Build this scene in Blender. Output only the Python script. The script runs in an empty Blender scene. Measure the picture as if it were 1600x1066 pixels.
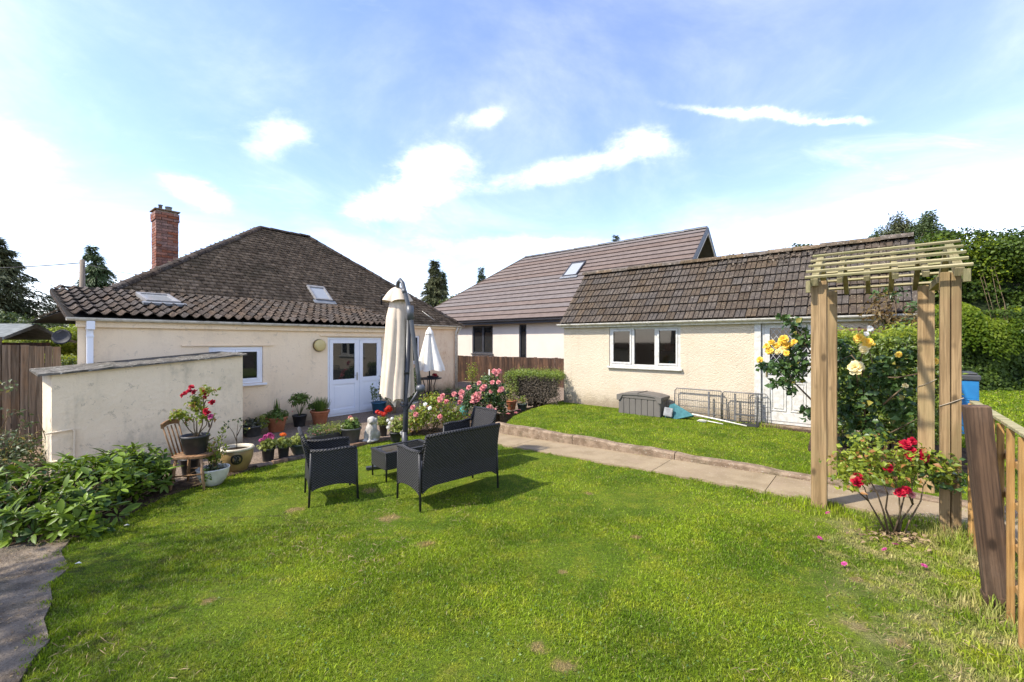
import bpy, math, random
import numpy as np
from mathutils import Vector, Matrix, noise as mnoise

random.seed(7)
rng = np.random.default_rng(11)
SC = bpy.context.scene
COL = SC.collection
R = math.radians

# ------------------------------------------------------------------ camera
CAM_Z, FPX = 1.70, 660.0
cam_d = bpy.data.cameras.new('camera')
cam_d.sensor_width = 36.0
cam_d.lens = 36.0 * FPX / 1600.0
cam_d.clip_start, cam_d.clip_end = 0.05, 1500
cam = bpy.data.objects.new('camera', cam_d)
COL.objects.link(cam)
cam.location = (0, 0, CAM_Z)
cam.rotation_euler = (R(90), 0, 0)
SC.camera = cam

# ------------------------------------------------------------------ light and exposure
SUN_DIR = Vector((-0.93, -0.36, 1.12)).normalized()        # towards the sun
SUN_EL = math.asin(SUN_DIR.z)
SUN_AZ = math.atan2(SUN_DIR.x, SUN_DIR.y)                    # clockwise from +Y
sd = bpy.data.lights.new('sun', 'SUN')
sd.energy = 2.0
sd.angle = R(1.5)
sd.color = (1.0, 0.94, 0.84)
sun = bpy.data.objects.new('sun', sd)
COL.objects.link(sun)
sun.rotation_euler = SUN_DIR.to_track_quat('Z', 'Y').to_euler()
SC.view_settings.view_transform = 'Standard'
SC.view_settings.look = 'None'
SC.view_settings.exposure = 1.95
SC.view_settings.gamma = 1.0
SC.view_settings.use_curve_mapping = False
SC.cycles.use_denoising = True
SC.cycles.max_bounces = 8
SC.cycles.transparent_max_bounces = 12
SC.cycles.caustics_reflective = False
SC.cycles.caustics_refractive = False


# ------------------------------------------------------------------ node helper
class NT:
    def __init__(s, nt):
        s.nt = nt

    def n(s, typ, **kw):
        nd = s.nt.nodes.new('ShaderNode' + typ)
        for k, v in kw.items():
            setattr(nd, k, v)
        return nd

    def put(s, sock, v):
        if isinstance(v, bpy.types.NodeSocket):
            s.nt.links.new(v, sock)
        elif v is not None:
            if isinstance(v, (tuple, list)) and len(v) == 3 and sock.type == 'RGBA':
                v = (*v, 1)
            sock.default_value = v

    def m(s, op, a, b=None, c=None, clamp=False):
        nd = s.n('Math', operation=op)
        nd.use_clamp = clamp
        s.put(nd.inputs[0], a)
        s.put(nd.inputs[1], b)
        s.put(nd.inputs[2], c)
        return nd.outputs[0]

    def vm(s, op, a, b=None):
        nd = s.n('VectorMath', operation=op)
        s.put(nd.inputs[0], a)
        s.put(nd.inputs[1], b)
        return nd.outputs[0]

    def mix(s, f, a, b, blend='MIX'):
        nd = s.n('Mix', data_type='RGBA', blend_type=blend)
        s.put(nd.inputs[0], f)
        s.put(nd.inputs[6], a)
        s.put(nd.inputs[7], b)
        return nd.outputs[2]

    def noise(s, vec, scale, detail=4, rough=.55, dist=0.0):
        nd = s.n('TexNoise')
        s.put(nd.inputs['Vector'], vec)
        nd.inputs['Scale'].default_value = scale
        nd.inputs['Detail'].default_value = detail
        nd.inputs['Roughness'].default_value = rough
        nd.inputs['Distortion'].default_value = dist
        return nd.outputs[0]

    def voro(s, vec, scale, feature='F1', out='Distance', rnd=1.0):
        nd = s.n('TexVoronoi', feature=feature)
        s.put(nd.inputs['Vector'], vec)
        nd.inputs['Scale'].default_value = scale
        nd.inputs['Randomness'].default_value = rnd
        return nd.outputs[out]

    def ss(s, x, lo, hi):
        nd = s.n('MapRange', interpolation_type='SMOOTHSTEP')
        s.put(nd.inputs[0], x)
        nd.inputs[1].default_value = lo
        nd.inputs[2].default_value = hi
        return nd.outputs[0]

    def scale(s, vec, sv):
        nd = s.n('VectorMath', operation='MULTIPLY')
        s.put(nd.inputs[0], vec)
        nd.inputs[1].default_value = sv
        return nd.outputs[0]

    def sep(s, vec):
        nd = s.n('SeparateXYZ')
        s.put(nd.inputs[0], vec)
        return nd.outputs

    def bump(s, h, strength, dist=0.02, normal=None):
        nd = s.n('Bump')
        nd.inputs['Strength'].default_value = strength
        nd.inputs['Distance'].default_value = dist
        s.put(nd.inputs['Height'], h)
        s.put(nd.inputs['Normal'], normal)
        return nd.outputs[0]


# ------------------------------------------------------------------ sky
world = bpy.data.worlds.new('World')
SC.world = world
world.use_nodes = True
wt = NT(world.node_tree)
world.node_tree.nodes.clear()
sky = wt.n('TexSky', sky_type='NISHITA')
sky.sun_disc = False
sky.sun_elevation = SUN_EL
sky.sun_rotation = SUN_AZ
sky.air_density = 1.0
sky.dust_density = 0.5
sky.ozone_density = 2.6
bg1 = wt.n('Background')
wt.put(bg1.inputs[0], wt.mix(1.0, sky.outputs[0], (.97, .905, 1.0), 'MULTIPLY'))
bg1.inputs[1].default_value = 0.092
co = wt.n('TexCoord').outputs['Generated']
sx, sy, sz = wt.sep(co)
az = wt.m('ARCTAN2', sx, sy)
el = wt.m('ARCSINE', sz)
zz = wt.m('MAXIMUM', sz, 0.0)
flat = wt.n('CombineXYZ')
den = wt.m('ADD', zz, 0.22)
wt.put(flat.inputs[0], wt.m('DIVIDE', sx, den))
wt.put(flat.inputs[1], wt.m('DIVIDE', sy, den))
nz = wt.noise(flat.outputs[0], 1.1, 8, .6, .5)
nzw = wt.noise(wt.scale(flat.outputs[0], (1.0, 2.4, 1.0)), 1.0, 9, .66, 1.0)
warp = wt.n('TexNoise')
wt.put(warp.inputs['Vector'], co)
warp.inputs['Scale'].default_value = 3.2
warp.inputs['Detail'].default_value = 8
warp.inputs['Roughness'].default_value = .62
wx, wy_, wz = wt.sep(warp.outputs['Color'])
fine = wt.noise(wt.scale(co, (1.0, 1.0, 2.0)), 8.0, 9, .66, .3)
az = wt.m('ADD', az, wt.m('MULTIPLY', wt.m('SUBTRACT', wx, .5), .20))
el = wt.m('ADD', el, wt.m('MULTIPLY', wt.m('SUBTRACT', wy_, .5), .10))
veil = wt.m('MULTIPLY', wt.ss(nz, .26, .85), .62)
wisp = wt.m('MULTIPLY', wt.ss(nzw, .46, .85), .50)
hz = wt.m('POWER', wt.m('SUBTRACT', 1.0, zz), 6.5)
east = wt.m('MULTIPLY', wt.ss(sx, .05, .75), .18)
mask = wt.m('MAXIMUM', veil, wisp)
mask = wt.m('ADD', mask, wt.m('MULTIPLY', wt.m('SUBTRACT', 1.0, mask), wt.m('MULTIPLY', hz, .70)))
mask = wt.m('ADD', mask, wt.m('MULTIPLY', wt.m('SUBTRACT', 1.0, mask), east))


def cloud(mask, a0, e0, sa, se, tilt=0.0, k=1.0):
    """One ragged cloud at azimuth a0, elevation e0 (radians), dense in its middle and fraying outwards."""
    da = wt.m('SUBTRACT', az, a0)
    de = wt.m('SUBTRACT', wt.m('SUBTRACT', el, e0), wt.m('MULTIPLY', da, tilt))
    d = wt.m('ADD', wt.m('POWER', wt.m('ABSOLUTE', wt.m('DIVIDE', da, sa)), 2.0),
             wt.m('POWER', wt.m('ABSOLUTE', wt.m('DIVIDE', de, se)), 2.0))
    dens = wt.m('EXPONENT', wt.m('MULTIPLY', d, -.9))
    c = wt.ss(wt.m('ADD', dens, wt.m('MULTIPLY', wt.m('SUBTRACT', fine, .5), 1.9)), .15, 1.15)
    c = wt.m('MULTIPLY', wt.m('MULTIPLY', c, wt.ss(dens, .02, .45)), .70 * k)
    return wt.m('ADD', mask, wt.m('MULTIPLY', wt.m('SUBTRACT', 1.0, mask), c))


for a in ((-.19, .375, .12, .07, .25, .9), (-.27, .315, .10, .05, .35, .85), (.30, .405, .09, .036, -.12, .95),
          (.10, .37, .20, .026, .12, .8), (-.06, .49, .05, .022, .2, .75), (-.50, .40, .05, .04, .5, .6),
          (-.90, .27, .09, .05, -.1, .8), (-.62, .27, .07, .022, -.3, .8), (.48, .447, .15, .010, -.22, .85),
          (.64, .40, .06, .007, -.35, .7), (.72, .24, .08, .025, 0, .6), (.05, .22, .30, .025, -.05, .8),
          (-2.2, .5, .3, .12, .1, .9), (2.4, .45, .35, .12, .0, .9),
          (3.0, .6, .25, .12, .1, .9), (1.6, .5, .3, .1, .0, .9), (-1.4, .6, .25, .1, .0, .9)):
    mask = cloud(mask, *a)
mask = wt.m('POWER', wt.m('MINIMUM', mask, 1.0), 2.3)
bg2 = wt.n('Background')
bg2.inputs[0].default_value = (1.0, .965, .925, 1)
bg2.inputs[1].default_value = 0.80
mxs = wt.n('MixShader')
wt.put(mxs.inputs[0], mask)
wt.put(mxs.inputs[1], bg1.outputs[0])
wt.put(mxs.inputs[2], bg2.outputs[0])
wo = wt.n('OutputWorld')
wt.put(wo.inputs[0], mxs.outputs[0])


# ------------------------------------------------------------------ materials
MATS = {}


def newmat(name):
    m = bpy.data.materials.new(name)
    m.use_nodes = True
    m.node_tree.nodes.clear()
    t = NT(m.node_tree)
    out = t.n('OutputMaterial')
    MATS[name] = m
    return m, t, out


def coords(t, jitter=True):
    c = t.n('TexCoord').outputs['Object']
    if not jitter:
        return c
    r = t.n('ObjectInfo').outputs['Random']
    return t.vm('ADD', c, t.scale(t.vm('ADD', (0, 0, 0), r), (37.0, 91.0, 53.0)))


def pmat(name, c1, c2=None, scale=6, rough=.75, spec=.3, bump=0, bscale=60, bdist=.01, stretch=(1, 1, 1), var=0.0,
         dirt=None, dscale=2.5, damt=.5, spots=None, sscale=30, samt=.3, metal=0, detail=6, lo=.35, hi=.65, jitter=True, coat=0, attr=0.0):
    """Principled surface: two-tone noise, optional grime patches, lichen spots, fine relief, per-object value variation."""
    m, t, out = newmat(name)
    co = coords(t, jitter)
    cs = t.scale(co, stretch)
    c2 = c2 or tuple(x * .8 for x in c1)
    col = t.mix(t.ss(t.noise(cs, scale, detail), lo, hi), c1, c2)
    if dirt:
        f = t.m('MULTIPLY', t.ss(t.noise(cs, dscale, 8, .65), .48, .72), damt)
        col = t.mix(f, col, dirt)
    if spots:
        f = t.m('MULTIPLY', t.ss(t.noise(co, sscale, 3, .5), .62, .70), samt)
        col = t.mix(f, col, spots)
    if var:
        r = t.n('ObjectInfo').outputs['Random']
        hsv = t.n('HueSaturation')
        t.put(hsv.inputs['Color'], col)
        t.put(hsv.inputs['Value'], t.m('MULTIPLY_ADD', r, 2 * var, 1 - var))
        r2 = t.m('FRACT', t.m('MULTIPLY', r, 17.3))
        t.put(hsv.inputs['Saturation'], t.m('MULTIPLY_ADD', r2, .6, .7))
        col = hsv.outputs[0]
    if attr:
        at = t.n('Attribute')
        at.attribute_name = 'rnd'
        hsv = t.n('HueSaturation')
        t.put(hsv.inputs['Color'], col)
        t.put(hsv.inputs['Value'], t.m('MULTIPLY_ADD', at.outputs['Fac'], 2 * attr, 1 - attr))
        col = hsv.outputs[0]
    b = t.n('BsdfPrincipled')
    t.put(b.inputs['Base Color'], col)
    b.inputs['Roughness'].default_value = rough
    b.inputs['Specular IOR Level'].default_value = spec
    b.inputs['Metallic'].default_value = metal
    if coat:
        b.inputs['Coat Weight'].default_value = coat
    if bump:
        h = t.noise(cs, bscale, 5, .6)
        t.put(b.inputs['Normal'], t.bump(h, bump, bdist))
    t.put(out.inputs[0], b.outputs[0])
    return m


def wood(name, c1, c2, grain=(26, 26, 1.1), rough=.8, var=.12, knots=True, dirt=None, damt=.4):
    m, t, out = newmat(name)
    co = coords(t)
    g = t.noise(t.scale(co, grain), 1.0, 8, .65, .6)
    f = t.ss(g, .38, .62)
    col = t.mix(f, c1, tuple(x * .8 for x in c2))
    g2 = t.noise(t.scale(co, (grain[0] * 4, grain[1] * 4, grain[2] * 2)), 1.0, 4)
    col = t.mix(t.m('MULTIPLY', t.ss(g2, .48, .68), .55), col, tuple(x * .45 for x in c2))
    if knots:
        k = t.voro(t.scale(co, (6.5, 6.5, 3.4)), 1.0)
        col = t.mix(t.m('MULTIPLY', t.m('SUBTRACT', 1.0, t.ss(k, .07, .20)), .85), col, tuple(x * .3 for x in c2))
    if dirt:
        d = t.ss(t.noise(t.scale(co, (3, 3, 1.2)), 1.2, 7, .65), .45, .7)
        col = t.mix(t.m('MULTIPLY', d, damt), col, dirt)
    hsv = t.n('HueSaturation')
    t.put(hsv.inputs['Color'], col)
    t.put(hsv.inputs['Value'], t.m('MULTIPLY_ADD', t.n('ObjectInfo').outputs['Random'], 2 * var, 1 - var))
    b = t.n('BsdfPrincipled')
    t.put(b.inputs['Base Color'], hsv.outputs[0])
    b.inputs['Roughness'].default_value = rough
    b.inputs['Specular IOR Level'].default_value = .25
    t.put(b.inputs['Normal'], t.bump(t.m('ADD', g, t.m('MULTIPLY', g2, .5)), .5, .006))
    t.put(out.inputs[0], b.outputs[0])
    return m


def leafmat(name, dark, light, trans=.3, rough=.45, tcol=None, spec=.4, old=None, oldamt=0.0):
    """Leaves and blades: colour from the per-leaf attribute 'rnd', with light passing through."""
    m, t, out = newmat(name)
    a = t.n('Attribute')
    a.attribute_name = 'rnd'
    f = a.outputs['Fac']
    rp = t.n('ValToRGB')
    t.put(rp.inputs[0], f)
    e = rp.color_ramp.elements
    e[0].position, e[0].color = 0.05, (*dark, 1)
    e[1].position, e[1].color = .93, (*light, 1)
    col = rp.outputs[0]
    if old:
        col = t.mix(t.m('MULTIPLY', t.ss(t.m('FRACT', t.m('MULTIPLY', f, 23.7)), 1 - oldamt, 1 - oldamt + .01), .9), col, old)
    b = t.n('BsdfPrincipled')
    t.put(b.inputs['Base Color'], col)
    b.inputs['Roughness'].default_value = rough
    b.inputs['Specular IOR Level'].default_value = spec
    tr = t.n('BsdfTranslucent')
    t.put(tr.inputs[0], t.mix(.5, col, tcol or light))
    mx = t.n('MixShader')
    mx.inputs[0].default_value = trans
    t.put(mx.inputs[1], b.outputs[0])
    t.put(mx.inputs[2], tr.outputs[0])
    t.put(out.inputs[0], mx.outputs[0])
    return m


BARE = ((-1.25, 4.30, .13), (.29, 2.25, .075), (.155, 2.40, .06), (.39, 3.18, .045), (-.75, 3.72, .09), (2.05, 2.52, .07), (2.2, 2.38, .06), (-2.1, 2.92, .06),
        (1.10, 3.75, .05), (2.45, 3.02, .06), (-2.35, 4.6, .10), (-1.75, 5.2, .12), (.9, 4.9, .06))


def grass_colour(t):
    pos = t.n('NewGeometry').outputs['Position']
    p2 = t.scale(pos, (1, 1, 0))
    a = t.noise(p2, 1.1, 5, .6, .4)
    b_ = t.noise(p2, 4.5, 6, .65, .3)
    mott = t.noise(p2, 14, 5, .7, .2)
    col = t.mix(t.ss(a, .36, .64), (.108, .190, .008), (.215, .300, .016))
    col = t.mix(t.m('MULTIPLY', t.ss(b_, .46, .68), .75), col, (.290, .325, .024))
    col = t.mix(t.m('MULTIPLY', t.ss(mott, .52, .74), .45), col, (.066, .135, .006))
    col = t.mix(t.m('MULTIPLY', t.ss(t.noise(t.scale(p2, (1.0, 2.0, 1)), 2.1, 7, .7), .58, .74), .6), col, (.40, .34, .08))
    wx_, wy2, wz_ = t.sep(p2)
    left = t.m('SUBTRACT', 1.0, t.ss(t.m('ADD', wx_, t.m('MULTIPLY', a, 1.2)), -1.9, -.4))
    thatch = t.m('MULTIPLY', t.m('MULTIPLY', left, t.m('SUBTRACT', 1.0, t.ss(wy2, 4.2, 5.2))), t.ss(t.noise(t.scale(p2, (.8, 2.2, 1)), 5.5, 7, .72), .50, .64))
    col = t.mix(t.m('MULTIPLY', thatch, .8), col, (.060, .058, .026))
    grain = t.noise(p2, 48, 4, .75)
    col = t.mix(1.0, col, t.mix(t.ss(grain, .34, .66), (.62, .66, .55), (1.40, 1.36, 1.28)), 'MULTIPLY')
    for (px_, py_, r_) in BARE:
        dd = t.m('SQRT', t.m('ADD', t.m('POWER', t.m('SUBTRACT', wx_, px_), 2.0), t.m('POWER', t.m('MULTIPLY', t.m('SUBTRACT', wy2, py_), 1.15), 2.0)))
        f = t.m('SUBTRACT', 1.0, t.ss(t.m('ADD', dd, t.m('MULTIPLY', t.m('SUBTRACT', t.noise(p2, 11, 5, .7), .5), r_ * 3.4)), r_ * .35, r_ * 1.2))
        col = t.mix(t.m('MULTIPLY', f, .85), col, (.40, .27, .13))
    # worn, straw-coloured strip towards the right-hand fence
    X, Y, Z = t.sep(pos)
    e1 = t.m('ADD', t.m('MULTIPLY', X, .78), t.m('MULTIPLY', Y, -.45))
    worn = t.m('MULTIPLY', t.ss(t.m('ADD', e1, t.m('MULTIPLY', b_, .8)), .62, 1.15), t.ss(t.noise(p2, 3.2, 6, .7), .40, .66))
    worn = t.m('MULTIPLY', worn, t.m('SUBTRACT', 1.0, t.ss(Y, 3.8, 4.6)))
    col = t.mix(t.m('MULTIPLY', worn, .85), col, (.44, .37, .19))
    return col, p2


def make_grass_mats():
    m, t, out = newmat('lawn_soil')
    col, p2 = grass_colour(t)
    col = t.mix(.30, col, (.06, .065, .012))
    n2 = t.noise(p2, 120, 4, .7)
    col = t.mix(t.ss(n2, .4, .62), t.mix(.6, col, (.03, .032, .01)), col)
    b = t.n('BsdfPrincipled')
    t.put(b.inputs['Base Color'], col)
    b.inputs['Roughness'].default_value = .9
    b.inputs['Specular IOR Level'].default_value = .1
    t.put(b.inputs['Normal'], t.bump(n2, .8, .02))
    t.put(out.inputs[0], b.outputs[0])
    m, t, out = newmat('grass_blades')
    col, p2 = grass_colour(t)
    a = t.n('Attribute')
    a.attribute_name = 'rnd'
    f = a.outputs['Fac']
    col = t.mix(1.0, col, t.mix(f, (.45, .50, .40), (1.75, 1.65, 1.4)), 'MULTIPLY')
    col = t.mix(t.m('MULTIPLY', t.ss(t.m('FRACT', t.m('MULTIPLY', f, 41.3)), .90, .92), .7), col, (.36, .29, .13))
    b = t.n('BsdfPrincipled')
    t.put(b.inputs['Base Color'], col)
    b.inputs['Roughness'].default_value = .5
    b.inputs['Specular IOR Level'].default_value = .25
    tr = t.n('BsdfTranslucent')
    t.put(tr.inputs[0], t.mix(.4, col, (.2, .26, .02)))
    mx = t.n('MixShader')
    mx.inputs[0].default_value = .35
    t.put(mx.inputs[1], b.outputs[0])
    t.put(mx.inputs[2], tr.outputs[0])
    t.put(out.inputs[0], mx.outputs[0])


make_grass_mats()


def render_coat(name, base, base2, rs, bs, stain=None, staincol=None, low=0.0, fine=.5):
    """Masonry coat in metres: rs relief scale, bs relief strength; grime rising from the ground where low > 0."""
    m, t, out = newmat(name)
    co = coords(t, False)
    col = t.mix(t.ss(t.noise(co, 1.4, 6), .35, .7), base, base2)
    col = t.mix(t.m('MULTIPLY', t.ss(t.noise(co, 60, 3), .5, .75), .18), col, tuple(x * .6 for x in base2))
    X, Y, Z = t.sep(co)
    if stain:
        st = t.ss(t.noise(t.scale(co, (1.0, 1.0, .55)), 2.2, 9, .7), .5, .72)
        col = t.mix(t.m('MULTIPLY', st, stain), col, staincol)
        cr = t.ss(t.noise(co, 7, 10, .8, .6), .585, .61)
        cr2 = t.ss(t.noise(co, 7, 10, .8, .6), .61, .64)
        col = t.mix(t.m('MULTIPLY', t.m('SUBTRACT', cr, cr2), stain * .8), col, tuple(x * .3 for x in staincol))
    sk = t.ss(t.noise(t.scale(co, (7, 7, .35)), 1.0, 8, .7), .55, .75)
    col = t.mix(t.m('MULTIPLY', sk, .22), col, tuple(x * .55 for x in base2))
    if low:
        f = t.m('SUBTRACT', 1.0, t.ss(t.m('ADD', Z, t.m('MULTIPLY', t.m('SUBTRACT', t.noise(co, 3, 8, .7), .5), .5)), .0, low))
        col = t.mix(t.m('MULTIPLY', f, .75), col, (.20, .15, .09))
    b = t.n('BsdfPrincipled')
    t.put(b.inputs['Base Color'], col)
    b.inputs['Roughness'].default_value = .88
    b.inputs['Specular IOR Level'].default_value = .2
    h = t.m('ADD', t.m('MULTIPLY', t.voro(co, rs, 'SMOOTH_F1'), 1.0), t.m('MULTIPLY', t.noise(co, rs * 1.7, 5, .6), fine))
    t.put(b.inputs['Normal'], t.bump(h, bs, .03))
    t.put(out.inputs[0], b.outputs[0])
    return m


render_coat('smooth_cream', (.90, .725, .51), (.87, .69, .475), 22, .10, .5, (.64, .50, .35), .5, .9)
render_coat('pink_cream', (.82, .64, .45), (.78, .58, .385), 20, .12, .7, (.56, .31, .16), .4, .8)
render_coat('roughcast', (.585, .495, .365), (.545, .455, .33), 33, .42, .30, (.50, .38, .24), .42, 2.6)
render_coat('white_coat', (.62, .55, .46), (.585, .515, .43), 30, .1)
render_coat('old_coat', (.80, .675, .485), (.71, .60, .425), 14, .30, .7, (.36, .32, .23), .25, 1.4)
pmat('roof_clay', (.082, .062, .048), (.036, .027, .021), 9, .9, .15, .7, 90, .01, var=.28, dirt=(.035, .030, .022), dscale=5, damt=.75,
     spots=(.33, .30, .24), sscale=42, samt=.65)
pmat('roof_plain', (.20, .146, .098), (.105, .075, .050), 7, .9, .12, .5, 90, .008, dirt=(.07, .055, .035), dscale=1.2, damt=.75,
     spots=(.34, .30, .22), sscale=26, samt=.5, jitter=False, attr=.35)
pmat('roof_concrete', (.086, .067, .050), (.054, .042, .033), 8, .9, .15, .5, 110, .006, var=.14, dirt=(.075, .065, .050), dscale=7, damt=.5,
     spots=(.40, .36, .26), sscale=48, samt=.6)
pmat('roof_pink', (.158, .127, .110), (.128, .102, .089), 4, .8, .2, .15, 60, .004, var=.02)
pmat('moss_ridge', (.16, .12, .085), (.08, .065, .045), 12, .95, .1, .9, 60, .02, spots=(.42, .38, .30), sscale=30, samt=.8, var=.2)
pmat('brick_red', (.27, .130, .092), (.17, .082, .062), 14, .85, .2, .4, 90, .006, var=.25)
pmat('mortar', (.34, .27, .22), (.26, .2, .16), 20, .95, .1, .5, 120)
pmat('upvc', (.80, .82, .86), (.77, .79, .84), 3, .35, .45, jitter=False)
pmat('old_white', (.58, .565, .52), (.48, .46, .41), 12, .6, .3, .1, 60, dirt=(.33, .29, .22), dscale=14, damt=.45)
pmat('gutter_white', (.66, .62, .54), (.56, .52, .44), 10, .6, .3, .1, 60, dirt=(.22, .19, .13), dscale=9, damt=.65)
pmat('frame_dark', (.045, .045, .05), (.035, .035, .04), 4, .45, .4)
pmat('lead', (.20, .21, .22), (.14, .145, .15), 10, .6, .4)
pmat('sky_frame', (.26, .25, .235), (.2, .19, .18), 10, .5, .4)
pmat('asbestos', (.17, .155, .13), (.075, .068, .056), 9, .95, .1, 1.0, 30, .02, dirt=(.06, .06, .045), dscale=4, damt=.8, spots=(.6, .58, .5), sscale=22, samt=.7)
wood('post_new', (.36, .24, .118), (.265, .17, .078), dirt=(.25, .20, .09), damt=.5)
wood('slat_green', (.35, .30, .165), (.25, .22, .105), grain=(1.4, 26, 26), dirt=(.24, .25, .10), damt=.55, knots=False)
wood('rafter_wood', (.31, .255, .135), (.22, .185, .09), grain=(24, 2, 6), dirt=(.16, .16, .07), damt=.6, knots=False)
wood('post_dark', (.115, .068, .040), (.060, .036, .022), dirt=(.25, .18, .12), damt=.35)
wood('picket_orange', (.42, .235, .078), (.30, .16, .05), dirt=(.30, .21, .085), damt=.4)
wood('fence_board', (.165, .138, .112), (.095, .078, .062), var=.32, dirt=(.20, .125, .07), damt=.5, knots=False)
wood('fence_dark', (.085, .048, .030), (.050, .028, .018), var=.35, dirt=(.20, .10, .05), damt=.5, knots=False)
wood('chair_wood', (.30, .165, .075), (.21, .105, .045), grain=(20, 2, 20), dirt=(.34, .24, .15), damt=.5, knots=False)
wood('trellis_brown', (.20, .12, .07), (.13, .08, .05), knots=False)
wood('bark', (.13, .095, .065), (.07, .05, .035), grain=(20, 20, 3), knots=False)
wood('twig', (.16, .115, .065), (.10, .07, .04), grain=(30, 30, 4), knots=False)
pmat('twig_green', (.11, .14, .05), (.09, .10, .03), 20, .6)
wood('pole_wood', (.27, .215, .16), (.2, .16, .12), knots=False)
pmat('concrete_path', (.295, .228, .140), (.235, .178, .106), 3.5, .92, .15, .5, 70, .008, dirt=(.27, .20, .13), dscale=2.2, damt=.7, spots=(.58, .52, .44),
     sscale=55, samt=.35)
pmat('kerb_concrete', (.29, .215, .145), (.17, .12, .078), 7, .95, .1, .9, 40, .02, dirt=(.09, .08, .045), dscale=4, damt=.7, spots=(.5, .45, .36), sscale=40, samt=.5)
pmat('patio_agg', (.26, .195, .14), (.155, .115, .085), 24, .95, .12, 1.0, 75, .02, dirt=(.11, .085, .06), dscale=1.6, damt=.7, spots=(.50, .42, .32), sscale=70,
     samt=.7, jitter=False, detail=8)
pmat('drive_old', (.26, .205, .145), (.13, .102, .074), 5, .95, .12, 1.0, 45, .03, dirt=(.055, .055, .035), dscale=2.2, damt=.85, spots=(.46, .42, .36), sscale=90, samt=.5,
     jitter=False)
pmat('earth', (.10, .07, .045), (.05, .035, .024), 9, .98, .05, 1.0, 25, .05, spots=(.25, .2, .14), sscale=40, samt=.5, jitter=False)
pmat('edge_brick', (.22, .155, .115), (.13, .09, .07), 12, .95, .1, .7, 50, .01, var=.25, dirt=(.07, .065, .04), damt=.6)
pmat('terracotta', (.42, .155, .070), (.34, .115, .05), 7, .8, .25, .15, 60, dirt=(.46, .28, .18), dscale=5, damt=.35)
pmat('pot_black', (.022, .022, .024), (.035, .034, .033), 8, .5, .4, dirt=(.09, .08, .07), dscale=6, damt=.4)
pmat('pot_grey', (.10, .10, .095), (.07, .072, .068), 7, .65, .3, dirt=(.16, .14, .11), damt=.4)
pmat('pot_green', (.050, .066, .056), (.035, .05, .04), 7, .5, .35, dirt=(.14, .13, .1), damt=.4)
pmat('pot_white', (.66, .65, .60), (.54, .53, .48), 5, .55, .3, dirt=(.34, .32, .24), dscale=4, damt=.4)
pmat('pot_blue', (.030, .115, .20), (.02, .08, .15), 6, .3, .5)
pmat('pot_teal', (.08, .33, .31), (.05, .24, .23), 6, .25, .5)
pmat('glaze_gold', (.36, .25, .10), (.22, .15, .06), 3.5, .28, .5, dirt=(.12, .09, .045), dscale=3, damt=.5)
pmat('glaze_rim', (.58, .52, .38), (.46, .4, .28), 8, .4, .4)
pmat('emblem_black', (.012, .012, .013), None, 5, .3, .5)
pmat('soil', (.055, .038, .026), (.025, .018, .012), 30, .98, .05, 1.0, 60, .03)
pmat('statue_stone', (.46, .43, .38), (.30, .28, .24), 9, .95, .1, .7, 50, .012, dirt=(.34, .22, .10), dscale=4, damt=.6)
pmat('steel_dark', (.030, .031, .034), (.042, .043, .046), 6, .42, .5)
pmat('steel_grey', (.085, .09, .097), (.065, .068, .073), 6, .4, .5)
pmat('black_iron', (.015, .015, .016), (.025, .024, .023), 10, .5, .4)
pmat('fabric_cream', (.64, .53, .41), (.58, .475, .36), 5, .95, .1, .25, 260, .002, dirt=(.47, .40, .30), dscale=3, damt=.35)
pmat('fabric_white', (.80, .77, .70), (.74, .71, .63), 5, .95, .1, .2, 260, .002)
pmat('box_plastic', (.135, .122, .104), (.115, .103, .088), 5, .6, .3, .15, 200, .003, dirt=(.19, .17, .14), damt=.35)
pmat('box_groove', (.02, .018, .016), None, 5, .8, .2)
pmat('galv', (.16, .155, .15), (.11, .105, .10), 12, .55, .4)
pmat('teal_fabric', (.05, .155, .165), (.035, .11, .12), 9, .8, .2, .3, 80)
pmat('bag_grey', (.30, .30, .29), (.2, .2, .2), 9, .75, .2, .3, 60)
pmat('pole_white', (.74, .70, .62), (.62, .58, .5), 14, .5, .3)
pmat('bin_blue', (.018, .17, .40), (.015, .14, .34), 5, .4, .4)
pmat('bin_lid', (.045, .047, .05), (.06, .06, .062), 6, .5, .35)
pmat('lamp_cover', (.62, .50, .22), (.56, .44, .18), 6, .45, .4)
pmat('string', (.36, .30, .22), None, 30, .9, .1)
pmat('brass', (.25, .2, .1), None, 20, .35, .5, metal=.8)
pmat('silver', (.55, .55, .54), None, 20, .3, .5, metal=.8)
pmat('dish_grey', (.045, .045, .048), None, 6, .6, .3)
pmat('cable', (.03, .03, .03), None, 6, .7, .2)
pmat('roof_felt', (.22, .23, .215), (.15, .16, .15), 6, .9, .1)
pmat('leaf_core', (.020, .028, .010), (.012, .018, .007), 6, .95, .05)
pmat('lead_line', (.42, .42, .41), None, 9, .5, .4)
leafmat('petal_red', (.30, .003, .016), (.47, .014, .040), .25, .6, spec=.15)
leafmat('petal_pink', (.55, .12, .14), (.72, .32, .29), .3, .6)
leafmat('petal_magenta', (.40, .025, .16), (.55, .10, .28), .3, .6)
leafmat('petal_yellow', (.80, .44, .015), (.86, .66, .12), .3, .6, (.9, .5, .03))
leafmat('petal_cream', (.80, .62, .22), (.86, .76, .45), .3, .6)
leafmat('petal_white', (.74, .72, .66), (.84, .82, .78), .3, .6)
leafmat('petal_orange', (.72, .11, .008), (.82, .2, .03), .25, .55)
leafmat('petal_scarlet', (.52, .014, .008), (.66, .045, .015), .25, .55)
leafmat('rhodo_leaf', (.014, .040, .004), (.175, .260, .018), .22, .42, (.18, .27, .02), .22)
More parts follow.
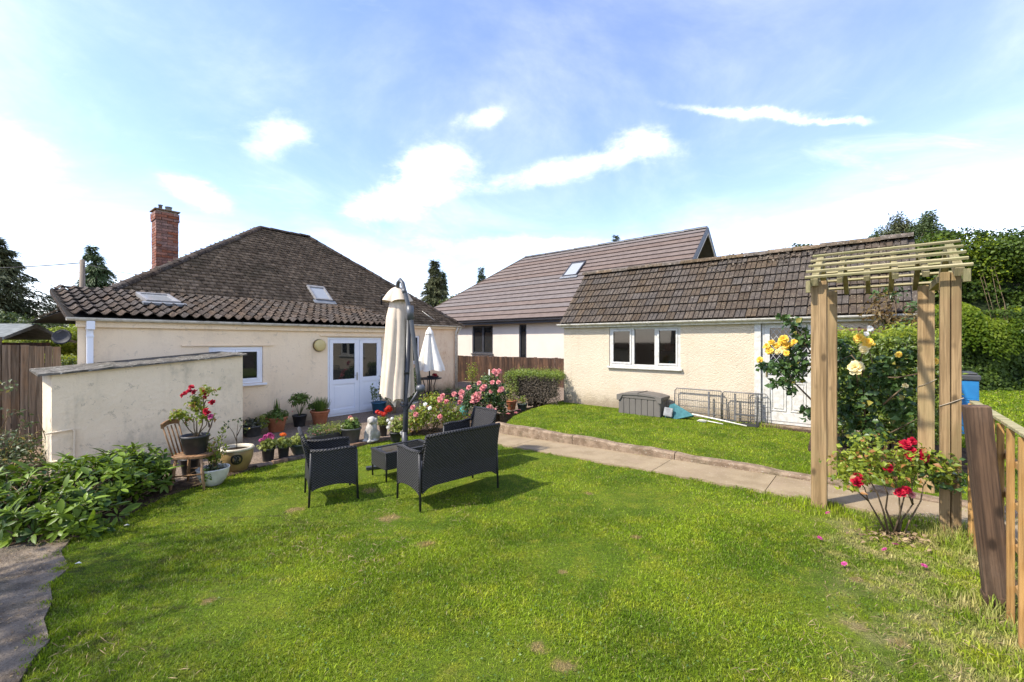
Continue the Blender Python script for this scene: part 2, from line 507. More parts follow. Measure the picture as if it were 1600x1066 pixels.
leafmat('weed_leaf', (.026, .045, .014), (.10, .135, .045), .25, .45, old=(.34, .27, .06), oldamt=.09)
leafmat('rose_leaf', (.028, .062, .016), (.085, .150, .036), .25, .38, old=(.30, .26, .05), oldamt=.05)
leafmat('rose_leaf_yellow', (.070, .125, .014), (.33, .37, .035), .35, .45, (.35, .38, .04), old=(.34, .14, .05), oldamt=.12)
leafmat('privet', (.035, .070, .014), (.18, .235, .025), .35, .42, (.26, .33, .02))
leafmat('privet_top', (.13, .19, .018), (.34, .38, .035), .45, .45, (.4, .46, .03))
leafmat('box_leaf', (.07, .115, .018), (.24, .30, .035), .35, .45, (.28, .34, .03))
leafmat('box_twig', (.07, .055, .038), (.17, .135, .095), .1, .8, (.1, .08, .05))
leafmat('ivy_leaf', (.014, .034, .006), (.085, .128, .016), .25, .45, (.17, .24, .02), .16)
leafmat('ivy_sun_tone', (.035, .075, .006), (.23, .285, .018), .4, .45, (.36, .42, .02), .15)  # lighter copy of the ivy leaf, sunlight put into its colour
leafmat('tree_leaf', (.026, .050, .014), (.095, .130, .034), .3, .5, (.14, .18, .03))
leafmat('conifer_leaf', (.028, .055, .020), (.105, .150, .050), .2, .65, (.09, .11, .03))
leafmat('conifer_brown', (.032, .050, .018), (.135, .140, .055), .2, .7, (.12, .1, .04))
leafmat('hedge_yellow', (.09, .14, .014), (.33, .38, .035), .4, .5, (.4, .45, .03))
leafmat('pot_leaf', (.045, .095, .018), (.15, .22, .035), .3, .45, (.2, .28, .03))
leafmat('pot_leaf_pale', (.12, .17, .03), (.34, .36, .07), .35, .5, (.4, .42, .06))
leafmat('pot_leaf_grey', (.08, .09, .06), (.19, .19, .13), .25, .6)
leafmat('leaf_red', (.085, .050, .018), (.22, .16, .05), .3, .45, (.25, .1, .03))
leafmat('dry_leaf', (.16, .10, .05), (.36, .26, .14), .15, .8)


def glass(name, tint=(.012, .014, .015), rough=.02):
    m, t, out = newmat(name)
    b = t.n('BsdfPrincipled')
    b.inputs['Base Color'].default_value = (*tint, 1)
    b.inputs['Roughness'].default_value = rough
    b.inputs['Specular IOR Level'].default_value = .75
    co = coords(t)
    t.put(b.inputs['Normal'], t.bump(t.noise(co, 1.7, 1), .012, .05))
    t.put(out.inputs[0], b.outputs[0])


glass('glass')


def clear_glass(name):
    m, t, out = newmat(name)
    gl_ = t.n('BsdfGlossy')
    gl_.inputs['Roughness'].default_value = .03
    gl_.inputs['Color'].default_value = (.9, .9, .9, 1)
    tp_ = t.n('BsdfTransparent')
    tp_.inputs['Color'].default_value = (.62, .63, .62, 1)
    fr_ = t.n('Fresnel')
    fr_.inputs['IOR'].default_value = 1.5
    mx = t.n('MixShader')
    t.put(mx.inputs[0], t.m('ADD', t.m('MULTIPLY', fr_.outputs[0], .9), .012))
    t.put(mx.inputs[1], tp_.outputs[0])
    t.put(mx.inputs[2], gl_.outputs[0])
    t.put(out.inputs[0], mx.outputs[0])


clear_glass('clear_glass')
glass('glass_sky', (.30, .31, .31), .12)


def rattan(name):
    m, t, out = newmat(name)
    co = coords(t, False)
    X, Y, Z = t.sep(co)
    u = t.m('ADD', X, Y)
    k = 2 * math.pi / .036
    a = t.m('SINE', t.m('MULTIPLY', u, k))
    b_ = t.m('SINE', t.m('MULTIPLY', Z, k * 1.3))
    w = t.m('MULTIPLY', a, b_)
    h = t.m('ADD', t.m('MULTIPLY', w, .9), t.m('MULTIPLY', t.noise(co, 130, 2), .5))
    col = t.mix(t.ss(h, -.2, 1.0), (.002, .002, .0022), (.055, .051, .050))  # highlights on raised strands and shade in the gaps, painted into the colour
    b = t.n('BsdfPrincipled')
    t.put(b.inputs['Base Color'], col)
    b.inputs['Roughness'].default_value = .5
    b.inputs['Specular IOR Level'].default_value = .4
    t.put(b.inputs['Normal'], t.bump(h, .9, .006))
    t.put(out.inputs[0], b.outputs[0])


rattan('rattan')
M = MATS


# ------------------------------------------------------------------ mesh helpers
class MB:
    def __init__(s):
        s.v, s.f, s.mi, s.sm = [], [], [], []

    def add(s, vs, fs, mi=0, sm=False, M4=None):
        o = len(s.v)
        s.v += [tuple(M4 @ Vector(p)) for p in vs] if M4 else [tuple(p) for p in vs]
        s.f += [tuple(i + o for i in f) for f in fs]
        s.mi += [mi] * len(fs)
        s.sm += [sm] * len(fs)
        return s

    def box(s, x0, x1, y0, y1, z0, z1, mi=0, M4=None):
        v = [(x, y, z) for z in (z0, z1) for y in (y0, y1) for x in (x0, x1)]
        return s.add(v, [(0, 2, 3, 1), (4, 5, 7, 6), (0, 1, 5, 4), (2, 6, 7, 3), (0, 4, 6, 2), (1, 3, 7, 5)], mi, False, M4)

    def bar(s, p, q, w, h=None, mi=0, up=(0, 0, 1)):
        """Rectangular bar from p to q: w across, h along the 'up' side."""
        p, q = Vector(p), Vector(q)
        h = h or w
        d = (q - p).normalized()
        u = Vector(up)
        sd_ = d.cross(u)
        if sd_.length < 1e-4:
            sd_ = d.cross(Vector((1, 0, 0)))
        sd_.normalize()
        u = sd_.cross(d).normalized()
        vs = []
        for e in (p, q):
            for a, b in ((-1, -1), (1, -1), (1, 1), (-1, 1)):
                vs.append(e + sd_ * (a * w / 2) + u * (b * h / 2))
        return s.add(vs, [(3, 2, 1, 0), (4, 5, 6, 7), (0, 1, 5, 4), (1, 2, 6, 5), (2, 3, 7, 6), (3, 0, 4, 7)], mi)

    def tube(s, pts, r, n=8, mi=0, cap=True):
        pts = [Vector(p) for p in pts]
        rs = list(r) if isinstance(r, (list, tuple)) else [r] * len(pts)
        vs, fs = [], []
        ref = Vector((.137, .31, .94))
        d0 = (pts[-1] - pts[0]).normalized()
        if abs(d0.dot(ref.normalized())) > .9:
            ref = Vector((1, .2, 0))
        for i, p in enumerate(pts):
            a = pts[max(0, i - 1)]
            b = pts[min(len(pts) - 1, i + 1)]
            d = (b - a).normalized()
            x = d.cross(ref)
            if x.length < 1e-5:
                x = d.cross(Vector((1, 0, 0)))
            x.normalize()
            y = d.cross(x)
            for k in range(n):
                t = 2 * math.pi * k / n
                vs.append(p + x * (rs[i] * math.cos(t)) + y * (rs[i] * math.sin(t)))
        for i in range(len(pts) - 1):
            for k in range(n):
                k2 = (k + 1) % n
                fs.append((i * n + k, i * n + k2, (i + 1) * n + k2, (i + 1) * n + k))
        if cap:
            fs.append(tuple(reversed(range(n))))
            fs.append(tuple((len(pts) - 1) * n + k for k in range(n)))
        return s.add(vs, fs, mi, True)

    def lathe(s, prof, n=20, mi=0, c=(0, 0, 0), fn=None, sm=True, cap0=True, cap1=False):
        vs, fs = [], []
        for i, (r, z) in enumerate(prof):
            for k in range(n):
                t = 2 * math.pi * k / n
                rr = r * (fn(t, z, i) if fn else 1)
                vs.append((c[0] + rr * math.cos(t), c[1] + rr * math.sin(t), c[2] + z))
        for i in range(len(prof) - 1):
            for k in range(n):
                k2 = (k + 1) % n
                fs.append((i * n + k, i * n + k2, (i + 1) * n + k2, (i + 1) * n + k))
        if cap0:
            fs.append(tuple(reversed(range(n))))
        if cap1:
            fs.append(tuple((len(prof) - 1) * n + k for k in range(n)))
        return s.add(vs, fs, mi, sm)

    def prism(s, poly, a, b, axis='y', mi=0):
        """poly in the two other axes (in xyz order), extruded from a to b."""
        def P(q, t):
            return {'x': (t, q[0], q[1]), 'y': (q[0], t, q[1]), 'z': (q[0], q[1], t)}[axis]
        n = len(poly)
        vs = [P(q, a) for q in poly] + [P(q, b) for q in poly]
        fs = [tuple(range(n)), tuple(reversed(range(n, 2 * n)))]
        fs += [(i, i + n, (i + 1) % n + n, (i + 1) % n) for i in range(n)]
        return s.add(vs, fs, mi)

    def mesh(s, name, mats):
        me = bpy.data.meshes.new(name)
        me.from_pydata(s.v, [], s.f)
        for m in (mats if isinstance(mats, (list, tuple)) else [mats]):
            me.materials.append(M[m])
        me.polygons.foreach_set('material_index', s.mi)
        me.polygons.foreach_set('use_smooth', s.sm)
        me.update()
        import bmesh
        bm = bmesh.new()
        bm.from_mesh(me)
        bmesh.ops.recalc_face_normals(bm, faces=bm.faces)
        bm.to_mesh(me)
        bm.free()
        return me

    def build(s, name, mats, parent=None, loc=(0, 0, 0), rot=(0, 0, 0), bevel=0):
        return link(name, s.mesh(name, mats), parent, loc, rot, bevel)


def link(name, me, parent=None, loc=(0, 0, 0), rot=(0, 0, 0), bevel=0):
    o = bpy.data.objects.new(name, me)
    COL.objects.link(o)
    o.parent = parent
    o.location = loc
    o.rotation_euler = rot
    if bevel:
        b = o.modifiers.new('bevel', 'BEVEL')
        b.width = bevel
        b.segments = 2
        b.limit_method = 'ANGLE'
        b.angle_limit = R(40)
    return o


def tag(o, label=None, cat=None, group=None, kind=None):
    if label:
        o['label'] = label
    if cat:
        o['category'] = cat
    if group:
        o['group'] = group
    if kind:
        o['kind'] = kind
    return o


def thing(name, label, cat, loc=(0, 0, 0), rz=0.0, group=None):
    o = bpy.data.objects.new(name, None)
    o.empty_display_size = .1
    COL.objects.link(o)
    o.location = loc
    o.rotation_euler = (0, 0, rz)
    return tag(o, label, cat, group)


def dup_tree(o, parent=None):
    c = o.copy()
    COL.objects.link(c)
    c.parent = parent
    for ch in list(o.children):
        dup_tree(ch, c)
    return c


def np_mesh(name, V, F, mats, rnd=None, smooth=False, mi=None):
    """Fast mesh from arrays: V (n,3), F (m,k) with k corners each; rnd per vertex."""
    V = np.asarray(V, np.float32)
    F = np.asarray(F, np.int32)
    me = bpy.data.meshes.new(name)
    me.vertices.add(len(V))
    me.vertices.foreach_set('co', V.ravel())
    k = F.shape[1]
    me.loops.add(F.size)
    me.loops.foreach_set('vertex_index', F.ravel())
    me.polygons.add(len(F))
    me.polygons.foreach_set('loop_start', np.arange(len(F), dtype=np.int32) * k)
    me.polygons.foreach_set('loop_total', np.full(len(F), k, np.int32))
    if smooth:
        me.polygons.foreach_set('use_smooth', np.ones(len(F), bool))
    for m in (mats if isinstance(mats, (list, tuple)) else [mats]):
        me.materials.append(M[m])
    if mi is not None:
        me.polygons.foreach_set('material_index', np.asarray(mi, np.int32))
    if rnd is not None:
        a = me.attributes.new('rnd', 'FLOAT', 'POINT')
        a.data.foreach_set('value', np.asarray(rnd, np.float32))
    me.update(calc_edges=True)
    return me


def unit(a):
    return a / np.maximum(np.linalg.norm(a, axis=-1, keepdims=True), 1e-9)


def leaf_arrays(P, D, N, L, W, fold=.25, droop=.15):
    """Four-triangle leaves: base, left, rib, right, tip."""
    n = len(P)
    D = unit(D)
    S = unit(np.cross(D, N))
    U = unit(np.cross(S, D))
    L = np.broadcast_to(np.asarray(L, float).reshape(-1, 1), (n, 1))
    W = np.broadcast_to(np.asarray(W, float).reshape(-1, 1), (n, 1))
    b = P
    mid = P + D * L * .48
    l = mid - S * W * .5 + U * W * fold
    r = mid + S * W * .5 + U * W * fold
    tip = P + D * L - U * L * droop
    V = np.stack([b, l, mid, r, tip], 1).reshape(-1, 3)
    i = np.arange(n)[:, None] * 5
    F = np.concatenate([i + np.array([[0, 2, 1]]), i + np.array([[0, 3, 2]]), i + np.array([[1, 2, 4]]), i + np.array([[2, 3, 4]])], 0)
    return V, F


def long_leaf_arrays(P, D, N, L, W, fold=.14, droop=.15):
    """Lance-shaped leaves with a channelled midrib and an arching tip."""
    n = len(P)
    D = unit(D)
    S = unit(np.cross(D, N))
    U = unit(np.cross(S, D))
    L = np.broadcast_to(np.asarray(L, float).reshape(-1, 1), (n, 1))
    W = np.broadcast_to(np.asarray(W, float).reshape(-1, 1), (n, 1))
    rows_ = [P]
    for f, w in ((.22, .62), (.48, 1.0), (.76, .78)):
        c = P + D * L * f - U * L * droop * f * f
        rows_ += [c - S * W * w * .5 + U * W * fold * w, c, c + S * W * w * .5 + U * W * fold * w]
    rows_.append(P + D * L - U * L * droop)
    V = np.stack(rows_, 1).reshape(-1, 3)
    i = np.arange(n)[:, None] * 11
    T = [(0, 2, 1), (0, 3, 2)]
    for k in (1, 4):
        T += [(k, k + 1, k + 4), (k, k + 4, k + 3), (k + 1, k + 2, k + 5), (k + 1, k + 5, k + 4)]
    T += [(7, 8, 10), (8, 9, 10)]
    F = np.concatenate([i + np.array([t_]) for t_ in T], 0)
    return V, F


def leaf_obj(name, P, D, N, L, W, mat, parent=None, rnd=None, fold=.25, droop=.15, smooth=False, loc=(0, 0, 0)):
    V, F = leaf_arrays(P, D, N, L, W, fold, droop)
    if rnd is None:
        rnd = rng.random(len(P))
    me = np_mesh(name, V, F, mat, np.repeat(rnd, 5), smooth)
    return link(name, me, parent, loc)


def blob_points(n, blobs, shell=.35):
    """Points biased to the outside of ellipsoids; returns points and outward normals."""
    w = np.array([b[3] * b[4] * b[5] for b in blobs]) ** .67
    idx = rng.choice(len(blobs), n, p=w / w.sum())
    B = np.array(blobs)[idx]
    u = unit(rng.normal(size=(n, 3)))
    r = 1 - shell * rng.random(n) ** 1.5
    nz_ = 1 + .18 * np.sin(u[:, 0] * 5 + B[:, 0] * 9) * np.cos(u[:, 1] * 6 + B[:, 1] * 7) + .12 * np.sin(u[:, 2] * 9 + B[:, 2])
    P = B[:, :3] + u * B[:, 3:6] * (r * nz_)[:, None]
    return P, unit(u / B[:, 3:6])


def clump_rnd(P, sc=1.5, amt=.5):
    """Random value per leaf with light and dark clumps."""
    q = P * sc
    c = .5 + .5 * np.sin(q[:, 0] * 2.1 + 1.3 * np.sin(q[:, 2] * 1.7)) * np.cos(q[:, 1] * 1.9 + 1.1 * np.sin(q[:, 0] * 2.3 + q[:, 2]))
    return np.clip((1 - amt) * rng.random(len(P)) + amt * c, 0, 1)


def leaf_cloud(name, n, blobs, L, W, mat, parent=None, shell=.35, jit=.7, up=.5, csc=1.5, droop=.2, loc=(0, 0, 0), lv=.35):
    P, N = blob_points(n, blobs, shell)
    N2 = unit(N + rng.normal(size=(n, 3)) * jit + np.array([0, 0, up]))
    D = np.cross(N2, rng.normal(size=(n, 3)))
    D = unit(unit(D) + N * .4)
    l = L * (1 - lv + 2 * lv * rng.random(n))
    return leaf_obj(name, P, D, N2, l, l * W / L, mat, parent, clump_rnd(P, csc), droop=droop, loc=loc)


# ---- terrain
DG = np.array([.759, -.651])
DG = DG / np.hypot(*DG)
NG = np.array([-DG[1], DG[0]])
GA = np.array([1.40, 11.40])                # left front corner of the outbuilding
DH = np.array([.619, .785])
DH = DH / np.hypot(*DH)
NH = np.array([-DH[1], DH[0]])
HA = np.array([-4.50, 10.31])               # bungalow door corner
ANG_G = math.atan2(DG[1], DG[0])
ANG_H = math.atan2(DH[1], DH[0])
Z_PATIO, Z_UP = -.17, .05


def zl(x, y):
    """Height of the lower lawn: level near the camera, falling gently towards the patio."""
    s = -.759 * x + .651 * y
    s = np.maximum(s - .5, 0)
    return -.03 * np.minimum(s, 8.0)


def gw(x, y):
    p = GA + DG * x + NG * y
    return float(p[0]), float(p[1])


def hw(x, y):
    p = HA + DH * x + NH * y
    return float(p[0]), float(p[1])


def gl(X, Y):
    qx, qy = X - GA[0], Y - GA[1]
    return qx * DG[0] + qy * DG[1], qx * NG[0] + qy * NG[1]


def hl(X, Y):
    qx, qy = X - HA[0], Y - HA[1]
    return qx * DH[0] + qy * DH[1], qx * NH[0] + qy * NH[1]


def in_poly_(x, y, poly):
    c = np.zeros(len(x), bool)
    for (x1, y1), (x2, y2) in zip(poly, poly[1:] + poly[:1]):
        c ^= ((y1 > y) != (y2 > y)) & (x < (x2 - x1) * (y - y1) / (y2 - y1 + 1e-12) + x1)
    return c


def spot(px, py, z=None):
    """Ground point seen at a photograph pixel: on the sloping lawn, or on the level z."""
    dx, dz = (px - 800) / FPX, -(py - 533) / FPX
    zz_ = 0.0 if z is None else z
    for _ in range(12):
        Y = (zz_ - CAM_Z) / dz
        if z is None:
            zz_ = float(zl(dx * Y, Y))
    return (dx * Y, Y, zz_)


# ================================================================== GROUND
def structure(o, label=None):
    return tag(o, label, kind='structure')


def poly_sheet(name, pts, z, mat, skirt=.3, parent=None):
    """Polygon slab with vertical sides; z is a number or a function of x, y."""
    f = z if callable(z) else (lambda x, y: z)
    n = len(pts)
    vs = [(x, y, f(x, y)) for x, y in pts] + [(x, y, f(x, y) - skirt) for x, y in pts]
    me = bpy.data.meshes.new(name)
    me.from_pydata(vs, [], [tuple(range(n))] + [(i, i + n, (i + 1) % n + n, (i + 1) % n) for i in range(n)])
    me.materials.append(M[mat])
    import bmesh
    bm = bmesh.new()
    bm.from_mesh(me)
    bmesh.ops.recalc_face_normals(bm, faces=bm.faces)
    bm.to_mesh(me)
    bm.free()
    return link(name, me, parent)


g = MB()
g.add([(-500, -500, -.45), (500, -500, -.45), (500, 700, -.45), (-500, 700, -.45)], [(0, 1, 2, 3)])
structure(g.build('ground', 'earth'))

# lower lawn, a gently uneven sheet
xs = np.arange(-8, 15.01, .12)
ys = np.arange(-5, 10.6, .12)
GX, GY = np.meshgrid(xs, ys)
GZ = zl(GX, GY) + .010 * np.sin(GX * 2.3 + GY) * np.cos(GY * 2.9 - GX * .7) - .012
V = np.stack([GX, GY, GZ], -1).reshape(-1, 3)
nx_, ny_ = len(xs), len(ys)
ii = (np.arange(ny_ - 1)[:, None] * nx_ + np.arange(nx_ - 1)[None]).ravel()
F = np.stack([ii, ii + 1, ii + nx_ + 1, ii + nx_], 1)
cx, cy = V[F].mean(1)[:, 0], V[F].mean(1)[:, 1]
keep = (gl(cx, cy)[1] < -3.55) & (hl(cx, cy)[1] < -2.88)
structure(link('lawn', np_mesh('lawn', V, F[keep], 'lawn_soil', smooth=True)))

up_poly = [gw(*p) for p in ((.75, -3.2), (1.6, -3.2), (14, -3.2), (15, 14), (-.2, 14), (-.15, -.2), (.05, -1.5), (.35, -2.5))]
structure(poly_sheet('raised_lawn', up_poly, Z_UP, 'lawn_soil', .5))
structure(poly_sheet('patio', [hw(*p) for p in ((-6, -2.93), (3.6, -2.93), (10, -2.9), (12, 4), (-6, 4))], Z_PATIO, 'patio_agg', .3))

# concrete path: one slab after another
path = structure(bpy.data.objects.new('path', None))
COL.objects.link(path)
joints = [.35, 1.62, 4.10, 5.42, 7.9, 10.3, 12.6]
for a, b in zip(joints[:-1], joints[1:]):
    n = 10
    pts = [(a + .004 + (b - a - .008) * i / n, -4.05 + .025 * math.sin(i * 1.7 + a * 3)) for i in range(n + 1)]
    pts += [(b - .004, -3.33), (a + .004, -3.33)]
    poly_sheet('slab', [gw(*p) for p in pts], lambda x, y: float(zl(x, y)) + .016, 'concrete_path', .2, path)
kerb = structure(bpy.data.objects.new('kerb', None))
COL.objects.link(kerb)
kx = .55
while kx < 12.5:
    kl = random.uniform(1.7, 2.1)
    n = 9
    top, bot = [], []
    mbk = MB()
    vs = []
    for i in range(n + 1):
        x = kx + .006 + (kl - .012) * i / n
        wy = .012 * math.sin(x * 3.1) + .006 * math.sin(x * 11)
        wz = .010 * math.sin(x * 5.3) + .005 * math.sin(x * 17)
        for yy, zz_ in ((-3.345 + wy, -.4), (-3.335 + wy, Z_UP - .015 + wz), (-3.31 + wy, Z_UP + .008 + wz), (-3.20, Z_UP + .006 + wz), (-3.195, -.4)):
            X_, Y_ = gw(x, yy)
            vs.append((X_, Y_, zz_))
    fs = []
    for i in range(n):
        for k in range(4):
            fs.append((i * 5 + k, (i + 1) * 5 + k, (i + 1) * 5 + k + 1, i * 5 + k + 1))
    fs += [(0, 1, 2, 3, 4), tuple(n * 5 + k for k in (4, 3, 2, 1, 0))]
    mbk.add(vs, fs)
    mbk.build('kerbstone', 'kerb_concrete', kerb)
    kx += kl

# patio edging, brick by brick
edging = structure(bpy.data.objects.new('patio_edging', None))
COL.objects.link(edging)
em = MB().box(-.105, .105, -.05, .05, -.16, .02).mesh('brick', 'edge_brick')
x = -2.6
while x < 3.0:
    X_, Y_ = hw(x, -2.985 + random.uniform(-.012, .012))
    link('brick', em, edging, (X_, Y_, Z_PATIO + random.uniform(-.012, .010)), (random.uniform(-.04, .04), random.uniform(-.04, .04), ANG_H + random.uniform(-.04, .04)), .006)
    x += .222

# old path and beds at the left
pl = [spot(*p)[:2] for p in ((150, 790), (112, 842), (95, 862), (108, 888), (78, 912), (82, 940), (68, 968), (78, 1000), (52, 1030), (30, 1066), (-20, 1150), (-60, 1300))]
pl += [(-9, 1.0), (-9, 5.2)]
n = 1500
q = rng.uniform((-4.6, 1.9), (-2.2, 4.6), (n, 2))
q = q[in_poly_(q[:, 0], q[:, 1], pl)]
P = np.stack([q[:, 0], q[:, 1], zl(q[:, 0], q[:, 1]) + .012], 1)
N = unit(np.array([0, 0, 1.0]) + rng.normal(size=P.shape) * .25)
tag(leaf_obj('path_litter', P, np.cross(N, rng.normal(size=P.shape)), N, .012 + .03 * rng.random(len(P)) ** 3, .012, 'dry_leaf'), 'leaf litter and grit scattered over the old path', 'litter', kind='stuff')
structure(poly_sheet('garden_path', pl, lambda x, y: float(zl(x, y)) + .006, 'drive_old', .1))
bed = [spot(*p)[:2] for p in ((-40, 862), (60, 850), (140, 836), (215, 798), (262, 775), (335, 752))] + [hw(-2.3, -2.95), (-5.2, 8.2), (-9.5, 8), (-9.5, 5)]
structure(poly_sheet('flower_bed', bed, lambda x, y: float(zl(x, y)) + .014, 'earth', .1))
rb = [hw(*p) for p in ((.15, -3.05), (.5, -3.55), (1.3, -3.6), (2.0, -3.2), (2.9, -3.05), (3.3, -2.2), (2.7, -1.7), (1.9, -2.4), (.6, -2.7))]
structure(poly_sheet('flower_bed', rb, Z_PATIO + .02, 'earth', .2))
hb = [gw(*p) for p in ((5.6, -1.9), (7.3, -1.9), (7.6, -.1), (4.6, -.03), (4.6, -.28), (5.5, -.35))]
structure(poly_sheet('flower_bed', hb, Z_UP + .006, 'earth', .05))


# ------------------------------------------------------------------ grass blades
def in_poly(x, y, poly):
    c = np.zeros(len(x), bool)
    n = len(poly)
    for i in range(n):
        x1, y1 = poly[i]
        x2, y2 = poly[(i + 1) % n]
        cond = (y1 > y) != (y2 > y)
        with np.errstate(divide='ignore', invalid='ignore'):
            c ^= cond & (x < (x2 - x1) * (y - y1) / (y2 - y1 + 1e-12) + x1)
    return c


def sines(x, y, seed):
    r = np.random.default_rng(seed)
    v = 0
    for k in range(5):
        a = r.random() * 6.28
        f = 1.2 * 1.7 ** k
        v = v + np.sin(f * (x * math.cos(a) + y * math.sin(a)) + r.random() * 6.28) / 1.35 ** k
    return v


def blades(x, y, z, h, w, lean=.6):
    n = len(x)
    ang = rng.random(n) * 6.283
    sx_, sy_ = np.cos(ang) * w / 2, np.sin(ang) * w / 2
    la = rng.random(n) * 6.283
    lr = h * lean * rng.random(n)
    tx, ty = np.cos(la) * lr, np.sin(la) * lr
    b0 = np.stack([x - sx_, y - sy_, z], 1)
    b1 = np.stack([x + sx_, y + sy_, z], 1)
    m0 = np.stack([x - sx_ * .8 + tx * .35, y - sy_ * .8 + ty * .35, z + h * .6], 1)
    m1 = np.stack([x + sx_ * .8 + tx * .35, y + sy_ * .8 + ty * .35, z + h * .6], 1)
    t = np.stack([x + tx, y + ty, z + h], 1)
    V = np.stack([b0, b1, m1, m0, t], 1).reshape(-1, 3)
    i = np.arange(n)[:, None] * 5
    F = np.concatenate([i + np.array([[0, 1, 2]]), i + np.array([[0, 2, 3]]), i + np.array([[3, 2, 4]])], 0)
    return V, F


def visible(x, y, m=1.42):
    return (y > 1.6) & (np.abs(x) < y * m + .3)


patches = [(spot(px, py)[:2], r) for px, py, r in ((592, 778, .17), (885, 1035, .10), (842, 1000, .08), (880, 885, .06), (1290, 905, .3), (1345, 985, .22),
                                                    (1390, 1010, .12), (680, 825, .10), (336, 921, .10), (1150, 800, .05), (930, 760, .05), (250, 905, .06))]


def keep_lower(x, y):
    gx, gy = gl(x, y)
    hx, hy = hl(x, y)
    k = (gy < -4.04 + .04 * np.sin(gx * 9) + .03 * np.sin(gx * 23)) & ((hy < -3.05) | ((hx > 3.2) & (gy < -4.0)))
    k &= ~in_poly(x, y, pl) & ~in_poly(x, y, bed) & ~in_poly(x, y, rb)
    return k


def density(x, y):
    d = np.ones(len(x))
    for (px, py), r in patches:
        d *= 1 - .88 * np.exp(-((x - px) ** 2 + (y - py) ** 2) / r ** 2 * 1.2)
    e1 = .78 * x - .45 * y
    worn = np.clip((e1 - .2) / .5, 0, 1) * (y < 4.4)
    d *= 1 - worn * .22 * (sines(x * 2, y * 2, 5) > .1)
    return d


def grass(name, n, x0, x1, y0, y1, keepf, hh, ww, zf, lean=.7, dens=True):
    x = rng.uniform(x0, x1, n)
    y = rng.uniform(y0, y1, n)
    k = visible(x, y) & keepf(x, y)
    x, y = x[k], y[k]
    if dens:
        k = rng.random(len(x)) < density(x, y)
        x, y = x[k], y[k]
    v = .75 + .25 * sines(x, y, 3) / 2
    h = hh * (.5 + .8 * rng.random(len(x))) * np.clip(v, .8, 1.3)
    w = ww * (.7 + .6 * rng.random(len(x))) * (.7 + .085 * y)
    V, F = blades(x, y, zf(x, y), h, w, lean)
    rnd = np.clip(.9 * rng.random(len(x)) + .05 + .10 * sines(x * 3, y * 3, 9), 0, 1)
    o = link(name, np_mesh(name, V, F, 'grass_blades', np.repeat(rnd, 5)))
    return tag(o, kind='stuff')


lowz = lambda x, y: zl(x, y) - .013
tag(grass('grass', 560000, -8, 8.5, 1.6, 9.0, keep_lower, .022, .0050, lowz, 1.5), 'short mown green grass of the lower lawn with dry patches', 'grass')
tag(grass('grass', 420000, -6, 6.5, 1.6, 4.2, keep_lower, .021, .0036, lowz, 1.6), 'close mown grass at the near side of the lower lawn', 'grass')
keep_up = lambda x, y: (gl(x, y)[1] > -3.2) & in_poly(x, y, up_poly) & ~((gl(x, y)[1] > -.03) & (gl(x, y)[0] < 6.9)) & ~in_poly(x, y, hb)
tag(grass('grass', 300000, -2, 10, 3, 12.5, keep_up, .022, .006, lambda x, y: np.full(len(x), Z_UP), 1.4, False), 'short sunlit grass of the raised lawn below the outbuilding', 'grass')
tag(grass('grass', 60000, 6, 19, 6, 17, lambda x, y: keep_up(x, y) & (gl(x, y)[0] > 6.8), .05, .014, lambda x, y: np.full(len(x), Z_UP), 1.0, False),
    'grass beyond the picket fence below the ivy hedge', 'grass')


def tufts(n, cx_, cy_, r, h):
    a = rng.random(n) * 6.283
    rr = r * np.sqrt(rng.random(n))
    return cx_ + rr * np.cos(a), cy_ + rr * np.sin(a), .72 * h * (.45 + .7 * rng.random(n)) * (1.1 - .6 * rr / r)


tx_, ty_, th_ = [], [], []
for gx_, gy_, r_, h_, n_ in ((5.93, -4.28, .30, .13, 700), (6.87, -4.25, .36, .19, 1300), (6.4, -4.35, .36, .09, 600), (6.9, -4.7, .30, .09, 600), (6.95, -5.6, .30, .13, 800),
                             (6.6, -5.2, .7, .045, 1500), (6.2, -5.0, .7, .04, 1200), (6.75, -5.9, .6, .06, 1200), (5.5, -4.2, .3, .06, 300), (6.9, -6.3, .5, .08, 1000),
                             (7.3, -3.1, .5, .12, 500), (5.9, -3.1, .3, .12, 400), (4.75, -.12, .25, .16, 150), (4.9, -.2, .3, .08, 150)):
    wx, wy = gw(gx_, gy_)
    a, b, c = tufts(n_, wx, wy, r_, h_)
    tx_.append(a), ty_.append(b), th_.append(c)
for k in range(60):                                    # tufts along the path edge
    wx, wy = gw(rng.uniform(.5, 6), -4.06)
    a, b, c = tufts(28, wx, wy, .06, .05)
    tx_.append(a), ty_.append(b), th_.append(c)
for k in range(26):                                    # weeds in the path against the kerb
    wx, wy = gw(rng.choice([1.0, 1.4, 2.2, 2.3, 3.0, 3.6, 4.3, 4.4, 5.2, 5.6]) + rng.normal() * .1, -3.38)
    a, b, c = tufts(14, wx, wy, .05, .05)
    tx_.append(a), ty_.append(b), th_.append(c)
for k in range(150):                                   # lawn creeping up to the flower bed
    f_ = random.random() * 4.999
    e0_, e1_ = bed[1 + int(f_) % 5], bed[min(6, 2 + int(f_) % 5)]
    q_ = f_ % 1
    a, b, c = tufts(26, e0_[0] + (e1_[0] - e0_[0]) * q_ + rng.normal() * .04, e0_[1] + (e1_[1] - e0_[1]) * q_ + rng.normal() * .05, .08, .05)
    tx_.append(a), ty_.append(b), th_.append(c)
for k in range(40):                                    # ragged lawn edge on the old path
    wx, wy, _ = spot(*random.choice(((95, 865), (105, 888), (80, 915), (85, 940), (70, 970), (75, 1000), (50, 1035))))
    a, b, c = tufts(40, wx + rng.normal() * .05, wy + rng.normal() * .05, .07, .055)
    tx_.append(a), ty_.append(b), th_.append(c)
